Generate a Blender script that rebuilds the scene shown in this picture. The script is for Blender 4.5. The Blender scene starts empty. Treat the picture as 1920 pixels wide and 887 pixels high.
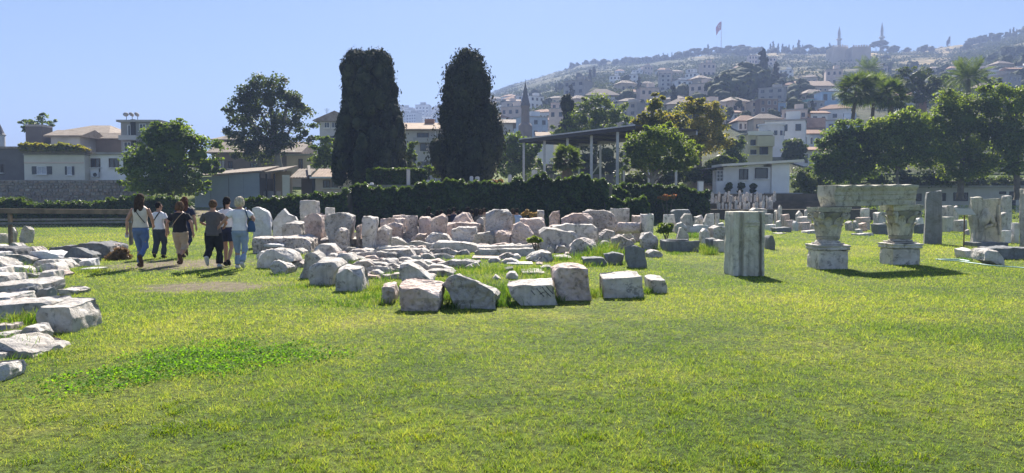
import bpy, bmesh, math, random
import numpy as np
from mathutils import Vector, Matrix, noise
R = math.radians
random.seed(7); rng = np.random.default_rng(7)
scene = bpy.context.scene
COL = scene.collection

# ------------------------------------------------------------------ camera
F = 1400.0                    # focal length in photograph pixels (photo 1920 x 887)
EYE = 1.5
PITCH = math.atan((443.5 - 383.0) / F)
cam = bpy.data.cameras.new('camera'); cam.sensor_width = 36.0; cam.lens = 36.0 * F / 1920.0
cam.clip_start = 0.1; cam.clip_end = 20000
cam_ob = bpy.data.objects.new('camera', cam); COL.objects.link(cam_ob)
cam_ob.location = (0, 0, EYE); cam_ob.rotation_euler = (R(90) - PITCH, 0, 0)
scene.camera = cam_ob

# ------------------------------------------------------------------ light
SUN_EL, SUN_AZ = 40.0, 2.0    # sun ahead of the camera, a little to the right (degrees)
world = bpy.data.worlds.new('World'); scene.world = world; world.use_nodes = True
wn = world.node_tree.nodes; wl = world.node_tree.links
sky = wn.new('ShaderNodeTexSky'); sky.sky_type = 'NISHITA'; sky.sun_disc = False
sky.sun_elevation = R(SUN_EL); sky.sun_rotation = R(SUN_AZ)
sky.altitude = 0; sky.air_density = 0.7; sky.dust_density = 0.25; sky.ozone_density = 3.0
bgn = wn['Background']; bgn.inputs['Strength'].default_value = 0.05
wl.new(sky.outputs[0], bgn.inputs['Color'])
sun = bpy.data.lights.new('sun', 'SUN'); sun.energy = 5.0; sun.angle = R(0.5); sun.color = (1.0, 0.93, 0.82)
sun_ob = bpy.data.objects.new('sun', sun); COL.objects.link(sun_ob)
sd = Vector((math.sin(R(SUN_AZ)) * math.cos(R(SUN_EL)), math.cos(R(SUN_AZ)) * math.cos(R(SUN_EL)), math.sin(R(SUN_EL))))
sun_ob.rotation_euler = sd.to_track_quat('Z', 'Y').to_euler(); sun_ob.location = (0, 0, 60)
vs = scene.view_settings; vs.view_transform = 'Standard'; vs.look = 'None'; vs.gamma = 1.0; vs.exposure = 1.6
scene.render.engine = 'CYCLES'
cy = scene.cycles
cy.max_bounces = 6; cy.diffuse_bounces = 3; cy.glossy_bounces = 2; cy.transmission_bounces = 4
cy.transparent_max_bounces = 6; cy.volume_bounces = 1; cy.caustics_reflective = False; cy.caustics_refractive = False
cy.use_denoising = True; cy.sample_clamp_indirect = 6.0
try: cy.denoiser = 'OPENIMAGEDENOISE'
except Exception: pass

# ------------------------------------------------------------------ photo pixel -> place
CP, SP = math.cos(PITCH), math.sin(PITCH)
def at(x, y, Y):
    u = (x - 960.0) / F; v = -(y - 443.5) / F
    d = Vector((u, CP + v * SP, -SP + v * CP)); s = Y / d.y
    return Vector((d.x * s, Y, EYE + d.z * s))
def gnd(x, y, z=0.0):
    u = (x - 960.0) / F; v = -(y - 443.5) / F
    d = Vector((u, CP + v * SP, -SP + v * CP)); s = (z - EYE) / d.z
    return Vector((d.x * s, d.y * s, z))

# ------------------------------------------------------------------ object helpers
def tag(o, label=None, cat=None, group=None, kind=None):
    if label: o['label'] = label
    if cat: o['category'] = cat
    if group: o['group'] = group
    if kind: o['kind'] = kind
    return o
def thing(name, label, cat, loc=(0, 0, 0), group=None, rz=0.0):
    o = bpy.data.objects.new(name, None); COL.objects.link(o)
    o.location = loc; o.rotation_euler = (0, 0, rz); o.empty_display_size = 0.2
    return tag(o, label, cat, group)
def world_loc(o):
    v = Vector(o.location)
    while o.parent is not None:
        o = o.parent; v = v + Vector(o.location)
    return v
def link(name, me, mat=None, parent=None, loc=(0, 0, 0), rot=(0, 0, 0), scl=(1, 1, 1)):
    o = bpy.data.objects.new(name, me); COL.objects.link(o)
    if mat is not None and not me.materials: me.materials.append(mat)
    o.parent = parent; o.location = loc; o.rotation_euler = rot; o.scale = scl
    return o
def copy_tree(o, parent=None):
    c = o.copy(); COL.objects.link(c); c.parent = parent
    for ch in list(o.children): copy_tree(ch, c)
    return c

class MB:
    """collects plain geometry, in world coordinates or local ones, and links it as one mesh object"""
    def __init__(s): s.v = []; s.f = []
    def add(s, v, f):
        n = len(s.v); s.v += [tuple(p) for p in v]; s.f += [tuple(i + n for i in q) for q in f]; return s
    def box(s, x0, x1, y0, y1, z0, z1, rz=0.0, c=None):
        v = [(x, y, z) for z in (z0, z1) for y in (y0, y1) for x in (x0, x1)]
        if rz:
            cx, cy_ = c if c else ((x0 + x1) / 2, (y0 + y1) / 2); ca, sa = math.cos(rz), math.sin(rz)
            v = [(cx + (x - cx) * ca - (y - cy_) * sa, cy_ + (x - cx) * sa + (y - cy_) * ca, z) for x, y, z in v]
        return s.add(v, [(0, 2, 3, 1), (4, 5, 7, 6), (0, 1, 5, 4), (2, 6, 7, 3), (0, 4, 6, 2), (1, 3, 7, 5)])
    def loft(s, rings, cap=True):
        n = len(rings[0]); v = [p for r in rings for p in r]; f = []
        for k in range(len(rings) - 1):
            for i in range(n):
                j = (i + 1) % n; f.append((k * n + i, k * n + j, (k + 1) * n + j, (k + 1) * n + i))
        if cap:
            f.append(tuple(reversed(range(n)))); f.append(tuple((len(rings) - 1) * n + i for i in range(n)))
        return s.add(v, f)
    def tube(s, pts, rad, n=8, cap=True):
        pts = [Vector(p) for p in pts]; rings = []
        if not hasattr(rad, '__len__'): rad = [rad] * len(pts)
        up = Vector((0.13, 0.21, 0.97))
        for i, p in enumerate(pts):
            d = (pts[min(i + 1, len(pts) - 1)] - pts[max(i - 1, 0)]).normalized()
            a = d.cross(up if abs(d.dot(up)) < .95 else Vector((1, 0, 0))).normalized(); b = d.cross(a)
            rings.append([p + a * (rad[i] * math.cos(t)) + b * (rad[i] * math.sin(t)) for t in [2 * math.pi * k / n for k in range(n)]])
        return s.loft([[tuple(q) for q in r] for r in rings], cap)
    def lathe(s, prof, c=(0, 0, 0), n=16, sq=None):
        rings = []
        for r, z in prof:
            rings.append([(c[0] + r * math.cos(2 * math.pi * k / n), c[1] + r * math.sin(2 * math.pi * k / n), c[2] + z) for k in range(n)])
        return s.loft(rings)
    def sqloft(s, prof, c=(0, 0, 0), rz=0.0, ratio=1.0):
        rings = []
        ca, sa = math.cos(rz), math.sin(rz)
        for h, z in prof:
            r = []
            for sx, sy in ((-1, -1), (1, -1), (1, 1), (-1, 1)):
                x, y = sx * h, sy * h * ratio
                r.append((c[0] + x * ca - y * sa, c[1] + x * sa + y * ca, c[2] + z))
            rings.append(r)
        return s.loft(rings)
    def prism(s, poly, y0, y1):
        """poly of (x, z), extruded along y"""
        n = len(poly)
        v = [(x, y0, z) for x, z in poly] + [(x, y1, z) for x, z in poly]
        f = [tuple(range(n)), tuple(reversed(range(n, 2 * n)))] + [(i, i + n, (i + 1) % n + n, (i + 1) % n) for i in range(n)]
        return s.add(v, f)
    def mesh(s, name, off=(0, 0, 0), smooth=None):
        me = bpy.data.meshes.new(name)
        me.from_pydata([(x - off[0], y - off[1], z - off[2]) for x, y, z in s.v], [], s.f)
        bm = bmesh.new(); bm.from_mesh(me); bmesh.ops.recalc_face_normals(bm, faces=bm.faces); bm.to_mesh(me); bm.free()
        if smooth is not None:
            me.polygons.foreach_set('use_smooth', [True] * len(me.polygons)); me.set_sharp_from_angle(angle=R(smooth))
        return me
    def build(s, name, mat, parent=None, smooth=None, loc=None):
        if parent is not None:
            return link(name, s.mesh(name, world_loc(parent), smooth), mat, parent)
        if loc is None:
            a = np.array(s.v); loc = ((a[:, 0].min() + a[:, 0].max()) / 2, (a[:, 1].min() + a[:, 1].max()) / 2, a[:, 2].min())
        return link(name, s.mesh(name, loc, smooth), mat, None, loc)

def np_mesh(name, V, Fc, smooth=False):
    """V (n,3), Fc (m,k) -> mesh, quickly"""
    V = np.asarray(V, dtype=np.float32); Fc = np.asarray(Fc, dtype=np.int32); m, k = Fc.shape
    me = bpy.data.meshes.new(name)
    me.vertices.add(len(V)); me.vertices.foreach_set('co', V.ravel())
    me.loops.add(m * k); me.loops.foreach_set('vertex_index', Fc.ravel())
    me.polygons.add(m); me.polygons.foreach_set('loop_start', np.arange(0, m * k, k, dtype=np.int32))
    try: me.polygons.foreach_set('loop_total', np.full(m, k, dtype=np.int32))
    except Exception: pass
    if smooth: me.polygons.foreach_set('use_smooth', np.ones(m, dtype=bool))
    me.update(calc_edges=True); me.validate()
    return me

# ------------------------------------------------------------------ materials
def new_mat(name):
    m = bpy.data.materials.new(name); m.use_nodes = True; nt = m.node_tree
    return m, nt, nt.nodes['Principled BSDF'], nt.nodes['Material Output']
def N(nt, t, **kw):
    n = nt.nodes.new(t)
    for k, v in kw.items():
        if k in n.inputs: n.inputs[k].default_value = v
        else: setattr(n, k, v)
    return n
def c4(c): return (c[0], c[1], c[2], 1.0)
def ramp(nt, stops, fac):
    r = nt.nodes.new('ShaderNodeValToRGB'); e = r.color_ramp.elements
    while len(e) < len(stops): e.new(0.5)
    for el, (p, c) in zip(e, stops): el.position = p; el.color = c4(c)
    nt.links.new(fac, r.inputs[0]); return r.outputs[0]
def mixc(nt, fac, a, b, mode='MIX'):
    n = nt.nodes.new('ShaderNodeMix'); n.data_type = 'RGBA'; n.blend_type = mode
    for sock, val in ((n.inputs[0], fac), (n.inputs[6], a), (n.inputs[7], b)):
        if hasattr(val, 'is_linked') or hasattr(val, 'links'): nt.links.new(val, sock)
        elif isinstance(val, (int, float)): sock.default_value = val
        else: sock.default_value = c4(val)
    return n.outputs[2]
def noise_fac(nt, vec, scale, detail=4, rough=.55, dist=0.0):
    n = N(nt, 'ShaderNodeTexNoise', Scale=scale, Detail=detail, Roughness=rough, Distortion=dist)
    if vec is not None: nt.links.new(vec, n.inputs['Vector'])
    return n.outputs['Fac']
def coords(nt, world_space=False):
    if world_space: return nt.nodes.new('ShaderNodeNewGeometry').outputs['Position']
    return nt.nodes.new('ShaderNodeTexCoord').outputs['Object']
def bump(nt, bsdf, h, strength=.4, dist=.02):
    b = N(nt, 'ShaderNodeBump', Strength=strength, Distance=dist); nt.links.new(h, b.inputs['Height'])
    nt.links.new(b.outputs[0], bsdf.inputs['Normal'])
def rnd_value(nt, col, amt=.2):
    """per-object lightness change"""
    oi = nt.nodes.new('ShaderNodeObjectInfo'); mr = N(nt, 'ShaderNodeMapRange'); mr.inputs[3].default_value = 1 - amt; mr.inputs[4].default_value = 1 + amt
    nt.links.new(oi.outputs['Random'], mr.inputs[0])
    h = nt.nodes.new('ShaderNodeHueSaturation'); nt.links.new(mr.outputs[0], h.inputs['Value']); nt.links.new(col, h.inputs['Color'])
    return h.outputs[0]
def plain(name, c1, c2=None, scale=3.0, rough=.85, bmp=.3, bscale=None, rnd=.12, detail=5, ws=False, metal=0.0, bdist=.02):
    m, nt, b, out = new_mat(name); vec = coords(nt, ws)
    if c2 is None: c2 = tuple(x * .72 for x in c1)
    col = ramp(nt, [(.3, c2), (.68, c1)], noise_fac(nt, vec, scale, detail))
    if rnd: col = rnd_value(nt, col, rnd)
    nt.links.new(col, b.inputs['Base Color']); b.inputs['Roughness'].default_value = rough; b.inputs['Metallic'].default_value = metal
    b.inputs['Specular IOR Level'].default_value = .25
    if bmp: bump(nt, b, noise_fac(nt, vec, bscale or scale * 6, 6, .6), bmp, bdist)
    return m
def stone_mat(name, light, mid, dark, lichen=(.06, .06, .05), lich=.5, scale=1.6, pit=0.0, tint=None, tint_amt=0.0, rough=.85, streak=0.0, veins=0.0):
    m, nt, b, out = new_mat(name); tc = nt.nodes.new('ShaderNodeTexCoord')
    oi = nt.nodes.new('ShaderNodeObjectInfo')
    va = nt.nodes.new('ShaderNodeVectorMath'); va.operation = 'MULTIPLY_ADD'
    cmb = nt.nodes.new('ShaderNodeCombineXYZ')
    for k in range(3): nt.links.new(oi.outputs['Random'], cmb.inputs[k])
    va.inputs[1].default_value = (1, 1, 1)
    sc = nt.nodes.new('ShaderNodeVectorMath'); sc.operation = 'SCALE'; sc.inputs['Scale'].default_value = 37.0
    nt.links.new(cmb.outputs[0], sc.inputs[0])
    nt.links.new(tc.outputs['Object'], va.inputs[0]); nt.links.new(sc.outputs[0], va.inputs[2]); vec = va.outputs[0]
    col = ramp(nt, [(.25, dark), (.5, mid), (.72, light)], noise_fac(nt, vec, scale, 8, .62, .4))
    if veins:
        w = N(nt, 'ShaderNodeTexWave', Scale=.9, Distortion=9.0, Detail=4.0); nt.links.new(vec, w.inputs['Vector'])
        vf = ramp(nt, [(.0, (veins,) * 3), (.25, (0, 0, 0))], w.outputs['Fac'])
        col = mixc(nt, vf, col, dark)
    if tint is not None:
        tf = ramp(nt, [(.42, (0, 0, 0)), (.66, (tint_amt,) * 3)], noise_fac(nt, vec, scale * .7, 5, .6))
        col = mixc(nt, tf, col, tint)
    if streak:
        mp = nt.nodes.new('ShaderNodeMapping'); mp.inputs['Scale'].default_value = (7, 7, .5); nt.links.new(vec, mp.inputs[0])
        sf = ramp(nt, [(.5, (0, 0, 0)), (.72, (streak,) * 3)], noise_fac(nt, mp.outputs[0], 1.5, 5, .6))
        col = mixc(nt, sf, col, tuple(x * .35 for x in dark))
    bf = ramp(nt, [(.50, (0, 0, 0)), (.64, (.45,) * 3)], noise_fac(nt, vec, scale * 1.5, 6, .65, 1.2)); col = mixc(nt, bf, col, tuple(x * y for x, y in zip(mid, (.62, .54, .44))))
    lf = ramp(nt, [(.53, (0, 0, 0)), (.60, (lich,) * 3)], noise_fac(nt, vec, scale * 3.6, 9, .75, .3))
    col = mixc(nt, lf, col, lichen)
    h = noise_fac(nt, vec, 11, 9, .68)
    if pit:
        vo = N(nt, 'ShaderNodeTexVoronoi', Scale=11.0); nt.links.new(vec, vo.inputs['Vector'])
        pf = ramp(nt, [(.12, (pit,) * 3), (.32, (0, 0, 0))], vo.outputs['Distance'])
        col = mixc(nt, pf, col, tuple(x * .4 for x in dark))
        mh = nt.nodes.new('ShaderNodeMath'); mh.operation = 'ADD'; nt.links.new(h, mh.inputs[0]); nt.links.new(vo.outputs['Distance'], mh.inputs[1]); h = mh.outputs[0]
    col = rnd_value(nt, col, .14)
    nt.links.new(col, b.inputs['Base Color']); b.inputs['Roughness'].default_value = rough; b.inputs['Specular IOR Level'].default_value = .25
    bump(nt, b, h, .9, .05)
    return m
def leaf_mat(name, cols, trans=.45, scale=.5, rough=.55, tcol=None, island=True, ws=True):
    m, nt, b, out = new_mat(name); nt.nodes.remove(b)
    geo = nt.nodes.new('ShaderNodeNewGeometry')
    f = noise_fac(nt, geo.outputs['Position'], scale, 3, .6)
    if island:
        mm = nt.nodes.new('ShaderNodeMath'); mm.operation = 'MULTIPLY_ADD'; mm.inputs[1].default_value = .42; 
        nt.links.new(geo.outputs['Random Per Island'], mm.inputs[0])
        m2 = nt.nodes.new('ShaderNodeMath'); m2.operation = 'SUBTRACT'; m2.inputs[1].default_value = .21; nt.links.new(f, m2.inputs[0]); nt.links.new(m2.outputs[0], mm.inputs[2]); f = mm.outputs[0]
    k = len(cols); col = ramp(nt, [(.25 + .5 * i / (k - 1), c) for i, c in enumerate(cols)], f)
    col = rnd_value(nt, col, .1)
    p = N(nt, 'ShaderNodeBsdfPrincipled', Roughness=rough); p.inputs['Specular IOR Level'].default_value = .3; nt.links.new(col, p.inputs['Base Color'])
    t = nt.nodes.new('ShaderNodeBsdfTranslucent')
    tc_ = mixc(nt, 1.0, col, tcol or (1.5, 1.35, .45), 'MULTIPLY'); nt.links.new(tc_, t.inputs['Color'])
    mx = N(nt, 'ShaderNodeMixShader'); mx.inputs[0].default_value = trans
    nt.links.new(p.outputs[0], mx.inputs[1]); nt.links.new(t.outputs[0], mx.inputs[2]); nt.links.new(mx.outputs[0], out.inputs['Surface'])
    return m
def glass_mat(name, c=(.03, .035, .045)):
    m, nt, b, out = new_mat(name); b.inputs['Base Color'].default_value = c4(c); b.inputs['Roughness'].default_value = .12
    b.inputs['Specular IOR Level'].default_value = .5
    return m

MT = {}
MT['marble'] = stone_mat('marble', (.76, .71, .65), (.61, .57, .53), (.38, .36, .34), lich=.6, streak=.25)
MT['grey'] = stone_mat('grey_marble', (.70, .65, .59), (.57, .53, .49), (.35, .34, .32), lich=.55, streak=.3, veins=.25)
MT['pink'] = stone_mat('pink_stone', (.74, .63, .57), (.62, .52, .47), (.40, .33, .30), lich=.45, pit=.55, tint=(.42, .26, .20), tint_amt=.5)
MT['pitted'] = stone_mat('pitted_stone', (.66, .59, .54), (.53, .47, .43), (.28, .25, .23), lich=.6, pit=.85, scale=2.2)
MT['rock'] = stone_mat('rough_rock', (.66, .62, .58), (.50, .47, .44), (.25, .24, .23), lich=.55, scale=2.0, pit=.3)
MT['green'] = stone_mat('stained_marble', (.76, .72, .62), (.63, .60, .51), (.38, .36, .30), lich=.5, tint=(.38, .37, .26), tint_amt=.28, streak=.4)
MT['shaft'] = stone_mat('pillar_marble', (.70, .67, .59), (.59, .56, .48), (.39, .37, .31), lich=.35, tint=(.30, .31, .21), tint_amt=.35, streak=.6, scale=1.1)
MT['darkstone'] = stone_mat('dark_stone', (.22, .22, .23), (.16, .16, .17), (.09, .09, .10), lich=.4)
MT['slate'] = stone_mat('slate_grey_stone', (.27, .28, .29), (.22, .23, .24), (.15, .16, .16), lich=.25, streak=.3)
MT['crevice_shade'] = stone_mat('crevice_shaded_marble', (.42, .41, .35), (.33, .32, .27), (.19, .19, .16), lich=.4, tint=(.20, .18, .10), tint_amt=.5)  # brown-patched marble, darkened to paint crevice shade behind the capital leaves
MT['white_stone'] = stone_mat('white_stone', (.74, .73, .72), (.64, .63, .63), (.48, .48, .48), lich=.2)
# ================================================================== terrain
def sm(a, b, x):
    t = min(1.0, max(0.0, (x - a) / (b - a))); return t * t * (3 - 2 * t)
RIDGE = [(-1600, 300), (-200, 300), (600, 300), (700, 268), (745, 242), (835, 226), (880, 205), (905, 190), (925, 176), (945, 168), (960, 163), (985, 157), (1000, 152), (1030, 144), (1060, 136), (1085, 128),
         (1120, 124), (1180, 122), (1215, 121), (1260, 114), (1330, 104), (1400, 103), (1470, 104), (1560, 104), (1640, 102), (1700, 102), (1750, 99), (1800, 92), (1860, 79), (1920, 66), (2100, 40), (3600, 30)]
RDIST = [(-1600, 900), (745, 1250), (915, 1150), (960, 1000), (1100, 900), (1300, 820), (1600, 780), (1920, 720), (3600, 700)]
def interp(tab, x):
    if x <= tab[0][0]: return tab[0][1]
    for (a, va), (b, vb) in zip(tab, tab[1:]):
        if x <= b: return va + (vb - va) * (x - a) / (b - a)
    return tab[-1][1]
def hill_z(px, D):
    """height of the hillside, px = bearing given as the photograph column it lies in"""
    yr, Dr, yb = interp(RIDGE, px), interp(RDIST, px), 326.0
    yr = min(yr, yb - 10)
    if D <= Dr:
        g = max(0.0, (1 / 110 - 1 / D) / (1 / 110 - 1 / Dr)); y = yb + (yr - yb) * g ** 1.22
        return EYE + (383 - y) * D / F
    return EYE + (383 - yr) * Dr / F - (D - Dr) * .28
def bearing(X, Y): return 960 + F * X / Y
def ground_z(X, Y):
    if Y < 110:
        z = 1.35 * sm(47, 70, Y) + 1.65 * sm(70, 80, Y) + 3.0 * sm(80, 110, Y)
        k = sm(.34, .42, X / max(Y, 1.0)); z = z * (1 - k) + k * (.45 * sm(47, 70, Y) + 5.55 * sm(94, 110, Y))
    else: z = hill_z(bearing(X, Y), Y)
    return z
def lawn_z(X, Y):
    return ground_z(X, Y) + .035 * math.sin(X * .7 + 1.3) * math.sin(Y * .45) * sm(3, 9, Y)

# bare, trodden earth on the lawn: centre x, y, radii
DIRT = [tuple(gnd(400, 538)[:2]) + (1.25, 1.0), tuple(gnd(335, 497)[:2]) + (1.6, 2.0), tuple(gnd(372, 418)[:2]) + (2.2, 7.5)]
def dirt_at(X, Y):
    v = np.zeros_like(X)
    for cx, cy_, rx, ry in DIRT:
        d = np.sqrt(((X - cx) / rx) ** 2 + ((Y - cy_) / ry) ** 2) + .22 * np.sin(X * 5.1 + Y * 2.3) + .18 * np.sin(Y * 6.7 - X * 3.1)
        v = np.maximum(v, np.clip((1.15 - d) / .5, 0, 1))
    return v
GRASS_COLS = [(.100, .175, .050), (.195, .285, .066), (.320, .385, .080), (.50, .49, .14)]
# drier, yellower stretches and lusher ones: centre x, y, radii
YELLOW = [tuple(gnd(30, 790)[:2]) + (1.0, 1.3), tuple(gnd(560, 600)[:2]) + (2.4, 1.4), tuple(gnd(1360, 565)[:2]) + (3.4, 1.6), tuple(gnd(1010, 590)[:2]) + (2.2, .6), tuple(gnd(1700, 600)[:2]) + (1.8, .6), tuple(gnd(1650, 470)[:2]) + (9, 5), tuple(gnd(120, 448)[:2]) + (6, 7)]
LUSH = [tuple(gnd(1500, 800)[:2]) + (2.0, .9), tuple(gnd(800, 690)[:2]) + (1.6, .9), tuple(gnd(1250, 640)[:2]) + (2.2, .9), tuple(gnd(300, 570)[:2]) + (1.6, 1.4), tuple(gnd(600, 760)[:2]) + (1.2, .7)]
def ell_mask(nt, pos, zones, wob, soft=.5):
    mask = None
    for cx, cy_, rx, ry in zones:
        mp = nt.nodes.new('ShaderNodeMapping'); mp.vector_type = 'POINT'
        mp.inputs['Scale'].default_value = (1 / rx, 1 / ry, 0); mp.inputs['Location'].default_value = (-cx / rx, -cy_ / ry, 0)
        nt.links.new(pos, mp.inputs[0])
        ln = nt.nodes.new('ShaderNodeVectorMath'); ln.operation = 'LENGTH'; nt.links.new(mp.outputs[0], ln.inputs[0])
        ad = nt.nodes.new('ShaderNodeMath'); ad.operation = 'MULTIPLY_ADD'; ad.inputs[1].default_value = 1.5; nt.links.new(wob, ad.inputs[0])
        nt.links.new(ln.outputs['Value'], ad.inputs[2])
        mr = N(nt, 'ShaderNodeMapRange'); mr.inputs[1].default_value = 1.95; mr.inputs[2].default_value = 1.95 - soft; mr.inputs[3].default_value = 0; mr.inputs[4].default_value = .9
        nt.links.new(ad.outputs[0], mr.inputs[0])
        if mask is None: mask = mr.outputs[0]
        else:
            mx = nt.nodes.new('ShaderNodeMath'); mx.operation = 'MAXIMUM'; nt.links.new(mask, mx.inputs[0]); nt.links.new(mr.outputs[0], mx.inputs[1]); mask = mx.outputs[0]
    return mask
def mathn(nt, op, *vals):
    n = nt.nodes.new('ShaderNodeMath'); n.operation = op
    for i, v in enumerate(vals):
        if hasattr(v, 'links'): nt.links.new(v, n.inputs[i])
        else: n.inputs[i].default_value = v
    return n.outputs[0]
def grass_colour(nt, geo):
    pos = geo.outputs['Position']; wob = noise_fac(nt, pos, 1.1, 5, .65)
    f = mathn(nt, 'MULTIPLY_ADD', noise_fac(nt, pos, .42, 5, .62, .6), .62, .19)
    f = mathn(nt, 'MULTIPLY_ADD', noise_fac(nt, pos, 3.2, 5, .65), .42, mathn(nt, 'SUBTRACT', f, .23))
    f = mathn(nt, 'MULTIPLY_ADD', ell_mask(nt, pos, YELLOW, wob, 1.0), .15, f)
    return mathn(nt, 'MULTIPLY_ADD', ell_mask(nt, pos, LUSH, wob, 1.0), -.055, f)
def make_ground_mat():
    m, nt, b, out = new_mat('lawn_ground'); geo = nt.nodes.new('ShaderNodeNewGeometry'); pos = geo.outputs['Position']
    col = ramp(nt, [(.26, GRASS_COLS[0]), (.44, GRASS_COLS[1]), (.58, GRASS_COLS[2]), (.74, GRASS_COLS[3])], grass_colour(nt, geo))
    fine = ramp(nt, [(.38, (.09, .09, .09)), (.66, (.80, .80, .80))], noise_fac(nt, pos, 16, 7, .75))
    col = mixc(nt, 1.0, col, fine, 'MULTIPLY')
    dcol = ramp(nt, [(.3, (.12, .095, .065)), (.6, (.23, .19, .14)), (.8, (.30, .26, .20))], noise_fac(nt, pos, 5, 6, .65))
    col = mixc(nt, ell_mask(nt, pos, DIRT, noise_fac(nt, pos, 1.7, 5, .65)), col, dcol)
    nt.links.new(col, b.inputs['Base Color']); b.inputs['Roughness'].default_value = .9; b.inputs['Specular IOR Level'].default_value = .1
    bump(nt, b, noise_fac(nt, pos, 30, 6, .75), .8, .05)
    return m
MT['ground'] = make_ground_mat()
def grid_mesh(name, xs, ys, zf):
    V = [(x, y, zf(x, y)) for y in ys for x in xs]; n = len(xs)
    Fc = [(j * n + i, j * n + i + 1, (j + 1) * n + i + 1, (j + 1) * n + i) for j in range(len(ys) - 1) for i in range(n - 1)]
    return np_mesh(name, V, Fc, True)
xs = [-420, -300, -200, -140] + list(np.linspace(-100, 100, 101)) + [140, 200, 300, 420]
ys = [-60, -20, -5, 0] + list(np.linspace(2, 48, 60)) + list(np.linspace(49, 112, 50))
tag(link('lawn', grid_mesh('lawn', xs, ys, lambda x, y: lawn_z(x, y)), MT['ground']), 'wide mown green and yellow lawn of the ruins field', None, None, 'structure')
MT['earth'] = plain('dry_earth', (.30, .26, .19), (.15, .15, .09), .03, bmp=.3, rnd=0, ws=True)
tag(link('ground', grid_mesh('ground', [-2400, -800, 0, 800, 2400], [-250, 0, 600, 1400, 2600], lambda x, y: -1.2), MT['earth']), 'flat dry ground beyond the lawn', None, None, 'structure')

# the hill
def hill_mat():
    m, nt, b, out = new_mat('hillside'); geo = nt.nodes.new('ShaderNodeNewGeometry'); pos = geo.outputs['Position']
    mp = nt.nodes.new('ShaderNodeMapping'); mp.inputs['Scale'].default_value = (.6, .6, 3.2); nt.links.new(pos, mp.inputs[0])
    f = noise_fac(nt, mp.outputs[0], .022, 9, .66, .5)
    col = ramp(nt, [(.36, (.035, .048, .022)), (.45, (.075, .08, .036)), (.52, (.27, .22, .11)), (.64, (.56, .43, .22))], f)
    green = ramp(nt, [(.36, (.030, .044, .020)), (.50, (.060, .075, .034)), (.60, (.12, .115, .06)), (.72, (.26, .22, .13))], f)
    sx = nt.nodes.new('ShaderNodeSeparateXYZ'); nt.links.new(pos, sx.inputs[0]); mrx = N(nt, 'ShaderNodeMapRange'); mrx.inputs[1].default_value = 130; mrx.inputs[2].default_value = 260; nt.links.new(sx.outputs['X'], mrx.inputs[0])
    col = mixc(nt, mrx.outputs[0], green, col)
    f2 = ramp(nt, [(.3, (.55, .55, .55)), (.7, (1.3, 1.3, 1.3))], noise_fac(nt, pos, .35, 6, .7))
    col = mixc(nt, 1.0, col, f2, 'MULTIPLY')
    nt.links.new(col, b.inputs['Base Color']); b.inputs['Roughness'].default_value = .95; b.inputs['Specular IOR Level'].default_value = .1
    bump(nt, b, noise_fac(nt, pos, .25, 8, .7), .8, 2.0)
    return m
def build_hill():
    pxs = list(range(-1500, 700, 100)) + list(range(700, 2000, 10)) + list(range(2000, 3500, 100))
    ds = list(108 * (1.028 ** np.arange(0, 83)))
    V = []; n = len(pxs)
    for D in ds:
        for px in pxs:
            X = (px - 960) * D / F; Dr = interp(RDIST, px)
            z = hill_z(px, D)
            if D > 150: z += noise.fractal(Vector((X * .012, D * .02, 0)), 1, 2, 5) * min(5.0, (D - 150) * .012) * (1 if D < Dr * 1.02 else .5)
            V.append((X, D, max(z, -2.0)))
    Fc = [(j * n + i, j * n + i + 1, (j + 1) * n + i + 1, (j + 1) * n + i) for j in range(len(ds) - 1) for i in range(n - 1)]
    tag(link('hill', np_mesh('hill', V, Fc, True), hill_mat()), 'long hazy hill with dry grass and scrub behind the town', None, None, 'structure')
build_hill()

# ------------------------------------------------------------------ grass and weeds
def blades(X, Y, Z, h, w, lean, two=False):
    n = len(X); a = rng.uniform(0, 2 * np.pi, n); b = rng.uniform(0, 2 * np.pi, n)
    dx, dy = np.cos(a) * w / 2, np.sin(a) * w / 2; lx, ly = np.cos(b) * lean * h, np.sin(b) * lean * h
    if not two:
        V = np.empty((n, 3, 3)); V[:, 0] = np.c_[X - dx, Y - dy, Z]; V[:, 1] = np.c_[X + dx, Y + dy, Z]; V[:, 2] = np.c_[X + lx, Y + ly, Z + h]
        return V.reshape(-1, 3), np.arange(3 * n).reshape(n, 3)
    V = np.empty((n, 5, 3)); k = .55
    V[:, 0] = np.c_[X - dx, Y - dy, Z]; V[:, 1] = np.c_[X + dx, Y + dy, Z]
    V[:, 2] = np.c_[X + dx * .8 + lx * .3, Y + dy * .8 + ly * .3, Z + h * k]; V[:, 3] = np.c_[X - dx * .8 + lx * .3, Y - dy * .8 + ly * .3, Z + h * k]
    V[:, 4] = np.c_[X + lx, Y + ly, Z + h * (1 - .25 * np.minimum(lean, 1.5))]
    i = 5 * np.arange(n)[:, None]
    return V.reshape(-1, 3), np.concatenate([i + np.array([[0, 1, 2]]), i + np.array([[0, 2, 3]]), i + np.array([[3, 2, 4]])])
def frustum(n, d0, d1, margin=1.06):
    D = np.sqrt(rng.uniform(d0 ** 2, d1 ** 2, n)); X = rng.uniform(-1, 1, n) * D * (960 / F) * margin + rng.uniform(-.6, .6, n); return X, D
def lz(X, Y):
    t = np.clip((Y - 47) / 23, 0, 1); z = 1.35 * t * t * (3 - 2 * t); s = np.clip((Y - 3) / 6, 0, 1); s = s * s * (3 - 2 * s)
    return z + .035 * np.sin(X * .7 + 1.3) * np.sin(Y * .45) * s
def patch(X, Y): return .5 + .5 * np.sin(X * 1.3 + 1.7 * np.sin(Y * .9)) * np.sin(Y * 1.1 + 1.3 * np.sin(X * .8 + 2)) 
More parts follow.
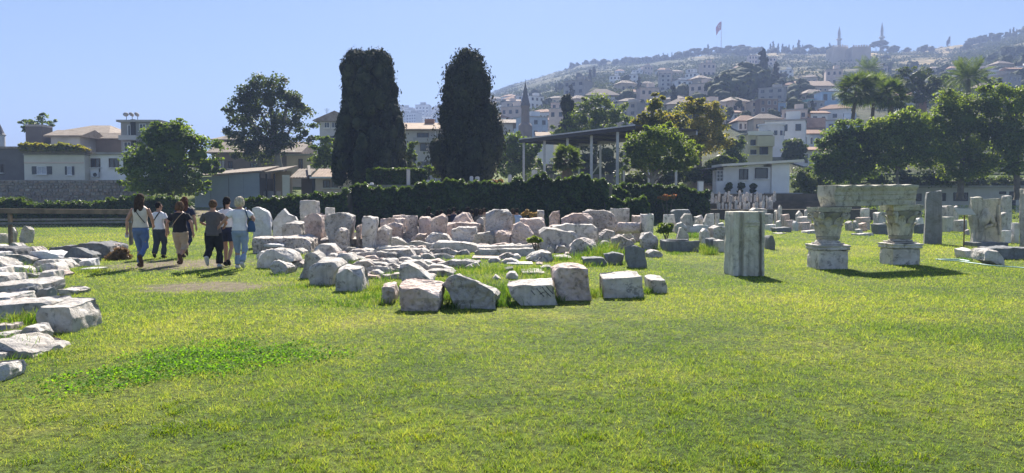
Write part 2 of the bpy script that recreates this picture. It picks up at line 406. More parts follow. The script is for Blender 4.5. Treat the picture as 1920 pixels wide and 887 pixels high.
def fine_patch(X, Y): return .5 + .5 * np.sin(X * 9.3 + 2.1 * np.sin(Y * 6.9)) * np.sin(Y * 8.1 + 1.9 * np.sin(X * 7.8 + 2))
def tiny_patch(X, Y): return .5 + .5 * np.sin(X * 47 + 3.1 * np.sin(Y * 31)) * np.sin(Y * 43 + 2.7 * np.sin(X * 37 + 2))
def micro(X, Y): return np.clip(.5 + .5 * np.sin(X * 118 + 3.3 * np.sin(Y * 71) + 2 * np.sin(X * 13)) * np.sin(Y * 107 + 2.9 * np.sin(X * 83 + 2) + 2 * np.sin(Y * 11)), 0, 1)
MT['grass'] = None
def make_grass_mat():
    m, nt, b, out = new_mat('grass_blade'); nt.nodes.remove(b); geo = nt.nodes.new('ShaderNodeNewGeometry')
    f = grass_colour(nt, geo)
    mm = nt.nodes.new('ShaderNodeMath'); mm.operation = 'MULTIPLY_ADD'; mm.inputs[1].default_value = .46; nt.links.new(geo.outputs['Random Per Island'], mm.inputs[0])
    s = nt.nodes.new('ShaderNodeMath'); s.operation = 'SUBTRACT'; s.inputs[1].default_value = .22; nt.links.new(f, s.inputs[0]); nt.links.new(s.outputs[0], mm.inputs[2])
    col = ramp(nt, [(.22, GRASS_COLS[0]), (.42, GRASS_COLS[1]), (.58, GRASS_COLS[2]), (.78, GRASS_COLS[3])], mm.outputs[0])
    p = N(nt, 'ShaderNodeBsdfPrincipled', Roughness=.6); p.inputs['Specular IOR Level'].default_value = .2; nt.links.new(col, p.inputs['Base Color'])
    t = nt.nodes.new('ShaderNodeBsdfTranslucent'); nt.links.new(mixc(nt, 1.0, col, (1.3, 1.34, .55), 'MULTIPLY'), t.inputs['Color'])
    mx = N(nt, 'ShaderNodeMixShader'); mx.inputs[0].default_value = .5
    nt.links.new(p.outputs[0], mx.inputs[1]); nt.links.new(t.outputs[0], mx.inputs[2]); nt.links.new(mx.outputs[0], out.inputs['Surface'])
    return m
MT['grass'] = make_grass_mat()
VV, FF, off = [], [], 0
for seed_ in range(2):
    n = 900000; Y = 3.5 * (70 / 3.5) ** rng.uniform(0, 1, n); X = rng.uniform(-1, 1, n) * Y * (960 / F) * 1.06 + rng.uniform(-.6, .6, n)
    keep = rng.uniform(0, 1, n) > .9 * dirt_at(X, Y)
    keep &= rng.uniform(0, 1, n) < .25 + .85 * np.where(Y < 14, micro(X, Y), .6)
    keep &= rng.uniform(0, 1, n) < (.45 + .55 * fine_patch(X, Y)) * (.45 + .75 * tiny_patch(X, Y))
    keep &= ~((Y > 46) & (X > -14) & (X < 14)); X, Y = X[keep], Y[keep]
    h = .027 + .0007 * Y; w = .0040 * (Y / 5) ** .92
    mic = micro(X, Y)
    hh = h * (.35 + 1.1 * mic) * rng.uniform(.6, 1.15, len(X)) * (.5 + .35 * patch(X, Y) + .5 * fine_patch(X, Y) ** 2) * (.6 + .8 * tiny_patch(X, Y))
    V, Fc = blades(X, Y, lz(X, Y) - .004, hh, w, rng.uniform(.2, 1.5, len(X)))
    VV.append(V); FF.append(Fc + off); off += len(V)
tag(link('grass', np_mesh('grass', np.concatenate(VV), np.concatenate(FF)), MT['grass']), 'short mown grass blades covering the lawn', None, None, 'stuff')

# bright clover patch and coarser tufts in the lawn
cx, cy_ = gnd(385, 678)[:2]
n = 16000; X = rng.normal(0, 1, n); Y = rng.normal(0, 1, n); r = np.hypot(X, Y); th = np.arctan2(Y, X)
ok = rng.uniform(0, 1, n) < np.clip((1.9 + .45 * np.sin(th * 3 + 1) + .3 * np.sin(th * 7) - r) / .9, 0, 1) * (.35 + .65 * (np.sin(X * 6 + Y * 3) * np.sin(Y * 7 - X * 2) > -.35)); X, Y = cx + X[ok] * .62 + Y[ok] * .25, cy_ + Y[ok] * .72
n = len(X); a = rng.uniform(0, 2 * np.pi, n); s = rng.uniform(.006, .014, n); Z = rng.uniform(.006, .034, n)
V = np.empty((n, 4, 3)); t1, t2 = rng.normal(0, .5, n), rng.normal(0, .5, n)
for k in range(4):
    q = a + k * np.pi / 2; V[:, k] = np.c_[X + np.cos(q) * s, Y + np.sin(q) * s, Z + s * (np.cos(q) * t1 + np.sin(q) * t2)]
MT['clover'] = leaf_mat('clover_leaf', [(.09, .20, .026), (.14, .29, .034), (.22, .36, .05)], .5, 3, rough=.85, tcol=(1.5, 1.6, .3))
tag(link('clover', np_mesh('clover', V.reshape(-1, 3), np.arange(4 * n).reshape(n, 4)), MT['clover']), 'patch of bright green clover in the lawn at lower left', None, None, 'stuff')
MT['tuft'] = leaf_mat('coarse_grass', [(.09, .17, .02), (.16, .24, .03), (.26, .29, .06)], .5, 2, tcol=(1.6, 1.5, .35))
tufts = []
for k in range(240):
    px, py = rng.uniform(-20, 1940), 600 + 300 * rng.uniform(0, 1) ** .8
    tufts.append((*gnd(px, py)[:2], rng.uniform(.04, .12), int(rng.uniform(15, 50)), rng.uniform(.03, .06)))
for px, py, rad, n, h in ((330, 805, .16, 160, .07), (310, 812, .1, 100, .06), (400, 798, .12, 120, .06), (210, 800, .12, 110, .05), (1265, 775, .1, 120, .05), (1395, 870, .13, 150, .06), (1640, 875, .16, 200, .06), (1560, 868, .1, 90, .05), (180, 512, .35, 260, .12), (1120, 545, .2, 70, .1)):
    tufts.append((*gnd(px, py)[:2], rad, n, h))
def tuft_blades(tab, wf=.006, lean=(.3, 1.5)):
    P = [(np.full(n, x), np.full(n, y), np.full(n, r), np.full(n, h)) for x, y, r, n, h in tab]
    X, Y, r_, h_ = (np.concatenate(c) for c in zip(*P)); n = len(X)
    X = X + rng.normal(0, .5, n) * r_; Y = Y + rng.normal(0, .5, n) * r_
    return blades(X, Y, lz(X, Y) - .01, h_ * rng.uniform(.5, 1.2, n), np.maximum(wf, .0006 * Y), rng.uniform(*lean, n), True)
V, Fc = tuft_blades(tufts)
tag(link('coarse_grass', np_mesh('coarse_grass', V, Fc), MT['tuft']), 'coarser grass tufts standing out of the lawn', None, None, 'stuff')
# tall weeds round and between the stones: photo column, row of the foot, radius, blades, height
WEEDS = [(690, 560, .3, 110, .2), (700, 545, .3, 100, .22), (720, 570, .3, 100, .18), (735, 545, .4, 110, .2), (712, 528, .4, 70, .2), (660, 575, .3, 90, .12), (620, 570, .5, 140, .1), (560, 540, .5, 130, .12), (520, 515, .5, 110, .15),
    (850, 575, .2, 110, .2), (842, 560, .2, 120, .3), (945, 570, .2, 120, .25), (950, 555, .2, 120, .3), (960, 545, .3, 130, .3), (830, 530, .5, 160, .2), (860, 515, .6, 170, .2), (890, 505, .7, 190, .2), (930, 510, .7, 200, .2), (965, 515, .7, 210, .22), (1000, 510, .7, 190, .2), (1020, 525, .5, 170, .2),
    (1050, 555, .15, 80, .25), (1045, 565, .15, 80, .2), (1058, 540, .15, 90, .35), (1068, 535, .15, 60, .3), (1116, 555, .15, 90, .25), (1215, 550, .12, 80, .2), (1200, 560, .1, 40, .1), (1030, 490, .5, 130, .25), (1060, 490, .5, 120, .25),
    (1090, 485, .5, 110, .3), (1120, 480, .5, 150, .5), (1135, 475, .4, 170, .6), (1128, 485, .4, 150, .5), (1110, 487, .4, 120, .3), (1165, 478, .3, 60, .3), (1085, 500, .5, 130, .2), (1120, 500, .5, 120, .2), (1180, 495, .4, 90, .2), (1245, 470, .4, 80, .25),
    (670, 500, .3, 130, .35), (745, 520, .4, 110, .25), (850, 492, .6, 130, .2), (600, 512, .4, 70, .2), (1000, 540, .5, 120, .1), (900, 530, .6, 190, .18), (925, 545, .4, 160, .2), (985, 560, .3, 60, .12),
    (1330, 478, .3, 120, .4), (1320, 470, .3, 100, .4), (1270, 478, .4, 80, .15), (1300, 446, .5, 110, .4), (1340, 446, .6, 80, .25), (1800, 488, .15, 60, .15), (1812, 490, .15, 50, .18), (1375, 517, .3, 80, .06), (1420, 519, .3, 80, .06), (1550, 507, .5, 140, .06), (1690, 501, .5, 140, .06),
    (20, 610, .35, 160, .18), (50, 605, .3, 140, .25), (70, 600, .25, 90, .2), (28, 660, .2, 70, .25), (60, 590, .2, 60, .2), (100, 600, .3, 120, .1), (20, 690, .15, 50, .2), (120, 680, .2, 90, .06), (90, 668, .25, 90, .08), (10, 560, .4, 110, .2), (35, 500, .3, 60, .25), (65, 520, .3, 50, .4), (140, 490, .3, 60, .15), (20, 640, .25, 80, .15)]
tab = []
for px, py, r, n, h in WEEDS: tab.append((*gnd(px, py)[:2], r, int(n * 1.4), h * .8))
V, Fc = tuft_blades(tab, .009, (.1, 1.1))
MT['weed'] = leaf_mat('tall_weed', [(.05, .12, .02), (.09, .17, .03), (.16, .22, .05), (.27, .27, .11)], .5, 1.5, tcol=(1.3, 1.45, .4))
tag(link('tall_weeds', np_mesh('tall_weeds', V, Fc), MT['weed']), 'tall uncut weeds growing between the marble blocks', None, None, 'stuff')
# ================================================================== stones of the ruins field
def break_corners(bm, rr, n, lo, hi):
    """knock off corners and edges along random planes"""
    for _ in range(n):
        co = [v.co.copy() for v in bm.verts]; size = max((max(c[i] for c in co) - min(c[i] for c in co)) for i in range(3)); mn_ = min((max(c[i] for c in co) - min(c[i] for c in co)) for i in range(3))
        d = Vector((rr.choice((-1, 1)) * rr.uniform(.15, 1), rr.choice((-1, -1, 1)) * rr.uniform(.1, 1), rr.uniform(.05, 1))).normalized()
        mx = max(c.dot(d) for c in co); cut = mx - rr.uniform(lo, hi) * (mn_ + .25 * size)
        r = bmesh.ops.bisect_plane(bm, geom=list(bm.verts) + list(bm.edges) + list(bm.faces), plane_co=d * cut, plane_no=d, clear_outer=True)
        es = [e for e in r['geom_cut'] if isinstance(e, bmesh.types.BMEdge)]
        if es:
            try: bmesh.ops.edgenet_fill(bm, edges=es)
            except Exception: pass
def roughen(bm, L, amp, freq, seed, bev, segs=2):
    if bev > 0:
        bmesh.ops.bevel(bm, geom=list(bm.edges), offset=bev, segments=segs, affect='EDGES', clamp_overlap=True, profile=.6)
    bmesh.ops.triangulate(bm, faces=bm.faces)
    for _ in range(5):
        es = [e for e in bm.edges if e.calc_length() > L]
        if not es or len(bm.verts) > 4500: break
        bmesh.ops.subdivide_edges(bm, edges=es, cuts=1); bmesh.ops.triangulate(bm, faces=[f for f in bm.faces if len(f.verts) > 3])
    bm.normal_update(); so = Vector((seed * 3.7, seed * 1.9, seed * .7))
    mv = []
    for v in bm.verts:
        p = v.co * freq + so
        n1 = noise.fractal(p, 1.0, 2.0, 4); n2 = noise.fractal(p * 3.3, .8, 2.0, 3)
        chip = max(0.0, noise.noise(p * .9 + Vector((9, 2, 4))) - .18); cell = noise.noise(p * 2.6 + Vector((1, 5, 8)))
        mv.append(v.normal * (amp * (n1 * .9 + n2 * .6) - amp * 2.6 * chip - amp * 1.1 * max(0.0, abs(cell) - .22)))
    for v, m_ in zip(bm.verts, mv): v.co += m_
STONE_N = 0
def stone(name, label, cat, pts, mat='marble', d=.7, Y=None, up=0.0, rough=None, bev=None, rz=0.0, group=None, back=.96, ground=True, lean=0.0, parent=None, L=None, seed=None):
    """a block from the outline of its front face (photo pixels), standing at distance Y with real depth d"""
    global STONE_N; STONE_N += 1; sd_ = seed if seed is not None else STONE_N
    rr = random.Random(sd_ * 13 + 5)
    if len(pts) == 4 and not isinstance(pts[0], (tuple, list)):
        x0, y0, x1, y1 = pts; w = x1 - x0; h = y1 - y0; j = lambda a: rr.uniform(-a, a)
        pts = [(x0 + abs(j(.06 * w)), y0 + abs(j(.10 * h))), (x0 + w * .45, y0 + j(.03 * h)), (x1 - abs(j(.06 * w)), y0 + abs(j(.10 * h))), (x1, y0 + h * .55), (x1 - abs(j(.05 * w)), y1), (x0 + abs(j(.05 * w)), y1), (x0, y0 + h * .5)]
    yb = max(p[1] for p in pts)
    if Y is None: Y = 2100.0 / (yb - 383.0) if yb >= 453 else (28.5 if yb >= 432 else 30.5)
    ys = [p[1] for p in pts]; h = yb - min(ys); xa_, xb_ = min(p[0] for p in pts), max(p[0] for p in pts); inner = xb_ if xa_ + xb_ < 1920 else xa_; outer = xa_ + xb_ - inner
    # the outline is that of the whole block: its inner side and its top are bounded by the back edges
    if abs(inner - 960) > 1: d = min(d, max(.15, .45 * (xb_ - xa_) * Y / abs(inner - 960)))
    Q = []
    for x, y in pts:
        t_ = (x - outer) / (inner - outer); k_ = t_ if (inner - 960) * (inner - outer) < 0 else 0
        p = at(x, y, Y + d * .9 * k_); z = at(x, y, Y).z
        if z < EYE and y < yb - .35 * h: z = max(at(x, y, Y + d * .85 * (1 - (y - min(ys)) / h)).z, .06, z * .45)
        if ground and y > yb - max(3.0, .22 * h): z = min(z, -.04 - .02 * rr.random())
        Q.append((p.x, z))
    cx = (min(q[0] for q in Q) + max(q[0] for q in Q)) / 2; zt = max(q[1] for q in Q); zb = min(q[1] for q in Q)
    crisp = rough is not None and rough <= .021
    if rough is None: rough = .018 + .0009 * Y
    if bev is None: bev = .014
    else: bev *= .6
    if L is None: L = max(.05, .0042 * Y)
    bm = bmesh.new(); n = len(Q); ca = zt - zb
    fv = [bm.verts.new((x - cx, -d / 2 + lean * (z - zb), z)) for x, z in Q]
    bv = []
    for x, z in Q:
        t = (z - zb) / ca
        bv.append(bm.verts.new(((x - cx) * back + rr.uniform(-.03, .03) * d, d / 2 + lean * (z - zb) + rr.uniform(-.08, .08) * d, z + up * t + rr.uniform(-.02, .02) * ca * t)))
    bm.faces.new(fv); bm.faces.new(list(reversed(bv)))
    for i in range(n):
        k = (i + 1) % n; bm.faces.new((fv[k], fv[i], bv[i], bv[k]))
    bmesh.ops.recalc_face_normals(bm, faces=bm.faces)
    if not crisp: break_corners(bm, rr, rr.randint(5, 9) if name in ('boulder', 'stone_fragment') else rr.randint(4, 7), .015, .11 if name in ('boulder', 'stone_fragment') else .075)
    bmesh.ops.recalc_face_normals(bm, faces=bm.faces)
    roughen(bm, L, rough, 1.5, sd_, bev)
    me = bpy.data.meshes.new(name); bm.to_mesh(me); bm.free()
    me.polygons.foreach_set('use_smooth', [True] * len(me.polygons)); me.set_sharp_from_angle(angle=R(26))
    o = link(name, me, MT[mat], parent, (cx, Y + d / 2, 0), (0, 0, rz))
    if parent is None: tag(o, label, cat, group)
    return o
def drum(name, label, cat, x0, y0, x1, y1, mat='marble', Y=None, lying=False, taper=.96, rough=None, axis_rz=0.0):
    global STONE_N; STONE_N += 1
    if Y is None: Y = 2100.0 / (y1 - 383.0) if y1 >= 453 else (28.5 if y1 >= 432 else 30.5)
    rY = Y + .5 * (x1 - x0) * Y / F; a, b = at(x0, y1, rY), at(x1, y0, rY); w = b.x - a.x; zt = at(x1, y0, rY).z
    bm = bmesh.new(); n = 18
    if not lying:
        r = w / 2; zb = min(a.z, -.04)
        lo = [bm.verts.new((r * math.cos(2 * math.pi * k / n), r * math.sin(2 * math.pi * k / n), zb)) for k in range(n)]
        hi = [bm.verts.new((r * taper * math.cos(2 * math.pi * k / n), r * taper * math.sin(2 * math.pi * k / n), zt + .03 * math.sin(k))) for k in range(n)]
        loc = ((a.x + b.x) / 2, Y + r, 0)
    else:
        r = max(.12, (zt - a.z) / 2); zc = zt - r
        lo = [bm.verts.new((-w / 2, r * math.cos(2 * math.pi * k / n), zc + r * math.sin(2 * math.pi * k / n))) for k in range(n)]
        hi = [bm.verts.new((w / 2, r * taper * math.cos(2 * math.pi * k / n), zc + r * taper * math.sin(2 * math.pi * k / n))) for k in range(n)]
        loc = ((a.x + b.x) / 2, Y + r, 0)
    bm.faces.new(lo); bm.faces.new(hi)
    for k in range(n): bm.faces.new((lo[k], lo[(k + 1) % n], hi[(k + 1) % n], hi[k]))
    bmesh.ops.recalc_face_normals(bm, faces=bm.faces)
    roughen(bm, max(.06, .005 * Y), rough or (.008 + .0006 * Y), 1.6, STONE_N, .015)
    me = bpy.data.meshes.new(name); bm.to_mesh(me); bm.free(); me.polygons.foreach_set('use_smooth', [True] * len(me.polygons)); me.set_sharp_from_angle(angle=R(38))
    return tag(link(name, me, MT[mat], None, loc, (0, 0, axis_rz)), label, cat)

G_PILE = None
B, S, BO, D_, ST, FR = 'marble_block', 'stone_slab', 'boulder', 'column_drum', 'stele', 'stone_fragment'
CAT = {B: 'stone block', S: 'slab', BO: 'boulder', D_: 'column drum', ST: 'stele', FR: 'stone'}
def T(name, label, pts, mat='marble', d=.7, **k): return stone(name, label, CAT[name], pts, mat, d, **k)

# ---- front row of the central heap
T(FR, 'small pale block wedged left of the block with a dowel hole, front of the heap', [(718, 536), (744, 534), (747, 552), (742, 570), (716, 568)], 'pink', .4, up=.05)
hole_block = T(B, 'pinkish block with a dowel hole in its sloping top, front of the heap', [(747, 532), (790, 535), (832, 542), (829, 574), (812, 583), (754, 580)], 'pink', .75, up=.10)
T(BO, 'large grey boulder with a sloping top at the front of the heap', [(826, 527), (842, 513), (857, 507), (874, 514), (892, 520), (912, 531), (932, 544), (937, 556), (931, 572), (872, 577), (860, 568), (845, 548)], 'rock', .75, bev=.05, rough=.04, up=-.08)
carved_slab = T(S, 'bluish grey slab with carved marks on its front, lying at the front of the heap', [(950, 531), (1039, 527), (1048, 562), (1030, 568), (978, 570), (960, 556)], 'grey', .6, up=.03)
T(B, 'tall rough pinkish block with tall weeds against its left side, front of the heap', [(1033, 503), (1045, 496), (1090, 495), (1104, 500), (1110, 558), (1060, 562), (1046, 552), (1037, 530)], 'pink', .7, rough=.035, up=.02)
T(B, 'squared marble block with a bright flat top, front right of the heap', [(1122, 517), (1203, 513), (1207, 545), (1210, 556), (1155, 558), (1124, 554)], 'marble', .62, up=.05)
T(B, 'low marble block at the right end of the front row of the heap', [(1207, 520), (1246, 520), (1253, 532), (1251, 547), (1215, 550)], 'marble', .6, up=.03)
T(B, 'bluish rounded block at the left front of the heap above short weeds', [(629, 504), (642, 498), (684, 500), (690, 510), (690, 540), (652, 548), (628, 540)], 'grey', .6, bev=.05, up=.03)
T(B, 'bluish grey block with a slanting bright top on the left edge of the heap', [(580, 497), (597, 486), (640, 488), (648, 498), (632, 530), (610, 536), (580, 527)], 'grey', .8, bev=.04, up=.04)
T(BO, 'bluish boulder with a bright curved ridge on the left edge of the heap', [(552, 512), (562, 496), (577, 476), (590, 468), (606, 471), (618, 482), (622, 500), (600, 515), (578, 521)], 'grey', .8, bev=.06, rough=.04)
T(BO, 'low white broken rock catching the sun on the left edge of the heap', [(503, 498), (520, 482), (545, 489), (557, 498), (553, 513), (520, 512)], 'rock', .8, bev=.04, rough=.05, up=-.1)
T(BO, 'wide bluish rock left of the ridged boulder behind the low white rock', [(479, 476), (492, 465), (540, 464), (560, 476), (566, 490), (520, 502), (484, 500)], 'grey', .7, bev=.06, rough=.04)
T(B, 'long low pitted block with a bright flat top at the left end of the heap', [(471, 445), (580, 444), (597, 449), (600, 470), (560, 474), (474, 472)], 'pitted', 1.1, up=.05)
T(S, 'thin bright slab leaning on the long pitted block', [(494, 456), (534, 458), (536, 463), (494, 463)], 'white_stone', .4, Y=22.6, ground=False)
T(FR, 'pitted rubble stone right of the long low pitted block', [(598, 448), (640, 445), (656, 453), (652, 470), (600, 468)], 'pitted', .9, up=.05)
T(BO, 'smooth bluish rock with a bright rim behind the ridged boulder', [(588, 463), (600, 456), (628, 457), (642, 470), (642, 483), (610, 484), (590, 478)], 'grey', .8, bev=.05)
T(BO, 'rounded grey rock between the bluish blocks at the left of the heap', [(622, 488), (640, 473), (660, 473), (674, 486), (668, 499), (630, 500)], 'grey', .7, bev=.08)
# ---- back of the heap, left
T(ST, 'broad pale stele with a sloping right shoulder beside the white haired woman', [(474, 391), (487, 390), (505, 398), (510, 408), (511, 445), (474, 445)], 'white_stone', .28, Y=26)
T(ST, 'pale broken stele ending in a point left of the tall upright block', [(511, 415), (522, 400), (533, 392), (543, 402), (556, 405), (561, 413), (561, 440), (511, 440)], 'white_stone', .3, Y=27.5)
T(B, 'tall upright pale block sticking up highest at the left of the heap', [(562, 377), (597, 377), (599, 395), (601, 430), (563, 430)], 'marble', .6, Y=27, back=1.0)
T(B, 'small square pale block against the dark ivy behind the heap', [(609, 389), (628, 389), (628, 412), (609, 412)], 'marble', .5, Y=30, rough=.01)
T(S, 'flat pale slab lying in front of the pointed stele', [(522, 420), (545, 417), (575, 419), (575, 434), (530, 434)], 'marble', .8, Y=25, up=.05)
T(B, 'tilted block with a reddish broken corner right of the flat pale slab', [(566, 406), (595, 398), (613, 403), (612, 432), (580, 436), (572, 420)], 'pink', .8, Y=24.5, up=.02)
T(BO, 'big smooth boulder with a rounded top, largest at the left back of the heap', [(606, 412), (615, 400), (655, 399), (667, 406), (669, 425), (656, 443), (630, 447), (610, 432)], 'rock', 1.0, Y=23.5, bev=.10, rough=.03)
T(FR, 'knobbly pitted stone below the big smooth boulder', [(626, 436), (640, 427), (655, 430), (658, 444), (630, 448)], 'pitted', .5, Y=22.6, bev=.05)
T(FR, 'small yellowish stone between the smooth boulder and the tapered block', [(667, 423), (677, 420), (681, 436), (668, 438)], 'pink', .5, Y=24)
T(B, 'upright tapered grey block with a smooth face, left of the pink stones', [(677, 406), (690, 404), (709, 408), (711, 418), (705, 446), (680, 444)], 'marble', .7, Y=23.5, bev=.04)
T(B, 'dark pitted block under the upright tapered block', [(652, 447), (698, 446), (701, 458), (692, 470), (660, 468)], 'pitted', .9, up=.04, rough=.05)
T(FR, 'dark knobbly stone left of the triangular bluish stone', [(700, 430), (718, 422), (736, 430), (733, 446), (703, 449)], 'pitted', .7, Y=24, bev=.06)
T(FR, 'triangular smooth bluish stone in the middle of the heap', [(716, 442), (728, 435), (748, 436), (758, 448), (757, 459), (722, 460)], 'grey', .5, bev=.03)
T(FR, 'long flat pink stone on top of the heap against the ivy', [(712, 411), (738, 409), (760, 410), (762, 421), (714, 423)], 'pink', .9, Y=29)
T(FR, 'low brown stone lying against the ivy left of the brown drum', [(735, 405), (760, 403), (766, 412), (736, 413)], 'pink', .7, Y=31)
T(FR, 'pink stone with a bright ridge below the long flat pink stone', [(720, 424), (742, 417), (757, 421), (758, 434), (724, 436)], 'pink', .7, Y=26.5, bev=.05)
drum(D_, 'rough brown column stump standing among the pink stones', 'column drum', 760, 405, 784, 434, 'pitted', Y=27)
T(FR, 'blunt pink stone right of the rough brown column stump', [(783, 413), (790, 406), (805, 408), (816, 420), (813, 437), (785, 437)], 'pink', .7, Y=27, bev=.05)
T(FR, 'wedge shaped pink stone with its top sloping up to the right', [(806, 413), (832, 402), (838, 406), (837, 433), (812, 433)], 'pink', .9, Y=26, up=.05)
T(FR, 'dark red pitted stone in the shade below the brown stump', [(752, 437), (772, 432), (778, 446), (772, 461), (755, 460)], 'pitted', .7, bev=.06)
T(FR, 'pink stone with a bright left slope and dark weathered foot', [(770, 447), (785, 436), (800, 439), (802, 464), (776, 464)], 'pink', .6, bev=.05)
T(BO, 'rounded rough grey boulder behind the long pale slab', [(796, 443), (812, 434), (840, 439), (852, 452), (842, 466), (800, 467)], 'rock', .9, bev=.08)
T(BO, 'dome shaped pinkish boulder on top of the heap before the seated crowd', [(847, 418), (855, 404), (868, 397), (882, 400), (888, 415), (887, 427), (848, 427)], 'pink', .8, Y=29.5, bev=.10)
T(B, 'long rough pinkish block below the dome shaped boulder', [(832, 419), (860, 416), (902, 419), (904, 434), (835, 437)], 'pink', .9, Y=27.5, rough=.05)
T(B, 'bluish grey pitted block with a cut lower corner, centre of the heap', [(845, 430), (860, 425), (893, 425), (898, 436), (872, 451), (850, 452)], 'rock', .9, Y=24.5, rough=.05)
T(BO, 'big boulder crowning the heap right of the seated crowd', [(909, 399), (925, 393), (950, 392), (960, 402), (962, 428), (940, 434), (912, 428)], 'rock', 1.0, Y=27, bev=.08, rough=.05)
T(FR, 'narrow stone with a bright cap left of the big boulder', [(893, 412), (901, 407), (908, 412), (908, 432), (894, 432)], 'marble', .5, Y=28)
T(BO, 'two toned sloping boulder in the middle of the heap above the slabs', [(866, 454), (895, 438), (920, 433), (932, 438), (930, 458), (905, 463), (880, 462)], 'rock', .9, bev=.05)
T(FR, 'small flat red stone between the boulders at the centre', [(928, 432), (950, 430), (962, 436), (960, 446), (930, 446)], 'pink', .6, Y=26)
T(S, 'rough slab with a bright flat top right of the sloping boulder', [(919, 446), (935, 441), (985, 445), (995, 453), (992, 460), (925, 462)], 'pitted', .9, up=.02)
T(S, 'long pale slab with bevelled ends across the middle of the heap', [(801, 466), (818, 453), (860, 452), (905, 461), (912, 465), (890, 473), (825, 472)], 'marble', .7, up=.02)
T(S, 'upper of two long thin slabs right of the bevelled slab', [(893, 461), (1000, 459), (1005, 464), (1003, 470), (900, 470)], 'marble', .6, Y=22.4, ground=True)
T(S, 'lower of two long thin slabs right of the bevelled slab', [(896, 467), (1003, 465), (1005, 473), (990, 480), (902, 480)], 'marble', .35, up=.02)
T(S, 'thin slab lying behind the low bluish slab', [(704, 462), (765, 460), (768, 467), (706, 469)], 'marble', .6, Y=23)
T(S, 'low bluish slab with rounded right end left of the bevelled slab', [(716, 467), (800, 465), (808, 471), (806, 482), (735, 482)], 'grey', .7, bev=.04)
T(FR, 'flat bluish rock with a bright crest above the yellow grass tuft', [(657, 475), (690, 471), (715, 469), (752, 474), (750, 484), (680, 488)], 'rock', .8, rough=.05, up=-.05)
T(FR, 'flat grey rock behind the slanting block at the front left', [(684, 489), (720, 482), (745, 485), (750, 499), (690, 501)], 'rock', .8, rough=.05, up=-.06)
T(FR, 'flat pale rock just behind the rounded block on the left front', [(672, 505), (700, 495), (735, 496), (742, 512), (690, 516)], 'rock', .7, rough=.05, up=-.05)
T(FR, 'grey angular stone just behind the block with the dowel hole', [(748, 494), (766, 490), (792, 504), (815, 521), (818, 534), (762, 530), (748, 515)], 'marble', .5, Y=13.2, bev=.04)
T(FR, 'smooth blue grey stone behind the grey angular stone', [(770, 490), (788, 486), (806, 498), (810, 512), (785, 514)], 'grey', .5, bev=.04)
T(FR, 'flat broken rock among the weeds in the middle of the heap', [(818, 492), (845, 486), (875, 485), (900, 489), (898, 502), (825, 504)], 'rock', .8, rough=.05, up=-.04)
T(FR, 'low grey stone right of the flat broken rock among the weeds', [(880, 493), (895, 490), (902, 498), (900, 505), (882, 505)], 'grey', .5, bev=.05)
T(S, 'thin brownish plank like slab lying on the weeds', [(884, 480), (945, 483), (945, 488), (884, 487)], 'pink', .7, rough=.01)
T(BO, 'angular grey rock below the two long thin slabs', [(985, 487), (998, 474), (1015, 469), (1033, 473), (1038, 487), (1030, 493)], 'rock', .9, bev=.04)
T(S, 'small flat slab right of the angular grey rock', [(1037, 479), (1060, 478), (1073, 481), (1071, 488), (1038, 488)], 'marble', .8, rough=.02)
T(S, 'flat pale slab sunk in the grass left of the tall rough block', [(978, 506), (1000, 504), (1022, 507), (1024, 516), (982, 517)], 'marble', .9, rough=.02)
T(S, 'narrow white slab lying in the grass below the angular rock', [(950, 493), (1000, 491), (1002, 498), (952, 499)], 'white_stone', .6, rough=.015)
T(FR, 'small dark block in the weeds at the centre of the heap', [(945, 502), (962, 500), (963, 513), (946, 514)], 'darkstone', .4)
T(FR, 'small triangular stone in the weeds behind the carved slab', [(920, 524), (929, 515), (939, 523), (937, 526)], 'grey', .3)
# ---- right half of the heap
T(B, 'large bluish block with its top sloping down to the right, right of centre', [(1008, 432), (1020, 426), (1080, 435), (1087, 441), (1080, 457), (1066, 471), (1012, 469)], 'grey', 1.0, up=.02)
T(BO, 'rounded pinkish boulder just left of the large bluish block', [(958, 443), (963, 421), (975, 415), (990, 424), (1000, 438), (1002, 452), (960, 454)], 'pink', .9, Y=26, bev=.08)
T(B, 'flat topped block with a sunlit top behind the rounded pinkish boulder', [(974, 411), (1018, 409), (1023, 424), (1012, 432), (980, 428)], 'pink', 1.0, Y=27, up=.03)
T(FR, 'small upright pale stone against the ivy right of the dry plant', [(1007, 394), (1020, 395), (1020, 412), (1007, 412)], 'marble', .4, Y=31)
T(FR, 'small pale stone with a slanting left side against the ivy', [(1030, 408), (1037, 397), (1050, 395), (1050, 414), (1030, 414)], 'pink', .4, Y=30.5)
T(BO, 'long rounded pinkish lid stone at the right of the heap', [(1050, 410), (1075, 400), (1105, 401), (1113, 411), (1112, 424), (1052, 425)], 'pink', 1.0, Y=27, bev=.08)
T(B, 'bluish squared block carrying the long rounded lid stone', [(1034, 424), (1060, 419), (1112, 420), (1121, 428), (1120, 437), (1040, 437)], 'grey', .9, Y=26, bev=.04)
T(B, 'big dark pitted block with a flat top at the right back of the heap', [(1089, 397), (1100, 394), (1130, 394), (1150, 400), (1160, 420), (1156, 442), (1105, 442)], 'pitted', 1.0, Y=28, rough=.06)
T(B, 'tall pale upright block standing behind the big dark pitted block', [(1144, 390), (1160, 391), (1180, 391), (1181, 420), (1145, 420)], 'marble', .7, Y=31)
drum(D_, 'pink column shaft lying on its side at the right of the heap', 'column drum', 1157, 416, 1199, 438, 'pink', Y=27, lying=True, axis_rz=-.25)
drum(D_, 'smooth grey column stump standing at the right end of the heap', 'column drum', 1200, 402, 1226, 440, 'grey', Y=27)
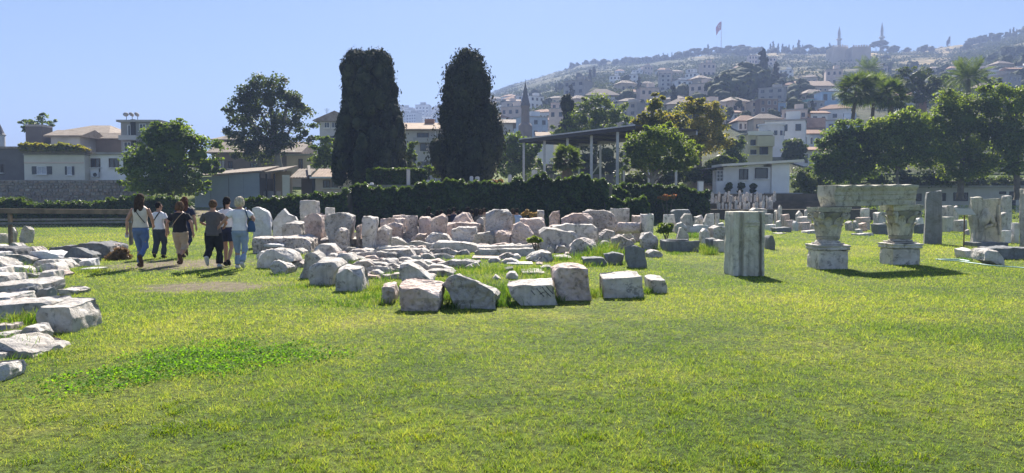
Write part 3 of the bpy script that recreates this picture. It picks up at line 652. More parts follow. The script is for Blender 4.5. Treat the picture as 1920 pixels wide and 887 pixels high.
T(B, 'brown block half hidden behind the smooth grey column stump', [(1184, 405), (1202, 405), (1202, 425), (1184, 425)], 'pink', .6, Y=30.5)
T(BO, 'rough pinkish rock with a split top among the weeds at right', [(1064, 462), (1078, 447), (1095, 443), (1115, 451), (1124, 464), (1120, 479), (1068, 480)], 'pitted', .8, bev=.05, rough=.05)
T(FR, 'rough small rock behind the split topped rock', [(1100, 440), (1112, 434), (1122, 440), (1122, 455), (1103, 455)], 'pitted', .5, bev=.04)
T(BO, 'rounded weathered rock with yellow grass before it, right of the heap', [(1139, 464), (1145, 446), (1160, 441), (1182, 449), (1191, 462), (1188, 474), (1142, 474)], 'pitted', .7, bev=.05, rough=.05)
T(BO, 'grey boulder with a rough left half at the right edge of the heap', [(1195, 447), (1205, 437), (1220, 434), (1232, 445), (1233, 465), (1210, 469), (1198, 461)], 'rock', .8, bev=.05, rough=.05)
T(FR, 'low dark rock on the grass at the right edge of the heap', [(1209, 474), (1222, 467), (1236, 470), (1244, 476), (1240, 480), (1212, 483)], 'rock', .5, bev=.04, rough=.04)
T(ST, 'dark weathered headstone like block standing on the right grass', [(1170, 464), (1190, 458), (1210, 466), (1214, 495), (1209, 502), (1180, 502), (1170, 487)], 'slate', .35, bev=.03, rough=.03)
T(B, 'dark L shaped block left of the headstone like block', [(1131, 476), (1150, 472), (1172, 476), (1170, 488), (1165, 497), (1142, 496)], 'slate', .5, bev=.02)
T(B, 'low greenish grey block lying in the weeds', [(1089, 482), (1130, 481), (1138, 490), (1146, 499), (1095, 500)], 'slate', .45, bev=.02)
T(BO, 'small pale rock behind the weeds between the pink shaft and pitted rocks', [(1120, 436), (1135, 430), (1152, 434), (1155, 446), (1122, 448)], 'pitted', .6, Y=25, bev=.05)

# ---- left heap by the path
T(B, 'biggest block, lying across the front of the left heap', [(62, 580), (80, 565), (175, 564), (180, 575), (186, 592), (187, 620), (150, 628), (110, 626), (72, 606)], 'grey', .75, up=.03, bev=.03, L=.05)
T(B, 'long beam block behind the biggest block of the left heap', [(-60, 570), (128, 558), (136, 563), (134, 590), (60, 600), (-60, 604)], 'grey', .55, Y=9.8, up=.03)
T(BO, 'jagged grey boulder tapering to the right at the near left corner', [(-50, 622), (20, 620), (40, 627), (60, 637), (90, 649), (125, 654), (140, 663), (138, 673), (60, 674), (-50, 668)], 'grey', .7, rough=.05, bev=.04, up=-.05, L=.05)
T(BO, 'smooth rounded rock behind the jagged grey boulder', [(30, 630), (52, 607), (90, 608), (100, 617), (97, 640), (85, 650), (40, 650)], 'rock', .5, Y=7.95, bev=.05)
T(BO, 'pale weathered rock nearest the camera in the left corner', [(-40, 678), (38, 675), (47, 690), (50, 706), (28, 714), (-40, 716)], 'rock', .5, bev=.05, rough=.03, L=.045)
T(FR, 'pale stone half overgrown behind the nearest rock of the left corner', [(-30, 655), (8, 656), (22, 672), (20, 685), (-30, 688)], 'marble', .4, Y=7.1)
T(S, 'pale slab on the left edge above the long beam block', [(-60, 552), (58, 549), (63, 556), (62, 570), (-60, 572)], 'marble', .6, Y=10.9, up=.02)
T(B, 'long sunlit beam block in the middle of the left heap', [(-60, 535), (100, 524), (117, 528), (119, 540), (112, 552), (-60, 558)], 'marble', .8, Y=12.2, up=.04)
T(B, 'short dark faced block before the long sunlit beam', [(66, 542), (103, 538), (105, 559), (70, 561)], 'slate', .3, up=.02)
T(FR, 'wedge shaped dark stone left of the short dark faced block', [(12, 549), (40, 540), (67, 536), (69, 556), (14, 560)], 'slate', .3, Y=11.7)
T(B, 'squared grey block on the left edge behind the sunlit beam', [(-40, 513), (45, 512), (54, 524), (53, 536), (-40, 538)], 'grey', .6, up=.03)
T(B, 'small squared block with a bright top on the right of the left heap', [(71, 519), (80, 509), (115, 508), (119, 513), (119, 527), (72, 527)], 'grey', .5, up=.03)
T(BO, 'rounded bluish boulder above the small squared block', [(63, 507), (70, 496), (110, 491), (126, 498), (134, 511), (128, 518), (66, 518)], 'grey', .7, bev=.07, rough=.03)
T(BO, 'broad boulder with a pale ridge behind the bluish boulder', [(56, 496), (70, 486), (130, 484), (146, 493), (151, 502), (140, 507), (60, 506)], 'rock', .8, bev=.07, rough=.03)
T(BO, 'long pale rounded stone at the back of the left heap', [(50, 477), (60, 470), (90, 469), (140, 476), (147, 483), (142, 492), (56, 492)], 'white_stone', .8, bev=.07)
T(S, 'grey slab sloping down to the right at the back of the left heap', [(121, 477), (140, 462), (155, 463), (190, 477), (192, 492), (126, 492)], 'slate', .5, bev=.05)
T(B, 'small squared pale block below the sloping grey slab', [(146, 489), (185, 486), (187, 499), (150, 501)], 'white_stone', .6, up=.04)
T(S, 'thin flat slab on the grass below the small pale block', [(150, 503), (190, 500), (202, 503), (198, 508), (152, 509)], 'white_stone', .7, rough=.01)
T(BO, 'pointed grey boulder on the left edge of the left heap', [(-40, 484), (10, 480), (22, 485), (40, 496), (49, 505), (46, 511), (-40, 511)], 'grey', .7, bev=.05, rough=.04)
T(B, 'pale block on the left edge behind the pointed grey boulder', [(-40, 472), (24, 471), (27, 484), (24, 491), (-40, 491)], 'white_stone', .7)
T(FR, 'small pale stone with dry grass on the left edge', [(-20, 503), (22, 501), (27, 512), (24, 519), (-20, 520)], 'marble', .5)
T(FR, 'small grey stone between the boulders of the left heap', [(48, 508), (62, 504), (70, 512), (68, 520), (48, 520)], 'grey', .5)
T(BO, 'low dark mound left of the fence post foot', [(-60, 464), (40, 461), (58, 465), (62, 478), (60, 488), (-60, 488)], 'darkstone', 1.0, bev=.06, rough=.03)  # this and the next: dark areas given a mound shape and dark material
T(BO, 'wide dark mound behind the sloping grey slab', [(78, 472), (100, 461), (150, 458), (178, 453), (215, 453), (236, 459), (240, 474), (236, 482), (85, 484)], 'darkstone', 1.1, bev=.06, rough=.04)
T(BO, 'brown sunlit boulder under the dry shrub by the path', [(200, 474), (210, 458), (222, 454), (238, 466), (242, 478), (205, 482)], 'pink', .7, bev=.06)
T(FR, 'round grey stone beyond the fence', [(36, 432), (42, 425), (56, 424), (63, 431), (61, 438), (38, 438)], 'rock', .6, bev=.08)
T(FR, 'pale stone left of the round grey stone beyond the fence', [(17, 428), (26, 425), (33, 433), (31, 438), (18, 438)], 'marble', .6, bev=.05)
T(FR, 'low pale stone at the left picture edge beyond the fence', [(-20, 440), (12, 439), (15, 446), (-20, 447)], 'marble', .5)

# small broken stones lying between the big ones, too alike to tell apart
rq = random.Random(77); RUB = 'small broken stones among the big blocks of the heap'
RPX = [(665, 452), (705, 452), (708, 466), (735, 458), (762, 462), (792, 470), (815, 448), (858, 456), (862, 440), (905, 446), (915, 436), (940, 458), (960, 462), (1003, 444), (1005, 460), (648, 462), (612, 478), (655, 490), (690, 478), (598, 488), (560, 478), (548, 452), (536, 438), (584, 442), (604, 446), (622, 452), (645, 444), (690, 440), (742, 428), (765, 436), (790, 445), (830, 436), (842, 452), (905, 420), (965, 455), (1030, 474), (1055, 470), (1092, 462), (1122, 462), (1100, 478), (1135, 468), (1160, 452), (1185, 455), (1186, 476), (1120, 448), (1060, 436), (1040, 428), (1140, 440), (905, 478), (870, 478), (830, 480), (790, 486), (760, 494), (720, 508), (705, 520), (668, 478), (640, 484), (760, 512), (806, 508), (848, 500), (925, 494), (968, 488), (1012, 494), (1025, 508), (700, 500), (655, 512), (530, 492), (500, 486), (880, 506), (960, 525)]
for k_ in range(46): RPX.append((rq.uniform(490, 1110), 440 + 62 * rq.random() ** 1.6))
MED = []
while len(MED) < 104:
    px, py = rq.uniform(565, 1010), rq.uniform(446, 524)
    if py > 476 and px > 830 or py > 500 and px < 655 or py > 455 and px < 600 or any(abs(px - a) < 20 and abs(py - b) < 6 for a, b in MED): continue
    MED.append((px, py))
LEFTP = [(-5, 470), (30, 470), (58, 482), (40, 512), (60, 522), (5, 528), (52, 540), (30, 555), (75, 548), (8, 565), (40, 578), (66, 590), (20, 600), (12, 622), (55, 640), (70, 660), (110, 520), (120, 505), (100, 488), (140, 495), (30, 495), (130, 552), (5, 640), (88, 535), (90, 508), (0, 545)]
MIDP = [(616, 447), (640, 450), (664, 446), (690, 449), (718, 446), (740, 449), (764, 447), (786, 450), (812, 446), (834, 448), (858, 446), (884, 449), (906, 446), (930, 450), (950, 447), (596, 440), (626, 437), (700, 437), (748, 438), (774, 437), (822, 437), (872, 438), (925, 437), (990, 440), (1040, 444), (1098, 446), (1130, 443), (1172, 447), (560, 437), (530, 440)]
RPX = [(a + rq.uniform(-5, 5), b + 7, 3.0) for a, b in MIDP] + [(a, b, 1.0) for a, b in RPX] + [(a, b, 1.9) for a, b in MED] + [(a, b, 2.0 if b < 560 else 2.6) for a, b in LEFTP]
for px, py, q_ in RPX:
    s_ = rq.uniform(11, 24) * q_ if q_ < 2.9 else rq.uniform(26, 38); w_ = s_ * rq.uniform(.9, 1.6 if q_ < 2.9 else 1.25); h_ = s_ * (rq.uniform(.55, .85) if q_ < 1.5 or q_ > 2.9 else rq.uniform(.30, .5)); w_ *= 1 if q_ < 1.5 or q_ > 2.9 else 1.25; j = lambda: rq.uniform(-.12, .12)
    pts = [(px - w_ * (.5 + j()), py - h_ * (.35 + j())), (px - w_ * (.2 + j()), py - h_ * (.9 + j())), (px + w_ * (.2 + j()), py - h_ * (.95 + j())), (px + w_ * (.5 + j()), py - h_ * (.4 + j())), (px + w_ * (.45 + j()), py + 1), (px - w_ * (.45 + j()), py + 1)]
    Y_0 = 2100.0 / (py - 383); Y_1 = min(Y_0, 30) * (1 if py > 470 else .985)
    lf_ = px < 200; md_ = q_ > 2.9; stone('rubble_stone', 'small broken stone lying among the big blocks of the left heap' if lf_ else 'knobbly middle sized rock leaning on the taller blocks at the back of the heap' if md_ else ('flat broken stone filling the middle of the central heap' if q_ > 1.5 else 'small broken stone lying among the big blocks of the central heap'), 'stone', pts, rq.choice(('marble', 'marble', 'pink', 'rock', 'pitted', 'rock')), rq.uniform(.3, .6), Y=Y_1, group='small stones of the left heap' if lf_ else 'middle sized rocks at the back of the heap' if md_ else ('flat filling stones of the central heap' if q_ > 1.5 else RUB), rough=.03, L=.09)

# carved strokes on the slab and the dowel hole, laid on the faces where a line of sight meets them
def on_face(o, px, py):
    bpy.context.view_layer.update(); d = at(px, py, 10.0) - Vector((0, 0, EYE)); mi = o.matrix_world.inverted(); a = mi @ Vector((0, 0, EYE)); d = (mi.to_3x3() @ d).normalized()
    ok, p, n_, _ = o.ray_cast(a, d); return (p, n_) if ok else None
MT['groove'] = plain('carved_groove', (.10, .10, .11), (.06, .06, .065), 9, bmp=0, rnd=0)
m = MB()
for stroke in (((1006, 541), (1014, 550), (1020, 556)), ((1016, 538), (1024, 548), (1033, 556)), ((1024, 537), (1031, 545), (1037, 551)), ((1012, 552), (1019, 548)), ((996, 545), (1003, 553))):
    P_ = [on_face(carved_slab, *q) for q in stroke]
    if all(P_): m.tube([p + n_ * .001 for p, n_ in P_], [.007] * len(P_), 5)
if m.v: link('carved_marks', m.mesh('carved_marks'), MT['groove'], carved_slab)
h_ = on_face(hole_block, 797, 529)
if h_:
    m = MB(); m.lathe([(.040, -.02), (.040, .003), (.030, .004), (.0295, -.012)], (0, 0, 0), 14)
    o = link('dowel_hole', m.mesh('dowel_hole'), MT['groove'], hole_block, h_[0]); o.rotation_euler = h_[1].to_track_quat('Z', 'Y').to_euler()
# ================================================================== standing pieces on the right lawn
def rough_part(mb, name, mat, parent, L=.09, amp=.012, bev=.012, off=None, seed=None, smooth=35):
    """a part from plain geometry with worn, uneven faces"""
    global STONE_N; STONE_N += 1
    bm = bmesh.new(); me = bpy.data.meshes.new(name); o = off if off is not None else world_loc(parent)
    me.from_pydata([(x - o[0], y - o[1], z - o[2]) for x, y, z in mb.v], [], mb.f); bm.from_mesh(me)
    bmesh.ops.recalc_face_normals(bm, faces=bm.faces)
    roughen(bm, L, amp, 1.7, seed or STONE_N, bev); bm.to_mesh(me); bm.free()
    me.polygons.foreach_set('use_smooth', [True] * len(me.polygons)); me.set_sharp_from_angle(angle=R(smooth))
    return link(name, me, MT[mat] if isinstance(mat, str) else mat, parent)

# upright block with a moulded band
p0 = gnd(1396, 517); pY = 15.75; a, b = at(1374, 517, pY), at(1435, 397, pY); w = b.x - a.x; ht = b.z
pl = thing('marble_pillar', 'upright greyish marble pillar block with grooved front, alone on the lawn', 'pillar', ((a.x + b.x) / 2, pY + w / 2, 0))
cx, cyy = pl.location.x, pl.location.y; hw = w / 2
plan = [(-hw, -hw), (-hw * .62, -hw), (-hw * .56, -hw + .10), (-hw * .40, -hw + .10), (-hw * .32, -hw - .02), (hw * .60, -hw - .02), (hw * .68, -hw + .10), (hw * .80, -hw + .10), (hw * .85, -hw), (hw, -hw), (hw, hw), (-hw, hw)]
def plan_loft(levels):
    m = MB(); m.loft([[(cx + x * s, cyy + y * s, z) for x, y in plan] for s, z in levels]); return m
rough_part(plan_loft([(1.01, -.05), (1.0, .25), (.99, .6), (.975, ht * .765), (.975, ht * .955), (.96, ht)]), 'shaft', 'shaft', pl, .05, .013, .010)
for z0, z1, s in ((ht * .775, ht * .805, 1.0), (ht * .815, ht * .84, .995)):
    m = MB(); m.box(cx - hw * .27, cx + hw * .63, cyy - hw * 1.0 - .035 * s, cyy - hw * .8, z0, z1); rough_part(m, 'band', 'shaft', pl, .06, .003, .006)

# two pedestals with capitals
def pedestal(label, xl, xr, yt, yb, Y, shoulders):
    a, b = at(xl + .27 * (xr - xl), yb, Y), at(xr, yt, Y); w = (b.x - a.x) / 2; h = at(xr, yt, Y + w).z; c = ((a.x + b.x) / 2, Y + w, 0)
    t = thing('column_pedestal', label, 'pedestal', c)
    m = MB(); m.sqloft([(w * .95, -.06), (w * .955, .02), (w * .94, .05), (w * .93, h * .60), (w * .95, h * .63)], c)
    rough_part(m, 'die', 'marble', t, .06, .018, .012)
    m = MB(); m.sqloft([(w * .95, h * .632), (w * 1.03, h * .66), (w * 1.04, h * .72), (w * 1.0, h * .74), (w * 1.07, h * .77), (w * 1.08, h * .83), (w * 1.02, h * .84)], c)
    rough_part(m, 'cornice', 'marble', t, .06, .016, .008)
    m = MB(); m.sqloft([(w * .78, h * .842), (w * .78, h * .90)], c); rough_part(m, 'plinth', 'marble', t, .07, .010, .008)
    m = MB(); m.lathe([(w * .76, h * .90), (w * .79, h * .925), (w * .76, h * .95), (w * .66, h * .955), (w * .64, h * .975), (w * .69, h * .99), (w * .66, h * 1.02)], c, 26)
    rough_part(m, 'base_moulding', 'marble', t, .05, .006, 0)
    return t, c, w, h * 1.02
def leaf_mesh(w, h, out):
    """an acanthus leaf: a curled, ribbed sheet with real thickness, foot at the origin, facing -y"""
    V, Fc = [], []; nu, nv = 7, 7
    for j in range(nv + 1):
        t = j / nv
        for i in range(nu + 1):
            s = i / nu * 2 - 1
            ww = w * (.55 + .45 * math.sin(math.pi * min(1, t * 1.05)) ** .7) * (1 if t < .8 else 1 - (t - .8) * 2.2)
            y = -out * (.25 * t + .9 * max(0, t - .62) ** 1.4 * 2.2) + .18 * w * s * s - .05 * w * math.cos(s * 9)
            z = h * (t - 1.1 * max(0, t - .8) ** 1.3) + .03 * h * abs(math.sin(s * 6)) * (t > .3)
            V.append((s * ww, y, z))
    n = nu + 1
    for j in range(nv):
        for i in range(nu): Fc.append((j * n + i, j * n + i + 1, (j + 1) * n + i + 1, (j + 1) * n + i))
    k = len(V); V += [(x * .96, y + .06 * w + .02, z) for x, y, z in V]
    Fc += [tuple(reversed([q + k for q in f])) for f in list(Fc)]
    edge = list(range(n)) + [j * n + nu for j in range(1, nv + 1)] + [nv * n + i for i in range(nu - 1, -1, -1)] + [j * n for j in range(nv - 1, 0, -1)]
    for q in range(len(edge)):
        a_, b_ = edge[q], edge[(q + 1) % len(edge)]; Fc.append((b_, a_, a_ + k, b_ + k))
    me = np_mesh_any('leaf', V, Fc); return me
def np_mesh_any(name, V, Fc):
    me = bpy.data.meshes.new(name); me.from_pydata(V, [], Fc)
    bm = bmesh.new(); bm.from_mesh(me); bmesh.ops.recalc_face_normals(bm, faces=bm.faces); bm.to_mesh(me); bm.free()
    me.polygons.foreach_set('use_smooth', [True] * len(me.polygons)); me.set_sharp_from_angle(angle=R(50)); return me
def capital(label, c, z0, r, htop, wtop, mat, broken=()):
    t = thing('column_capital', label, 'capital', (c[0], c[1], z0)); H = htop - z0
    m = MB(); m.lathe([(r * .96, z0 - .01), (r * 1.02, z0 + .02), (r * 1.02, z0 + .06), (r * .93, z0 + .08), (r * 1.0, z0 + H * .28), (r * 1.06, z0 + H * .50), (r * 1.14, z0 + H * .66), (r * 1.28, z0 + H * .82)], (c[0], c[1], 0), 24)
    rough_part(m, 'bell', 'crevice_shade', t, .07, .012, 0)  # bell darker than the leaves: shade put into its colour
    lm1, lm2 = leaf_mesh(r * .36, H * .42, .20), leaf_mesh(r * .36, H * .68, .24)
    for row, (lm, n, rr, ph) in enumerate(((lm1, 8, r * 1.0, 0), (lm2, 8, r * 1.0, math.pi / 8))):
        for k in range(n):
            an = ph + 2 * math.pi * k / n
            link('leaf', lm, MT[mat], t, (rr * math.sin(an), -rr * math.cos(an), .07), (0, 0, an))
    vol = MB(); pts = []
    for k in range(22):
        q = k / 21; an = q * 2.3 * 2 * math.pi; rad = .075 * (1 - .78 * q); pts.append((rad * math.cos(an), 0, rad * math.sin(an)))
    vol.tube(pts, [.024 * (1 - .45 * k / 21) for k in range(22)], 6); vm = vol.mesh('volute', smooth=60)
    for k in range(4):
        if k in broken: continue
        an = math.pi / 4 + k * math.pi / 2; rr = wtop * 1.12
        link('volute', vm, MT[mat], t, (rr * math.sin(an), -rr * math.cos(an), H * .72), (0, 0, an + math.pi / 2), (1.25, 1.6, 1.25))
        st = MB(); p_ = [(rr * f * math.sin(an), -rr * f * math.cos(an), H * z) for f, z in ((.72, .45), (.78, .6), (.90, .74), (1.0, .80))]
        st.tube(p_, [.035, .05, .06, .05], 6); link('stalk', st.mesh('stalk', smooth=60), MT[mat], t)
    m = MB(); ring = []
    for z, s in ((z0 + H * .825, .94), (z0 + H * .86, 1.0), (z0 + H * .92, 1.0), (z0 + H * .93, 1.04), (htop, 1.05)):
        rg = []
        for side in range(4):
            for q in np.linspace(-1, 1, 9)[:-1]:
                x, y = q * wtop * s, -wtop * s * (1 - .16 * (1 - q * q)); an = side * math.pi / 2
                rg.append((c[0] + x * math.cos(an) - y * math.sin(an), c[1] + x * math.sin(an) + y * math.cos(an), z))
        ring.append(rg)
    m.loft(ring); rough_part(m, 'abacus', mat, t, .07, .010, .0)
    return t
YL, YR = 17.1, 17.95
tl, cl, wl_, hl = pedestal('left marble pedestal with stepped cornice under a carved capital', 1512, 1594, 449, 506, YL, 0)
tr, cr, wr_, hr = pedestal('right marble pedestal with stepped cornice under a carved capital', 1652, 1730, 447, 500, YR, 0)
zl, zr = at(1570, 388, YL + wl_).z, at(1697, 384, YR + wr_).z
capital('left leaf carved capital with broken top corners under the lintel', cl, hl, wl_ * .74, zl, wl_ * 1.0, 'green', (1,))
capital('right leaf carved capital with yellowish staining under the lintel', cr, hr, wr_ * .74, zr, wr_ * .97, 'green', (2,))
# the beam on top of them
bl, br = at(1556, 386, YL + .10), at(1711, 384, YR + .10); dz = zl + .004
ang = math.atan2(br.y - bl.y, br.x - bl.x); Lb = math.hypot(br.x - bl.x, br.y - bl.y); hb = at(1620, 348, 17.9).z - dz
lt = thing('architrave_block', 'long stained marble architrave block lying across the two capitals', 'architrave', ((bl.x + br.x) / 2, (cl[1] + cr[1]) / 2, dz), rz=0)
prof = [(-.26, 0), (-.26, hb * .26), (-.275, hb * .27), (-.275, hb * .50), (-.29, hb * .52), (-.29, hb * .68), (-.32, hb * .76), (-.345, hb * .86), (-.345, hb * .99), (.26, hb), (.27, hb * .5), (.26, 0)]
m = MB(); X0, X1 = -Lb / 2, Lb / 2
rings = []
for s in np.linspace(0, 1, 12):
    rg = []
    for y, z in prof:
        x = X0 + s * (X1 - X0)
        if s == 0 and z < hb * .4: x += .10 * (1 - z / (hb * .4))
        zz = z - (.03 * abs(math.sin(s * 17)) if z > hb * .9 else 0)
        rg.append((lt.location.x + x * math.cos(ang) - y * math.sin(ang), lt.location.y + x * math.sin(ang) + y * math.cos(ang), dz + zz + s * (zr - zl)))
    rings.append(rg)
m.loft(rings); rough_part(m, 'beam', 'green', lt, .05, .009, .004)

# tall slab
stone('marble_slab', 'tall narrow dark grey slab standing upright right of the capitals', 'slab', [(1735, 372), (1737, 362), (1745, 358), (1768, 358), (1767, 458), (1731, 458)], 'slate', .28, rz=-.35, rough=.012, back=1.0)
# relief block and its base
stone('stone_slab', 'low flat slab under the carved relief block', 'slab', [(1806, 453), (1890, 453), (1892, 463), (1806, 463)], 'slate', .9, rough=.012)
stone('relief_block', 'broken marble block with a carved draped figure in relief', 'relief block', [(1817, 386), (1818, 371), (1837, 370), (1840, 374), (1875, 372), (1879, 380), (1874, 395), (1877, 420), (1878, 444), (1874, 453), (1850, 453), (1843, 448), (1836, 453), (1818, 453), (1820, 430), (1816, 405)], 'shaft', .2, Y=26.9, rough=.03, bev=.03, up=0)
rb = bpy.data.objects['relief_block']; rY = 26.9
fm = MB(); q = lambda x, y, dd=0: tuple(at(x + 4, y, rY - dd * .7))
fm.tube([q(1843, 392, .0), q(1845, 402, .08), q(1840, 415, .1), q(1834, 430, .06), q(1830, 448, 0)], [.10, .16, .18, .15, .10], 10)
fm.tube([q(1845, 400, .03), q(1854, 410, .10), q(1862, 424, .06)], [.08, .11, .05], 8); fm.tube([q(1836, 428, .04), q(1850, 424, .1), q(1864, 418, .02)], [.05, .07, .04], 8)
fm.tube([q(1868, 385, 0), q(1869, 410, .05), q(1870, 440, 0)], [.06, .08, .06], 8)
link('relief_figure', fm.mesh('relief_figure', world_loc(rb), 60), MT['shaft'], rb)
# fallen pieces right
stone('marble_block', 'pale fallen block with a bright top nearest the hose on the right lawn', 'stone block', [(1823, 474), (1832, 468), (1878, 470), (1884, 477), (1883, 494), (1872, 498), (1842, 490), (1820, 489)], 'marble', .7, Y=18.5, bev=.05, up=.05)
stone('marble_block', 'flat block left of the pale fallen block on the right lawn', 'stone block', [(1791, 469), (1824, 468), (1834, 472), (1832, 484), (1800, 484)], 'marble', .6, Y=20.5, bev=.04, up=.03)
stone('marble_block', 'long low block running to the right edge behind the fallen block', 'stone block', [(1830, 464), (1890, 463), (1950, 465), (1952, 486), (1885, 486), (1832, 484)], 'slate', .6, bev=.03, up=.03)
stone('marble_pillar', 'slim grey pillar cut off by the right edge of the picture', 'pillar', [(1913, 362), (1916, 355), (1950, 355), (1950, 465), (1912, 465)], 'shaft', .5, rough=.012, back=1.0)
stone('marble_block', 'pale block standing upright behind the relief block', 'stone block', [(1878, 368), (1897, 367), (1898, 432), (1880, 432)], 'marble', .5, Y=42, rough=.02)
stone('stone_slab', 'white slab lying on the grass behind the relief block', 'slab', [(1876, 432), (1895, 432), (1897, 437), (1876, 437)], 'white_stone', .8, rough=.01)
stone('marble_block', 'broken grey block beside the upright pale block', 'stone block', [(1872, 402), (1884, 398), (1890, 410), (1890, 434), (1873, 434)], 'grey', .6, Y=40, rough=.04)
stone('marble_block', 'white block low on the grass right of the upright pale block', 'stone block', [(1896, 418), (1912, 418), (1912, 434), (1896, 434)], 'white_stone', .6, rough=.015)
# information sign, hose
sg = gnd(1807, 462); s0 = thing('information_sign', 'small tilted information board on a thin post beside the relief block', 'sign', (sg.x, sg.y, 0)); 
m = MB(); m.tube([(sg.x, sg.y, -.1), (sg.x, sg.y, 1.13)], .022, 8); MT['rust'] = plain('rusty_post', (.20, .12, .07), (.10, .06, .04), 8, rough=.8); m.build('post', MT['rust'], s0)
m = MB(); cs = [at(1793, 402, sg.y - .18), at(1824, 398, sg.y - .18), at(1827, 409, sg.y + .1), at(1798, 412, sg.y + .1)]; zc = 1.13
pnl = [(sg.x - .28, sg.y - .12, zc + .0), (sg.x + .33, sg.y - .12, zc + .0), (sg.x + .33, sg.y + .16, zc + .22), (sg.x - .28, sg.y + .16, zc + .22)]
m.add(pnl + [(x, y + .012, z - .018) for x, y, z in pnl], [(0, 1, 2, 3), (7, 6, 5, 4), (0, 4, 5, 1), (1, 5, 6, 2), (2, 6, 7, 3), (3, 7, 4, 0)]); MT['board'] = plain('sign_board', (.38, .40, .32), (.32, .34, .27), 6, rough=.4, bmp=0); m.build('board', MT['board'], s0)
hp = [(1755, 486), (1775, 488), (1800, 490), (1830, 494), (1860, 498), (1890, 500), (1930, 503)]
m = MB(); m.tube([tuple(gnd(x, y, .03 + .01 * math.sin(i * 2.1))) for i, (x, y) in enumerate(hp)], .013, 8)
m.tube([tuple(gnd(x, y, .03)) for x, y in ((1757, 486.5), (1778, 486.5), (1800, 487), (1818, 490))], .022, 8)
MT['hose'] = plain('hose_plastic', (.34, .52, .49), (.28, .46, .44), 5, rough=.4, bmp=0); tag(m.build('garden_hose', MT['hose'], smooth=60), 'pale blue green garden hose lying on the right lawn', 'hose')

# ---- rows of fragments at the far edge of the right lawn
def C_(name, label, pts, mat='grey', d=.6, **k): return stone(name, label, {'marble_block': 'stone block', 'stone_slab': 'slab', 'stele': 'stele', 'stone_fragment': 'stone', 'sarcophagus': 'sarcophagus'}[name], pts, mat, d, **k)
C_('stele', 'pale tapering stele left of the wide grey sarcophagus', [(1244, 402), (1264, 402), (1269, 432), (1241, 432)], 'marble', .4, Y=41, rough=.02)
C_('sarcophagus', 'wide grey sarcophagus in the far row behind the bush', [(1256, 396), (1262, 393), (1292, 393), (1296, 396), (1296, 424), (1257, 424)], 'slate', 1.0, Y=46, rough=.03)
C_('stele', 'bluish stele with a cut corner right of the wide sarcophagus', [(1276, 409), (1283, 401), (1297, 401), (1302, 432), (1272, 432)], 'grey', .4, Y=40, rough=.02)
C_('stele', 'pale stele with a rounded left shoulder in the far row', [(1318, 416), (1324, 401), (1339, 400), (1340, 428), (1317, 428)], 'marble', .4, Y=43, rough=.02)
C_('stele', 'slim pale slab standing close to the round shouldered stele', [(1340, 400), (1349, 400), (1350, 428), (1340, 428)], 'marble', .4, Y=43.5, rough=.015)
C_('stone_fragment', 'grey lump lying between the two pairs of steles', [(1302, 407), (1315, 403), (1322, 412), (1321, 425), (1300, 425)], 'grey', .7, Y=44)
C_('stone_slab', 'long white slab lying level before the steles', [(1286, 424), (1310, 421), (1328, 422), (1330, 430), (1286, 431)], 'white_stone', 1.0, Y=40, rough=.015)
C_('stone_fragment', 'small pale rock under the long white slab', [(1266, 420), (1278, 416), (1288, 424), (1286, 436), (1266, 436)], 'rock', .6, Y=39)
C_('stone_slab', 'flat block with a bright top left of the marble pillar', [(1328, 427), (1345, 424), (1360, 426), (1361, 438), (1330, 439)], 'rock', .8)
C_('stone_fragment', 'dark rounded lump left of the flat block by the pillar', [(1310, 434), (1320, 428), (1330, 432), (1331, 440), (1311, 440)], 'grey', .5, bev=.06)
C_('stone_slab', 'white slab just left of the marble pillar in the far row', [(1346, 419), (1358, 418), (1359, 430), (1347, 430)], 'white_stone', .7, Y=42)
C_('stone_fragment', 'triangular gable stone standing on the grass by the round bush', [(1263, 444), (1273, 427), (1277, 426), (1291, 440), (1292, 447), (1264, 447)], 'grey', .3, rough=.015)
# long trough with a hollow
tg = thing('sarcophagus', 'long open stone trough lying tilted on the lawn left of the pillar', 'sarcophagus', tuple(gnd(1275, 474)))
ty = 23.2; A0, A1 = at(1238, 474, ty + 1.0).x, at(1312, 474, ty).x
m = MB(); m.box(A0, A1, ty, ty + .14, -.05, .36); rough_part(m, 'front_wall', 'slate', tg, .1, .02, .02)
m = MB(); m.box(A0 + .02, A1 - .1, ty + 1.05, ty + 1.2, -.05, .36); rough_part(m, 'back_wall', 'slate', tg, .1, .02, .02)
for xa_, hh_ in ((A0, .34), (A1 - .16, .30)):
    m = MB(); m.box(xa_, xa_ + .14, ty + .145, ty + 1.045, -.05, hh_); rough_part(m, 'end_wall', 'slate', tg, .1, .02, .02)
m = MB(); m.box(A0 + .145, A1 - .165, ty + .145, ty + 1.045, -.05, .12); rough_part(m, 'floor', 'slate', tg, .1, .02, 0)
C_('marble_block', 'grey block in weeds left of the square block by the pillar', [(1323, 447), (1345, 446), (1346, 472), (1325, 472)], 'slate', .6, rough=.02)
C_('marble_block', 'square grey block touching the pillar on its left', [(1336, 450), (1358, 449), (1360, 474), (1338, 474)], 'grey', .6, rough=.015)
C_('marble_block', 'dark block with a rounded bright top right of the pillar', [(1432, 445), (1438, 440), (1447, 441), (1454, 455), (1454, 467), (1432, 467)], 'slate', 1.4, rough=.015, bev=.05)
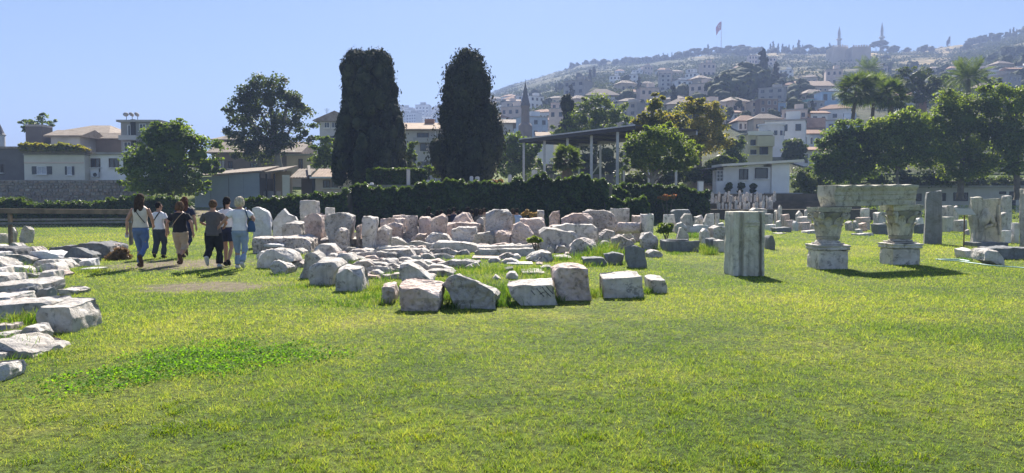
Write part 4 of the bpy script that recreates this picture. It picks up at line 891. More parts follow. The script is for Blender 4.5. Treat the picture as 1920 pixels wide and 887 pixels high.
rowlist = [
 ('stele', 'tall round topped stele, the tallest of the far row right of the pillar', [(1458, 389), (1462, 384), (1467, 389), (1467, 418), (1458, 418)], 'marble', .3, 47),
 ('marble_block', 'wide pale block just behind the top of the pillar', [(1404, 394), (1412, 390), (1438, 392), (1440, 412), (1404, 412)], 'marble', .8, 47),
 ('marble_block', 'grey block in shade below the wide pale block', [(1434, 401), (1449, 401), (1450, 424), (1434, 424)], 'grey', .7, 45),
 ('stele', 'small pale stele left of the tall round topped stele', [(1451, 396), (1457, 394), (1458, 412), (1451, 412)], 'marble', .3, 47.5),
 ('marble_block', 'pinkish block to the right of the tall round topped stele', [(1464, 403), (1480, 401), (1481, 420), (1465, 420)], 'pink', .6, 44.5),
 ('marble_block', 'pinkish block half behind the white lump', [(1471, 413), (1487, 412), (1489, 430), (1472, 430)], 'pink', .6, 42.5),
 ('stone_fragment', 'rounded carved lump left of the pinkish blocks', [(1455, 416), (1463, 413), (1466, 424), (1464, 430), (1456, 430)], 'marble', .5, 41),
 ('stone_fragment', 'bright white lump before the two tier stack', [(1486, 418), (1490, 414), (1497, 418), (1497, 430), (1487, 430)], 'white_stone', .5, 41.5),
 ('stone_slab', 'white slab on blocks left of the carved lump', [(1435, 421), (1456, 420), (1457, 430), (1436, 431)], 'white_stone', .8, 42),
 ('stone_slab', 'dark table like slab with a flat sunlit top in the far row', [(1442, 427), (1484, 425), (1484, 436), (1450, 437)], 'slate', 1.0, 39),
 ('stone_slab', 'thin pale slab on the grass under the dark table slab', [(1448, 437), (1474, 436), (1475, 440), (1450, 441)], 'marble', .7, 37),
 ('marble_block', 'lower pinkish block of the two tier stack left of the capitals', [(1494, 417), (1521, 416), (1522, 433), (1495, 433)], 'pink', .8, 41.8),
 ('marble_block', 'upper grey block of the two tier stack left of the capitals', [(1493, 407), (1522, 406), (1522, 424), (1494, 424)], 'grey', .8, 43.3),
 ('stele', 'round headed stele behind the two tier stack', [(1508, 396), (1511, 392), (1515, 393), (1516, 420), (1508, 420)], 'marble', .3, 46),
 ('stele', 'broken pale stele behind the left end of the two tier stack', [(1491, 402), (1499, 395), (1505, 401), (1506, 420), (1492, 420)], 'marble', .3, 46.5),
 ('marble_block', 'reddish block beside the left capital in the far row', [(1519, 421), (1531, 420), (1532, 434), (1520, 434)], 'pink', .6, 40.5),
 ('stone_slab', 'long flat pale slab on the grass left of the left capital', [(1503, 433), (1530, 431), (1532, 441), (1504, 442)], 'marble', .8, 37.5),
 ('marble_block', 'upright pale block seen between the capitals, left', [(1613, 391), (1630, 390), (1631, 418), (1614, 418)], 'marble', .5, 46),
 ('marble_block', 'pinkish block below the upright pale block between the capitals', [(1605, 408), (1632, 407), (1632, 428), (1606, 428)], 'pink', .7, 43.5),
 ('marble_block', 'small reddish block in the heap between the capitals', [(1609, 420), (1624, 417), (1626, 436), (1610, 436)], 'pink', .6, 41.5),
 ('stone_fragment', 'stacked pale lumps close to the left capital', [(1598, 416), (1606, 413), (1611, 424), (1610, 438), (1599, 438)], 'rock', .6, 41),
 ('stone_fragment', 'small pale stone in front of the heap between the capitals', [(1603, 430), (1616, 429), (1618, 440), (1604, 440)], 'marble', .5, 39.5),
 ('stone_slab', 'long thin slab with a bright top between the capitals', [(1598, 438), (1636, 436), (1639, 444), (1598, 445)], 'marble', .8, 35.5),
 ('stone_fragment', 'grey lump at the foot of the plinth block between the capitals', [(1584, 418), (1596, 414), (1600, 428), (1598, 440), (1585, 440)], 'rock', .6, 42),
 ('marble_block', 'upper grey block of the column base left of the right capital', [(1638, 400), (1644, 397), (1662, 398), (1662, 420), (1638, 420)], 'grey', .7, 40),
 ('marble_block', 'wide greenish plinth block left of the right capital', [(1633, 420), (1664, 419), (1666, 443), (1637, 443)], 'slate', .8, 37.6),
 ('stone_fragment', 'white broken carvings right of the right capital', [(1714, 411), (1722, 405), (1732, 409), (1734, 424), (1714, 424)], 'white_stone', .5, 42),
 ('stone_slab', 'stacked slabs in shade right of the right capital', [(1713, 420), (1733, 419), (1734, 442), (1714, 442)], 'slate', .8, 38),
 ('marble_block', 'upper squared block stacked right of the tall narrow slab', [(1765, 388), (1769, 385), (1788, 386), (1789, 408), (1765, 408)], 'grey', .6, 41.5),
 ('marble_block', 'weathered capital block under the squared block by the tall slab', [(1764, 407), (1789, 406), (1786, 430), (1766, 441)], 'shaft', .6, 39),
 ('stone_fragment', 'rounded pale stone right of the upper squared block', [(1788, 388), (1795, 386), (1798, 396), (1797, 412), (1789, 412)], 'marble', .5, 43),
 ('stone_slab', 'pile of low pale slabs behind the information board', [(1787, 413), (1812, 412), (1815, 440), (1788, 441)], 'marble', .8, 40),
 ('stone_fragment', 'small brown stone beside the foot of the relief block', [(1809, 432), (1817, 430), (1819, 441), (1810, 442)], 'pitted', .5, 36)]
for nm, lab, pts, mt, d, Y in rowlist: C_(nm, lab, pts, mt, d, Y=Y, rough=.02, bev=.02)
# rows of small white headstones set on the bank
hm = MB(); hm.loft([[(s * x, y, z) for s, x, y in ((1, -.10, -.05), (1, .10, -.05), (1, .10, .05), (1, -.10, .05))] for z in (0, .25)] + [[(x * 1.25, y, z) for x, y in ((-.10, -.05), (.10, -.05), (.10, .05), (-.10, .05))] for z in (.45,)] + [[(x * .8, y * .8, z) for x, y in ((-.10, -.05), (.10, -.05), (.10, .05), (-.10, .05))] for z in (.62,)])
hme = hm.mesh('headstone', smooth=40); rr = random.Random(3)
def bank_z(Y): return 1.12 if Y < 58.3 else (1.56 if Y < 61.2 else (1.66 if Y < 63.2 else 1.80))
for row, (x0, x1, yb, Y, n) in enumerate(((1328, 1452, 381, 62, 22), (1322, 1346, 381, 59, 4), (1343, 1450, 392, 56.6, 20), (1365, 1460, 377, 64, 10))):
    for k in range(n):
        px = x0 + (x1 - x0) * (k + rr.uniform(.1, .9)) / n; p = at(px, yb + rr.uniform(-1.5, 1.5), Y + rr.uniform(-.3, .3)); s = rr.uniform(.7, 1.25)
        o = link('headstone', hme, MT['marble'], None, (p.x, p.y, bank_z(p.y) - .03), (rr.uniform(-.1, .1), rr.uniform(-.12, .12), rr.uniform(-.4, .4)), (s * rr.uniform(.6, 1.0), s, s * rr.uniform(.75, 1.35)))
        wh = ('lower', 'left end', 'middle', 'upper')[(2, 1, 0, 3)[row]]; sd_ = ('left', 'middle', 'right')[min(2, int(3 * k / n))]
        tag(o, 'small white headstone, %s row on the bank, %s part, below the white house' % (wh, sd_), 'headstone', 'white headstones, %s row, %s part' % (wh, sd_))
# ================================================================== terraces, ivy, trees
MT['stonewall'] = plain('terrace_stone', (.30, .28, .25), (.17, .16, .15), 1.4, bmp=.6, bdist=.06)
MT['soil'] = plain('dark_soil', (.14, .12, .09), (.07, .065, .05), 1.2, bmp=.5, bdist=.05)
MT['dryground'] = plain('dry_ground', (.30, .27, .21), (.20, .18, .13), .5, bmp=.4)
def xz(px, py, Y): p = at(px, py, Y); return p.x, p.z
TZ = 2.72
a, b = at(655, 0, 47).x, at(1150, 0, 47).x
m = MB(); m.box(a, b, 47, 82, -.5, TZ); tag(m.build('terrace', MT['dryground']), 'raised cemetery terrace behind the ivy wall', None, None, 'structure')
m = MB(); a2, b2 = at(1150, 0, 54).x, at(1330, 0, 54).x; m.box(a2 + .02, b2, 55, 82, -.5, 2.35); tag(m.build('terrace', MT['dryground']), 'lower terrace under the round tree', None, None, 'structure')
# bank with the headstones and terrace of the white house
x0, x1 = at(1300, 0, 55).x, at(1540, 0, 66).x
m = MB(); ed = [(55.2, 1.12), (58.4, 1.56), (61.3, 1.66), (63.3, 1.80), (66, 2.42)]
for k_, (y_, z_) in enumerate(ed): m.box(x0, x1 + .3 * k_, y_, (ed[k_ + 1][0] if k_ < 4 else 92) - .002, -.5, z_)
tag(m.build('bank', MT['soil']), 'dark earth bank in low steps rising to the white house', None, None, 'structure')

Y_ = (2.3, 2.1, .55)
LEAFC = {
 'ivy': leaf_mat('ivy_leaf', [(0.022, 0.043, 0.019), (0.043, 0.078, 0.027), (0.081, 0.135, 0.038)], .40, .6, tcol=Y_),
 'hedge': leaf_mat('hedge_leaf', [(.02, .04, .014), (.04, .075, .02), (.08, .12, .03)], .40, .6, tcol=Y_),
 'plane': leaf_mat('plane_leaf', [(0.046, 0.078, 0.023), (0.085, 0.130, 0.033), (0.143, 0.182, 0.046)], .52, .35, tcol=Y_),
 'yellow': leaf_mat('yellowing_leaf', [(0.082, 0.106, 0.029), (0.162, 0.179, 0.046), (0.292, 0.251, 0.065)], .52, .3, tcol=(2.1, 1.9, .6)),
 'bush': leaf_mat('mulberry_leaf', [(0.039, 0.072, 0.021), (0.072, 0.117, 0.029), (0.124, 0.182, 0.039)], .52, .5, tcol=Y_),
 'cypress': leaf_mat('cypress_leaf', [(.012, .020, .012), (.024, .036, .020), (.060, .070, .032)], .12, 1.2, rough=.9, tcol=(1.1, 1.1, .6)),
 'dark': leaf_mat('dark_leaf', [(0.027, 0.048, 0.020), (0.048, 0.075, 0.027), (0.081, 0.112, 0.037)], .42, .4, tcol=Y_),
 'far': leaf_mat('far_leaf', [(.025, .04, .02), (.04, .06, .025), (.07, .09, .035)], .25, .1, rough=.9),
 'palm': leaf_mat('palm_leaf', [(0.036, 0.066, 0.024), (0.060, 0.096, 0.034), (0.096, 0.138, 0.048)], .35, .8, rough=.7, tcol=Y_),
 'fig': leaf_mat('fig_leaf', [(0.054, 0.088, 0.022), (0.095, 0.149, 0.034), (0.162, 0.209, 0.054)], .52, .4, tcol=Y_),
 'dry': leaf_mat('dry_twig', [(.13, .08, .04), (.20, .13, .06), (.28, .19, .09)], .3, 3, tcol=(1.2, 1.0, .7)),
 'straw': leaf_mat('straw_leaf', [(.25, .18, .06), (.36, .27, .10), (.45, .36, .15)], .4, 3, tcol=(1.2, 1.0, .6)),
 'flower': leaf_mat('orange_flower', [(.35, .10, .03), (.30, .18, .04), (.08, .13, .03)], .4, 3, tcol=(1.2, 1.0, .6)),
}
MT['bark'] = plain('bark', (.20, .17, .13), (.10, .085, .065), 3, bmp=.8, bdist=.04)
MT['palebark'] = plain('pale_bark', (.30, .27, .21), (.16, .14, .11), 2, bmp=.6, bdist=.03)
MT['palmbark'] = plain('palm_bark', (.20, .16, .12), (.09, .07, .05), 6, bmp=1, bdist=.05)
def quads(C, size, normal=None, jit=.8, aspect=1.5, up=None):
    """leaf quads (diamonds) at the points C"""
    n = len(C); d = rng.normal(0, 1, (n, 3))
    if normal is not None: d = d * jit + normal
    d /= np.linalg.norm(d, axis=1)[:, None] + 1e-9
    r = rng.normal(0, 1, (n, 3)) if up is None else rng.normal(0, .5, (n, 3)) + np.array(up)
    u = np.cross(d, np.cross(r, d)); u /= np.linalg.norm(u, axis=1)[:, None] + 1e-9
    v = np.cross(d, u); s = (size * rng.uniform(.6, 1.3, n))[:, None]
    fold = d * s * rng.uniform(-.25, .25, n)[:, None]
    V = np.empty((n, 4, 3)); V[:, 0] = C - u * s * aspect * .5; V[:, 1] = C + v * s * .5 + fold; V[:, 2] = C + u * s * aspect * .5; V[:, 3] = C - v * s * .5 + fold
    return V.reshape(-1, 3), np.arange(4 * n).reshape(n, 4)
def lump(c, r, seed, n=10, amp=.25):
    """uneven closed core of a clump of leaves"""
    V, Fc = [], []; so = Vector((seed * 2.3, seed * 1.1, seed * .7))
    for j in range(n + 1):
        th = math.pi * j / n
        for i in range(2 * n):
            ph = math.pi * i / n; d = Vector((math.sin(th) * math.cos(ph), math.sin(th) * math.sin(ph), math.cos(th)))
            k = 1 + amp * noise.fractal(d * 2.2 + so, .8, 2, 3); V.append((c[0] + r[0] * d.x * k, c[1] + r[1] * d.y * k, c[2] + r[2] * d.z * k))
    for j in range(n):
        for i in range(2 * n):
            k = (i + 1) % (2 * n); Fc.append((j * 2 * n + i, (j + 1) * 2 * n + i, (j + 1) * 2 * n + k, j * 2 * n + k))
    return np.array(V), np.array(Fc)
def crown_mesh(name, lobes, n_leaf, size, off, core=.62, per=70, spread=None, aspect=1.5, shell=(.72, 1.06), up=None, seed=1, gap=.0, cl=.62, flat=.62):
    """lobes: (centre, radii). separate clumps of leaves (radius about cl) spread over the lobes, over uneven inner cores"""
    VV, FF, o = [], [], 0
    w = np.array([r[0] * r[2] + r[0] * r[1] + r[1] * r[2] for c, r in lobes]); w = w / w.sum()
    for k, (c, r) in enumerate(lobes):
        nl = max(12, int(n_leaf * w[k])); nc = max(3, nl // per); c = np.array(c); r = np.array(r)
        d = rng.normal(0, 1, (nc, 3)); d[:, 1] -= .35; d /= np.linalg.norm(d, axis=1)[:, None]
        rad = rng.uniform(shell[0] ** 2, shell[1] ** 2, nc) ** .5
        cc = c + d * np.maximum(r - cl * .5, r * .5) * rad[:, None]
        if gap:
            g = np.sin(cc[:, 0] * 2.1 + k) + np.sin(cc[:, 2] * 2.4 + 2 * k) + np.sin(cc[:, 1] * 1.9); keep = g > -3 + gap * 3; cc, d = cc[keep], d[keep]
        cr0 = spread if spread else cl; m_ = len(cc) * per
        e = rng.normal(0, 1, (m_, 3)); e[:, 2] += .45; e /= np.linalg.norm(e, axis=1)[:, None]
        cr = np.repeat(rng.uniform(.55, 1.35, len(cc)), per)[:, None] * min(cr0, .55 * r.min() + .02)
        P = np.repeat(cc, per, 0) + e * cr * rng.uniform(.45, 1.15, (m_, 1)) * np.array([1.15, 1.15, flat]); Dn = e * .9 + np.array([0, 0, .55])
        V, Fc = quads(P, np.full(len(P), size), Dn, .8, aspect, up); VV.append(V); FF.append(Fc + o); o += len(V)
        if core:
            V, Fc = lump(c, r * core, seed * 7 + k, 7 if r.max() < 2 else 9); VV.append(V); FF.append(Fc + o); o += len(V)
    return np_mesh(name, np.concatenate(VV) - np.array(off), np.concatenate(FF))
def limbs(m, base, top, lobes, r0, seed, n=None):
    rr = random.Random(seed); base = Vector(base); top = Vector(top)
    mid = base.lerp(top, .5) + Vector((rr.uniform(-.1, .1), rr.uniform(-.1, .1), 0)); m.tube([base - Vector((0, 0, .15)), base + Vector((0, 0, .12)), mid, top], [r0 * 1.5, r0 * 1.1, r0 * .9, r0 * .75], 9)
    for c, r in lobes[:n]:
        c = Vector(c); k = top.lerp(c, .5) + Vector((rr.uniform(-.3, .3), rr.uniform(-.3, .3), rr.uniform(.0, .5)))
        m.tube([top - Vector((0, 0, .1)), k, c, c + Vector((rr.uniform(-.3, .3), rr.uniform(-.3, .3), r[2] * .5))], [r0 * .55, r0 * .36, r0 * .2, r0 * .06], 6)
def px_lobes(lp, Y, depth=1.0, yj=.0, seed=0):
    rr = random.Random(seed); out = []
    for t in lp:
        x, y, rx, ry = t[:4]; dy = t[4] if len(t) > 4 else rr.uniform(-yj, yj)
        p = at(x, y, Y + dy); k = (Y + dy) / F; out.append(((p.x, p.y, p.z), (rx * k, max(rx, ry) * k * depth, ry * k)))
    return out
def tree(name, label, lp, Y, base, mat, n, size, r0=.2, cat='tree', bark='bark', group=None, trunk_top=None, yj=1.0, seed=1, parts=('trunk', 'crown'), zbase=None, **kw):
    lobes = px_lobes(lp, Y, .62, yj, seed); n = int(n * .5); kw['core'] = kw.get('core', .5) * .62; r3 = random.Random(seed * 5 + 1)
    for c_, r_ in list(lobes):
        for _ in range(2):
            an = r3.uniform(-.6, math.pi + .6); q = r3.uniform(.26, .42); lobes.append(((c_[0] + r_[0] * math.cos(an) * r3.uniform(.8, 1.05), c_[1] + r3.uniform(-.6, .6) * r_[1], c_[2] + r_[2] * math.sin(an) * r3.uniform(.8, 1.02)), (r_[0] * q, r_[0] * q, r_[2] * q)))
    kw.setdefault('per', 36); b = at(base[0], base[1], Y); z = b.z if zbase is None else zbase
    t = thing(name, label, cat, (b.x, Y, z), group)
    tt = at(trunk_top[0], trunk_top[1], Y) if trunk_top else Vector((b.x, Y, z)).lerp(Vector(lobes[0][0]), .6)
    m = MB(); limbs(m, (b.x, Y, z), tt, lobes, r0, seed, kw.pop('nl', 7)); m.build(parts[0], MT[bark], t, 60)
    link(parts[1], crown_mesh(parts[1], lobes, n, size * .62, (b.x, Y, z), seed=seed, **kw), LEAFC[mat], t)
    return t
def shrub(name, label, lp, Y, mat, n, size, cat='bush', zb=None, **kw):
    lobes = px_lobes(lp, Y, .9, .2, 3); c = lobes[0][0]; z = ground_z(c[0], Y) if zb is None else zb
    t = thing(name, label, cat, (c[0], Y, z))
    m = MB()
    for k, (cc, r) in enumerate(lobes): m.tube([(c[0] + .05 * k, Y, z - .05), ((c[0] + cc[0]) / 2 + .05, cc[1], (z + cc[2]) / 2), cc], [.035, .025, .01], 5)
    m.build('stem', MT['bark'], t); link('foliage', crown_mesh('foliage', lobes, n, size, (c[0], Y, z), **kw), LEAFC[mat], t); return t
def ivy(name, label, prof, Y, bottom_z, n, depth=1.4, size=.15, mat='ivy', cat='hedge', bulge=.35, core_mat='soil', seed=1, part='foliage', core='wall', rag=.13):
    """leaves over the front and top of a solid bank; prof = outline of its top in photo pixels"""
    X = [at(x, y, Y).x for x, y in prof]; Z = [at(x, y, Y).z for x, y in prof]
    c = ((X[0] + X[-1]) / 2, Y + depth / 2, bottom_z); t = thing(name, label, cat, c)
    xs_ = np.linspace(X[0], X[-1], max(8, int((X[-1] - X[0]) / .5))); zs = np.interp(xs_, X, Z)
    m = MB(); nn = len(xs_)
    V = [(x, Y + .1, bottom_z - .2) for x in xs_] + [(x, Y + .1, z - .12) for x, z in zip(xs_, zs)] + [(x, Y + depth, z - .14) for x, z in zip(xs_, zs)] + [(x, Y + depth, bottom_z - .2) for x in xs_]
    Fc = [(r * nn + i, r * nn + i + 1, ((r + 1) % 4) * nn + i + 1, ((r + 1) % 4) * nn + i) for r in range(4) for i in range(nn - 1)] + [tuple(r * nn for r in range(4)), tuple(r * nn + nn - 1 for r in range(4))]
    m.add(V, Fc); m.build(core, MT[core_mat], t)
    A = np.array([(b_ - a_) * max(.2, (za + zb_) / 2 - bottom_z + depth) for a_, b_, za, zb_ in zip(xs_, xs_[1:], zs, zs[1:])]); A /= A.sum()
    seg = rng.choice(len(A), n, p=A); xx = xs_[seg] + rng.uniform(0, 1, n) * (xs_[1] - xs_[0]); zt = np.interp(xx, X, Z) + rag * np.sin(xx * 5.3) * np.sin(xx * 2.1 + seed) + .5 * rag * np.sin(xx * 13.7)
    ft = rng.uniform(0, 1, n) < ((zt - bottom_z) / (zt - bottom_z + depth))
    zz = np.where(ft, bottom_z + (zt - bottom_z) * rng.uniform(0, 1, n) ** .85, zt + rng.normal(0, .05, n))
    bl = bulge * (.5 + .5 * np.sin(xx * 1.7 + seed) * np.sin(zz * 2.3 + xx * .6)) + .12 * np.sin(xx * 6 + zz * 5)
    yy = np.where(ft, Y - bl * np.clip((zt - zz) / .3, .2, 1) + rng.normal(0, .06, n), Y - .15 + rng.uniform(0, 1, n) * depth)
    nr = np.where(ft[:, None], np.array([[0, -1, .55]]), np.array([[0, -.3, 1.0]]))
    n2 = int(n * .22); x2 = rng.uniform(X[0], X[-1], n2); z2 = np.interp(x2, X, Z) + rag * np.sin(x2 * 5.3) * np.sin(x2 * 2.1 + seed) + .5 * rag * np.sin(x2 * 13.7) + rng.uniform(-.05, .16, n2); y2 = Y + rng.uniform(-.3, .5, n2)
    xx, yy, zz = np.r_[xx, x2], np.r_[yy, y2], np.r_[zz, z2]; nr = np.r_[nr, np.tile(np.array([[0, .1, .6]]), (n2, 1))]; n += n2
    V, Fc = quads(np.c_[xx, yy, zz], np.full(n, size), nr, .55, 1.25); link(part, np_mesh(part, V - np.array(c), Fc), LEAFC[mat], t); return t

ivy('ivy_wall', 'long dark ivy covered terrace wall with a wavy sunlit top behind the heap', [(650, 362), (668, 350), (690, 352), (730, 360), (752, 354), (768, 355), (785, 350), (805, 345), (840, 343), (870, 344), (900, 345), (930, 346), (943, 349), (955, 347), (968, 340), (980, 342), (990, 346), (998, 334), (1010, 329), (1022, 332), (1032, 342), (1045, 341), (1058, 336), (1075, 336), (1090, 332), (1105, 335), (1122, 341), (1134, 340), (1141, 348)], 46, 0, 19000, size=.16)
ivy('ivy_hedge', 'low dark hedge with a lit rim left of the ivy wall', [(459, 382), (466, 377), (500, 375), (540, 374), (562, 370), (590, 367), (612, 370), (640, 362), (652, 360)], 44.5, 0, 6000, size=.14)
ivy('ivy_mound', 'lower ivy mound with a lit top at the right end of the ivy wall', [(1136, 374), (1150, 376), (1165, 382), (1180, 377), (1196, 375), (1208, 376), (1216, 388)], 45, 0, 3500, size=.15)
ivy('ivy_mound', 'upper ivy mound stepping down right of the ivy wall', [(1137, 357), (1150, 355), (1165, 357), (1178, 362), (1182, 372)], 49, 0, 2600, size=.15, depth=1.2)
ivy('clipped_hedge', 'long dark flat topped hedge under the round tree', [(1136, 351), (1180, 349), (1220, 351), (1262, 352), (1285, 356), (1310, 362), (1330, 364)], 53.2, 0, 8500, size=.15, mat='hedge', bulge=.3)
ivy('clipped_hedge', 'flat topped hedge block with a bright trimmed top on the terrace before the big cypress', [(688, 321), (700, 319), (750, 320), (780, 319), (797, 321), (801, 327)], 51.5, TZ, 4500, size=.13, mat='hedge', depth=1.8, bulge=.15, rag=.04)
ivy('low_hedge', 'low hedge along the far edge of the lawn at left behind the fence', [(-60, 372), (0, 375), (30, 376), (48, 381), (65, 386), (95, 385), (112, 382), (130, 384), (150, 383), (168, 384), (190, 382), (210, 377), (232, 373), (255, 373), (275, 374), (330, 374), (346, 378), (352, 388)], 50, .1, 13000, size=.14, mat='hedge', depth=1.2)
# small plants
shrub('round_bush', 'small round dark bush at the right end of the heap', [(1247, 428, 14, 13), (1256, 427, 10, 12), (1240, 430, 9, 10)], 30, 'bush', 1500, .07, cat='bush', core=.6)
shrub('dry_shrub', 'dry brown shrub beside the woman in the sleeveless top', [(215, 480, 14, 12), (228, 474, 12, 14), (235, 486, 10, 9), (205, 486, 10, 8)], 20.2, 'dry', 2600, .035, aspect=5, core=0, zb=0)
shrub('leafy_plant', 'bright leafy plant growing between the slabs in the middle of the heap', [(1002, 448, 8, 6), (1010, 450, 6, 5), (995, 450, 6, 5)], 22.0, 'fig', 200, .11, core=0, zb=0, per=8)
shrub('straw_plant', 'dry yellow plant standing against the ivy wall', [(987, 398, 4, 9), (996, 402, 5, 6), (980, 402, 4, 5), (1003, 402, 4, 5)], 31.5, 'straw', 420, .045, aspect=2.5, core=0, zb=0)
shrub('flower_bush', 'orange flowering bush on the terrace right of the second cypress', [(925, 341, 10, 6), (937, 340, 9, 5), (917, 343, 7, 4)], 48.5, 'flower', 900, .10, core=.5, zb=TZ)
shrub('flower_bush', 'yellow and red bush in the hedge right of the round tree', [(1250, 371, 10, 8), (1240, 372, 8, 6), (1262, 370, 8, 7)], 52.2, 'flower', 900, .11, core=.5, zb=0)

# ---- trees in the middle distance
tree('mulberry_tree', 'broad low bushy green tree before the houses at left', [(318, 285, 62, 52, 0), (318, 252, 46, 28, 0), (270, 300, 42, 30, -.5), (370, 290, 40, 34, .5), (255, 322, 34, 22, -1), (300, 330, 50, 30, -2), (385, 315, 26, 24, 0), (345, 262, 36, 30, 1), (290, 265, 36, 32, 0), (335, 335, 40, 30, -1.5), (300, 354, 56, 20, -.5), (352, 352, 40, 22, -.5), (262, 346, 34, 18, -.5), (232, 318, 16, 12, -.5), (404, 318, 12, 10, 0)], 62, (320, 378), 'bush', 26000, .30, .3, seed=2, core=.7)
tree('plane_tree', 'tall loose crowned tree standing behind the sheds at left', [(505, 190, 46, 40, 0), (500, 158, 38, 22, 0), (455, 205, 34, 26, -1), (470, 178, 30, 24, 0), (540, 185, 30, 24, 0), (555, 222, 32, 26, 1), (480, 245, 46, 34, 0), (530, 255, 40, 34, 0), (450, 265, 30, 26, -1), (572, 250, 24, 26, 1), (505, 285, 36, 26, 0), (465, 285, 24, 22, 0), (560, 200, 18, 12, 0), (440, 225, 16, 12, 0)], 84, (526, 325), 'dark', 34000, .34, .42, seed=4, trunk_top=(520, 285), core=.42, bark='palebark', gap=.25, cl=.8)
tree('leafy_tree', 'rounded green tree between the plane tree and the big cypress', [(608, 285, 24, 28, 0), (622, 300, 18, 24, 0), (598, 302, 16, 20, 0), (612, 262, 16, 14, 0)], 76, (610, 335), 'bush', 5000, .28, .15, seed=5, core=.75)
def cypress(name, label, prof, Y, base, n, size, n_lump, seed, group=None, lump_r=(.28, .6), ragged=.22, mat='cypress'):
    rr = random.Random(seed); b = at((prof[-1][1] + prof[-1][2]) / 2, base, Y); t = thing(name, label, 'cypress', (b.x, Y, b.z), group)
    ys_ = [p[0] for p in prof]; lobes = []
    for k in range(n_lump):
        y = ys_[0] + 5 + (ys_[-1] - ys_[0] - 5) * ((k + rr.random()) / n_lump) ** 1.15; x0 = np.interp(y, ys_, [p[1] for p in prof]); x1 = np.interp(y, ys_, [p[2] for p in prof])
        an = rr.uniform(0, 2 * math.pi); rad = (x1 - x0) / 2 * Y / F * (1 + ragged * noise.noise(Vector((math.cos(an) * 1.6, math.sin(an) * 1.6, y * .045 + seed)))); cxx = at((x0 + x1) / 2, y, Y); lr = min(rad * .9, rr.uniform(*lump_r)) ; q = max(0, rad - lr * rr.uniform(.35, .95)) * (1 if rr.random() < .8 else rr.random())
        vz = lr * rr.uniform(1.1, 1.9); lobes.append(((cxx.x + q * math.cos(an), Y + q * math.sin(an), min(cxx.z, at(960, ys_[0], Y).z - vz * rr.uniform(.75, 1.05))), (lr, lr, vz)))
    core = []
    for y in np.linspace(ys_[0], ys_[-1], 9)[1:]:
        x0 = np.interp(y, ys_, [p[1] for p in prof]); x1 = np.interp(y, ys_, [p[2] for p in prof]); cc = at((x0 + x1) / 2, y, Y); rad = (x1 - x0) / 2 * Y / F * .66; core.append(((cc.x, Y, cc.z - .3), (rad, rad, max(.3, (ys_[-1] - ys_[0]) / 8 * Y / F * .9))))
    m = MB(); tp = at((prof[0][1] + prof[0][2]) / 2, ys_[0] + 8, Y); r0 = .045 * (tp.z - b.z) * .6
    m.tube([(b.x, Y, b.z - .2), (b.x, Y, (b.z + tp.z) / 2), tuple(tp)], [r0, r0 * .7, .03], 8); m.build('trunk', MT['bark'], t, 60)
    me = crown_mesh('crown', lobes + core, n, size, (b.x, Y, b.z), core=.80, per=14, aspect=2.2, shell=(.8, 1.1), up=(0, 0, 1.4), seed=seed, flat=1.3)
    link('crown', me, LEAFC[mat], t); return t
cypress('cypress_tree', 'huge dark broad cypress on the terrace, the left of the two', [(96, 674, 704), (102, 660, 718), (112, 650, 728), (126, 643, 735), (160, 642, 740), (200, 643, 748), (240, 636, 753), (275, 628, 760), (310, 626, 760), (335, 632, 750)], 60, 344, 64000, .125, 320, 11, lump_r=(.35, .75))
cypress('cypress_tree', 'huge dark ragged cypress with a knobbly top, the right of the two', [(101, 870, 890), (106, 864, 897), (116, 860, 904), (130, 850, 904), (145, 850, 918), (160, 832, 917), (175, 830, 918), (188, 836, 912), (205, 838, 915), (222, 820, 925), (235, 826, 928), (258, 828, 934), (285, 820, 930), (310, 824, 926), (335, 840, 915)], 60, 343, 60000, .125, 105, 12, lump_r=(.6, 1.15), ragged=.42)
tree('leafy_tree', 'small light green tree between the two big cypresses', [(768, 290, 13, 18, 0), (765, 310, 16, 18, 0), (772, 272, 9, 12, 0), (778, 315, 12, 12, 0)], 66, (768, 345), 'fig', 4200, .22, .1, seed=6, core=.4, gap=.2)
shrub('leafy_bush', 'dark bush on the terrace left of the second cypress', [(822, 325, 18, 14), (806, 320, 12, 12), (838, 330, 12, 10)], 64, 'bush', 2600, .2, zb=TZ, core=.6)
tree('leafy_tree', 'rounded green tree with a lit top left of the canopy', [(962, 280, 34, 26, 0), (940, 300, 22, 30, 0), (985, 300, 26, 34, 0), (960, 262, 26, 14, 0), (1000, 285, 16, 22, 0), (965, 315, 36, 24, 0)], 84, (960, 345), 'bush', 12000, .30, .25, seed=7, core=.72)
cypress('cypress_tree', 'small thin cypress with a knobbly top behind the canopy', [(178, 1060, 1068), (188, 1052, 1074), (198, 1050, 1080), (205, 1056, 1078), (220, 1056, 1078), (240, 1052, 1082), (262, 1050, 1084)], 104, 300, 5000, .24, 46, 13, lump_r=(.4, .7))
tree('plane_tree', 'rounded green and yellow tree behind the canopy roof', [(1122, 215, 40, 30, 0), (1118, 190, 26, 16, 0), (1090, 225, 30, 26, 0), (1152, 220, 26, 30, 0), (1075, 245, 26, 24, 0), (1118, 245, 44, 26, 0), (1045, 248, 14, 16, 0)], 100, (1115, 320), 'plane', 14000, .34, .3, seed=8, core=.6)
tree('plane_tree', 'yellow green pointed tree behind the right end of the canopy', [(1222, 225, 30, 28, 0), (1228, 198, 18, 18, 0), (1205, 240, 24, 24, 0), (1250, 232, 22, 24, 0), (1230, 255, 36, 24, 0)], 68, (1228, 335), 'yellow', 12000, .30, .3, seed=9, core=.5, gap=.15)
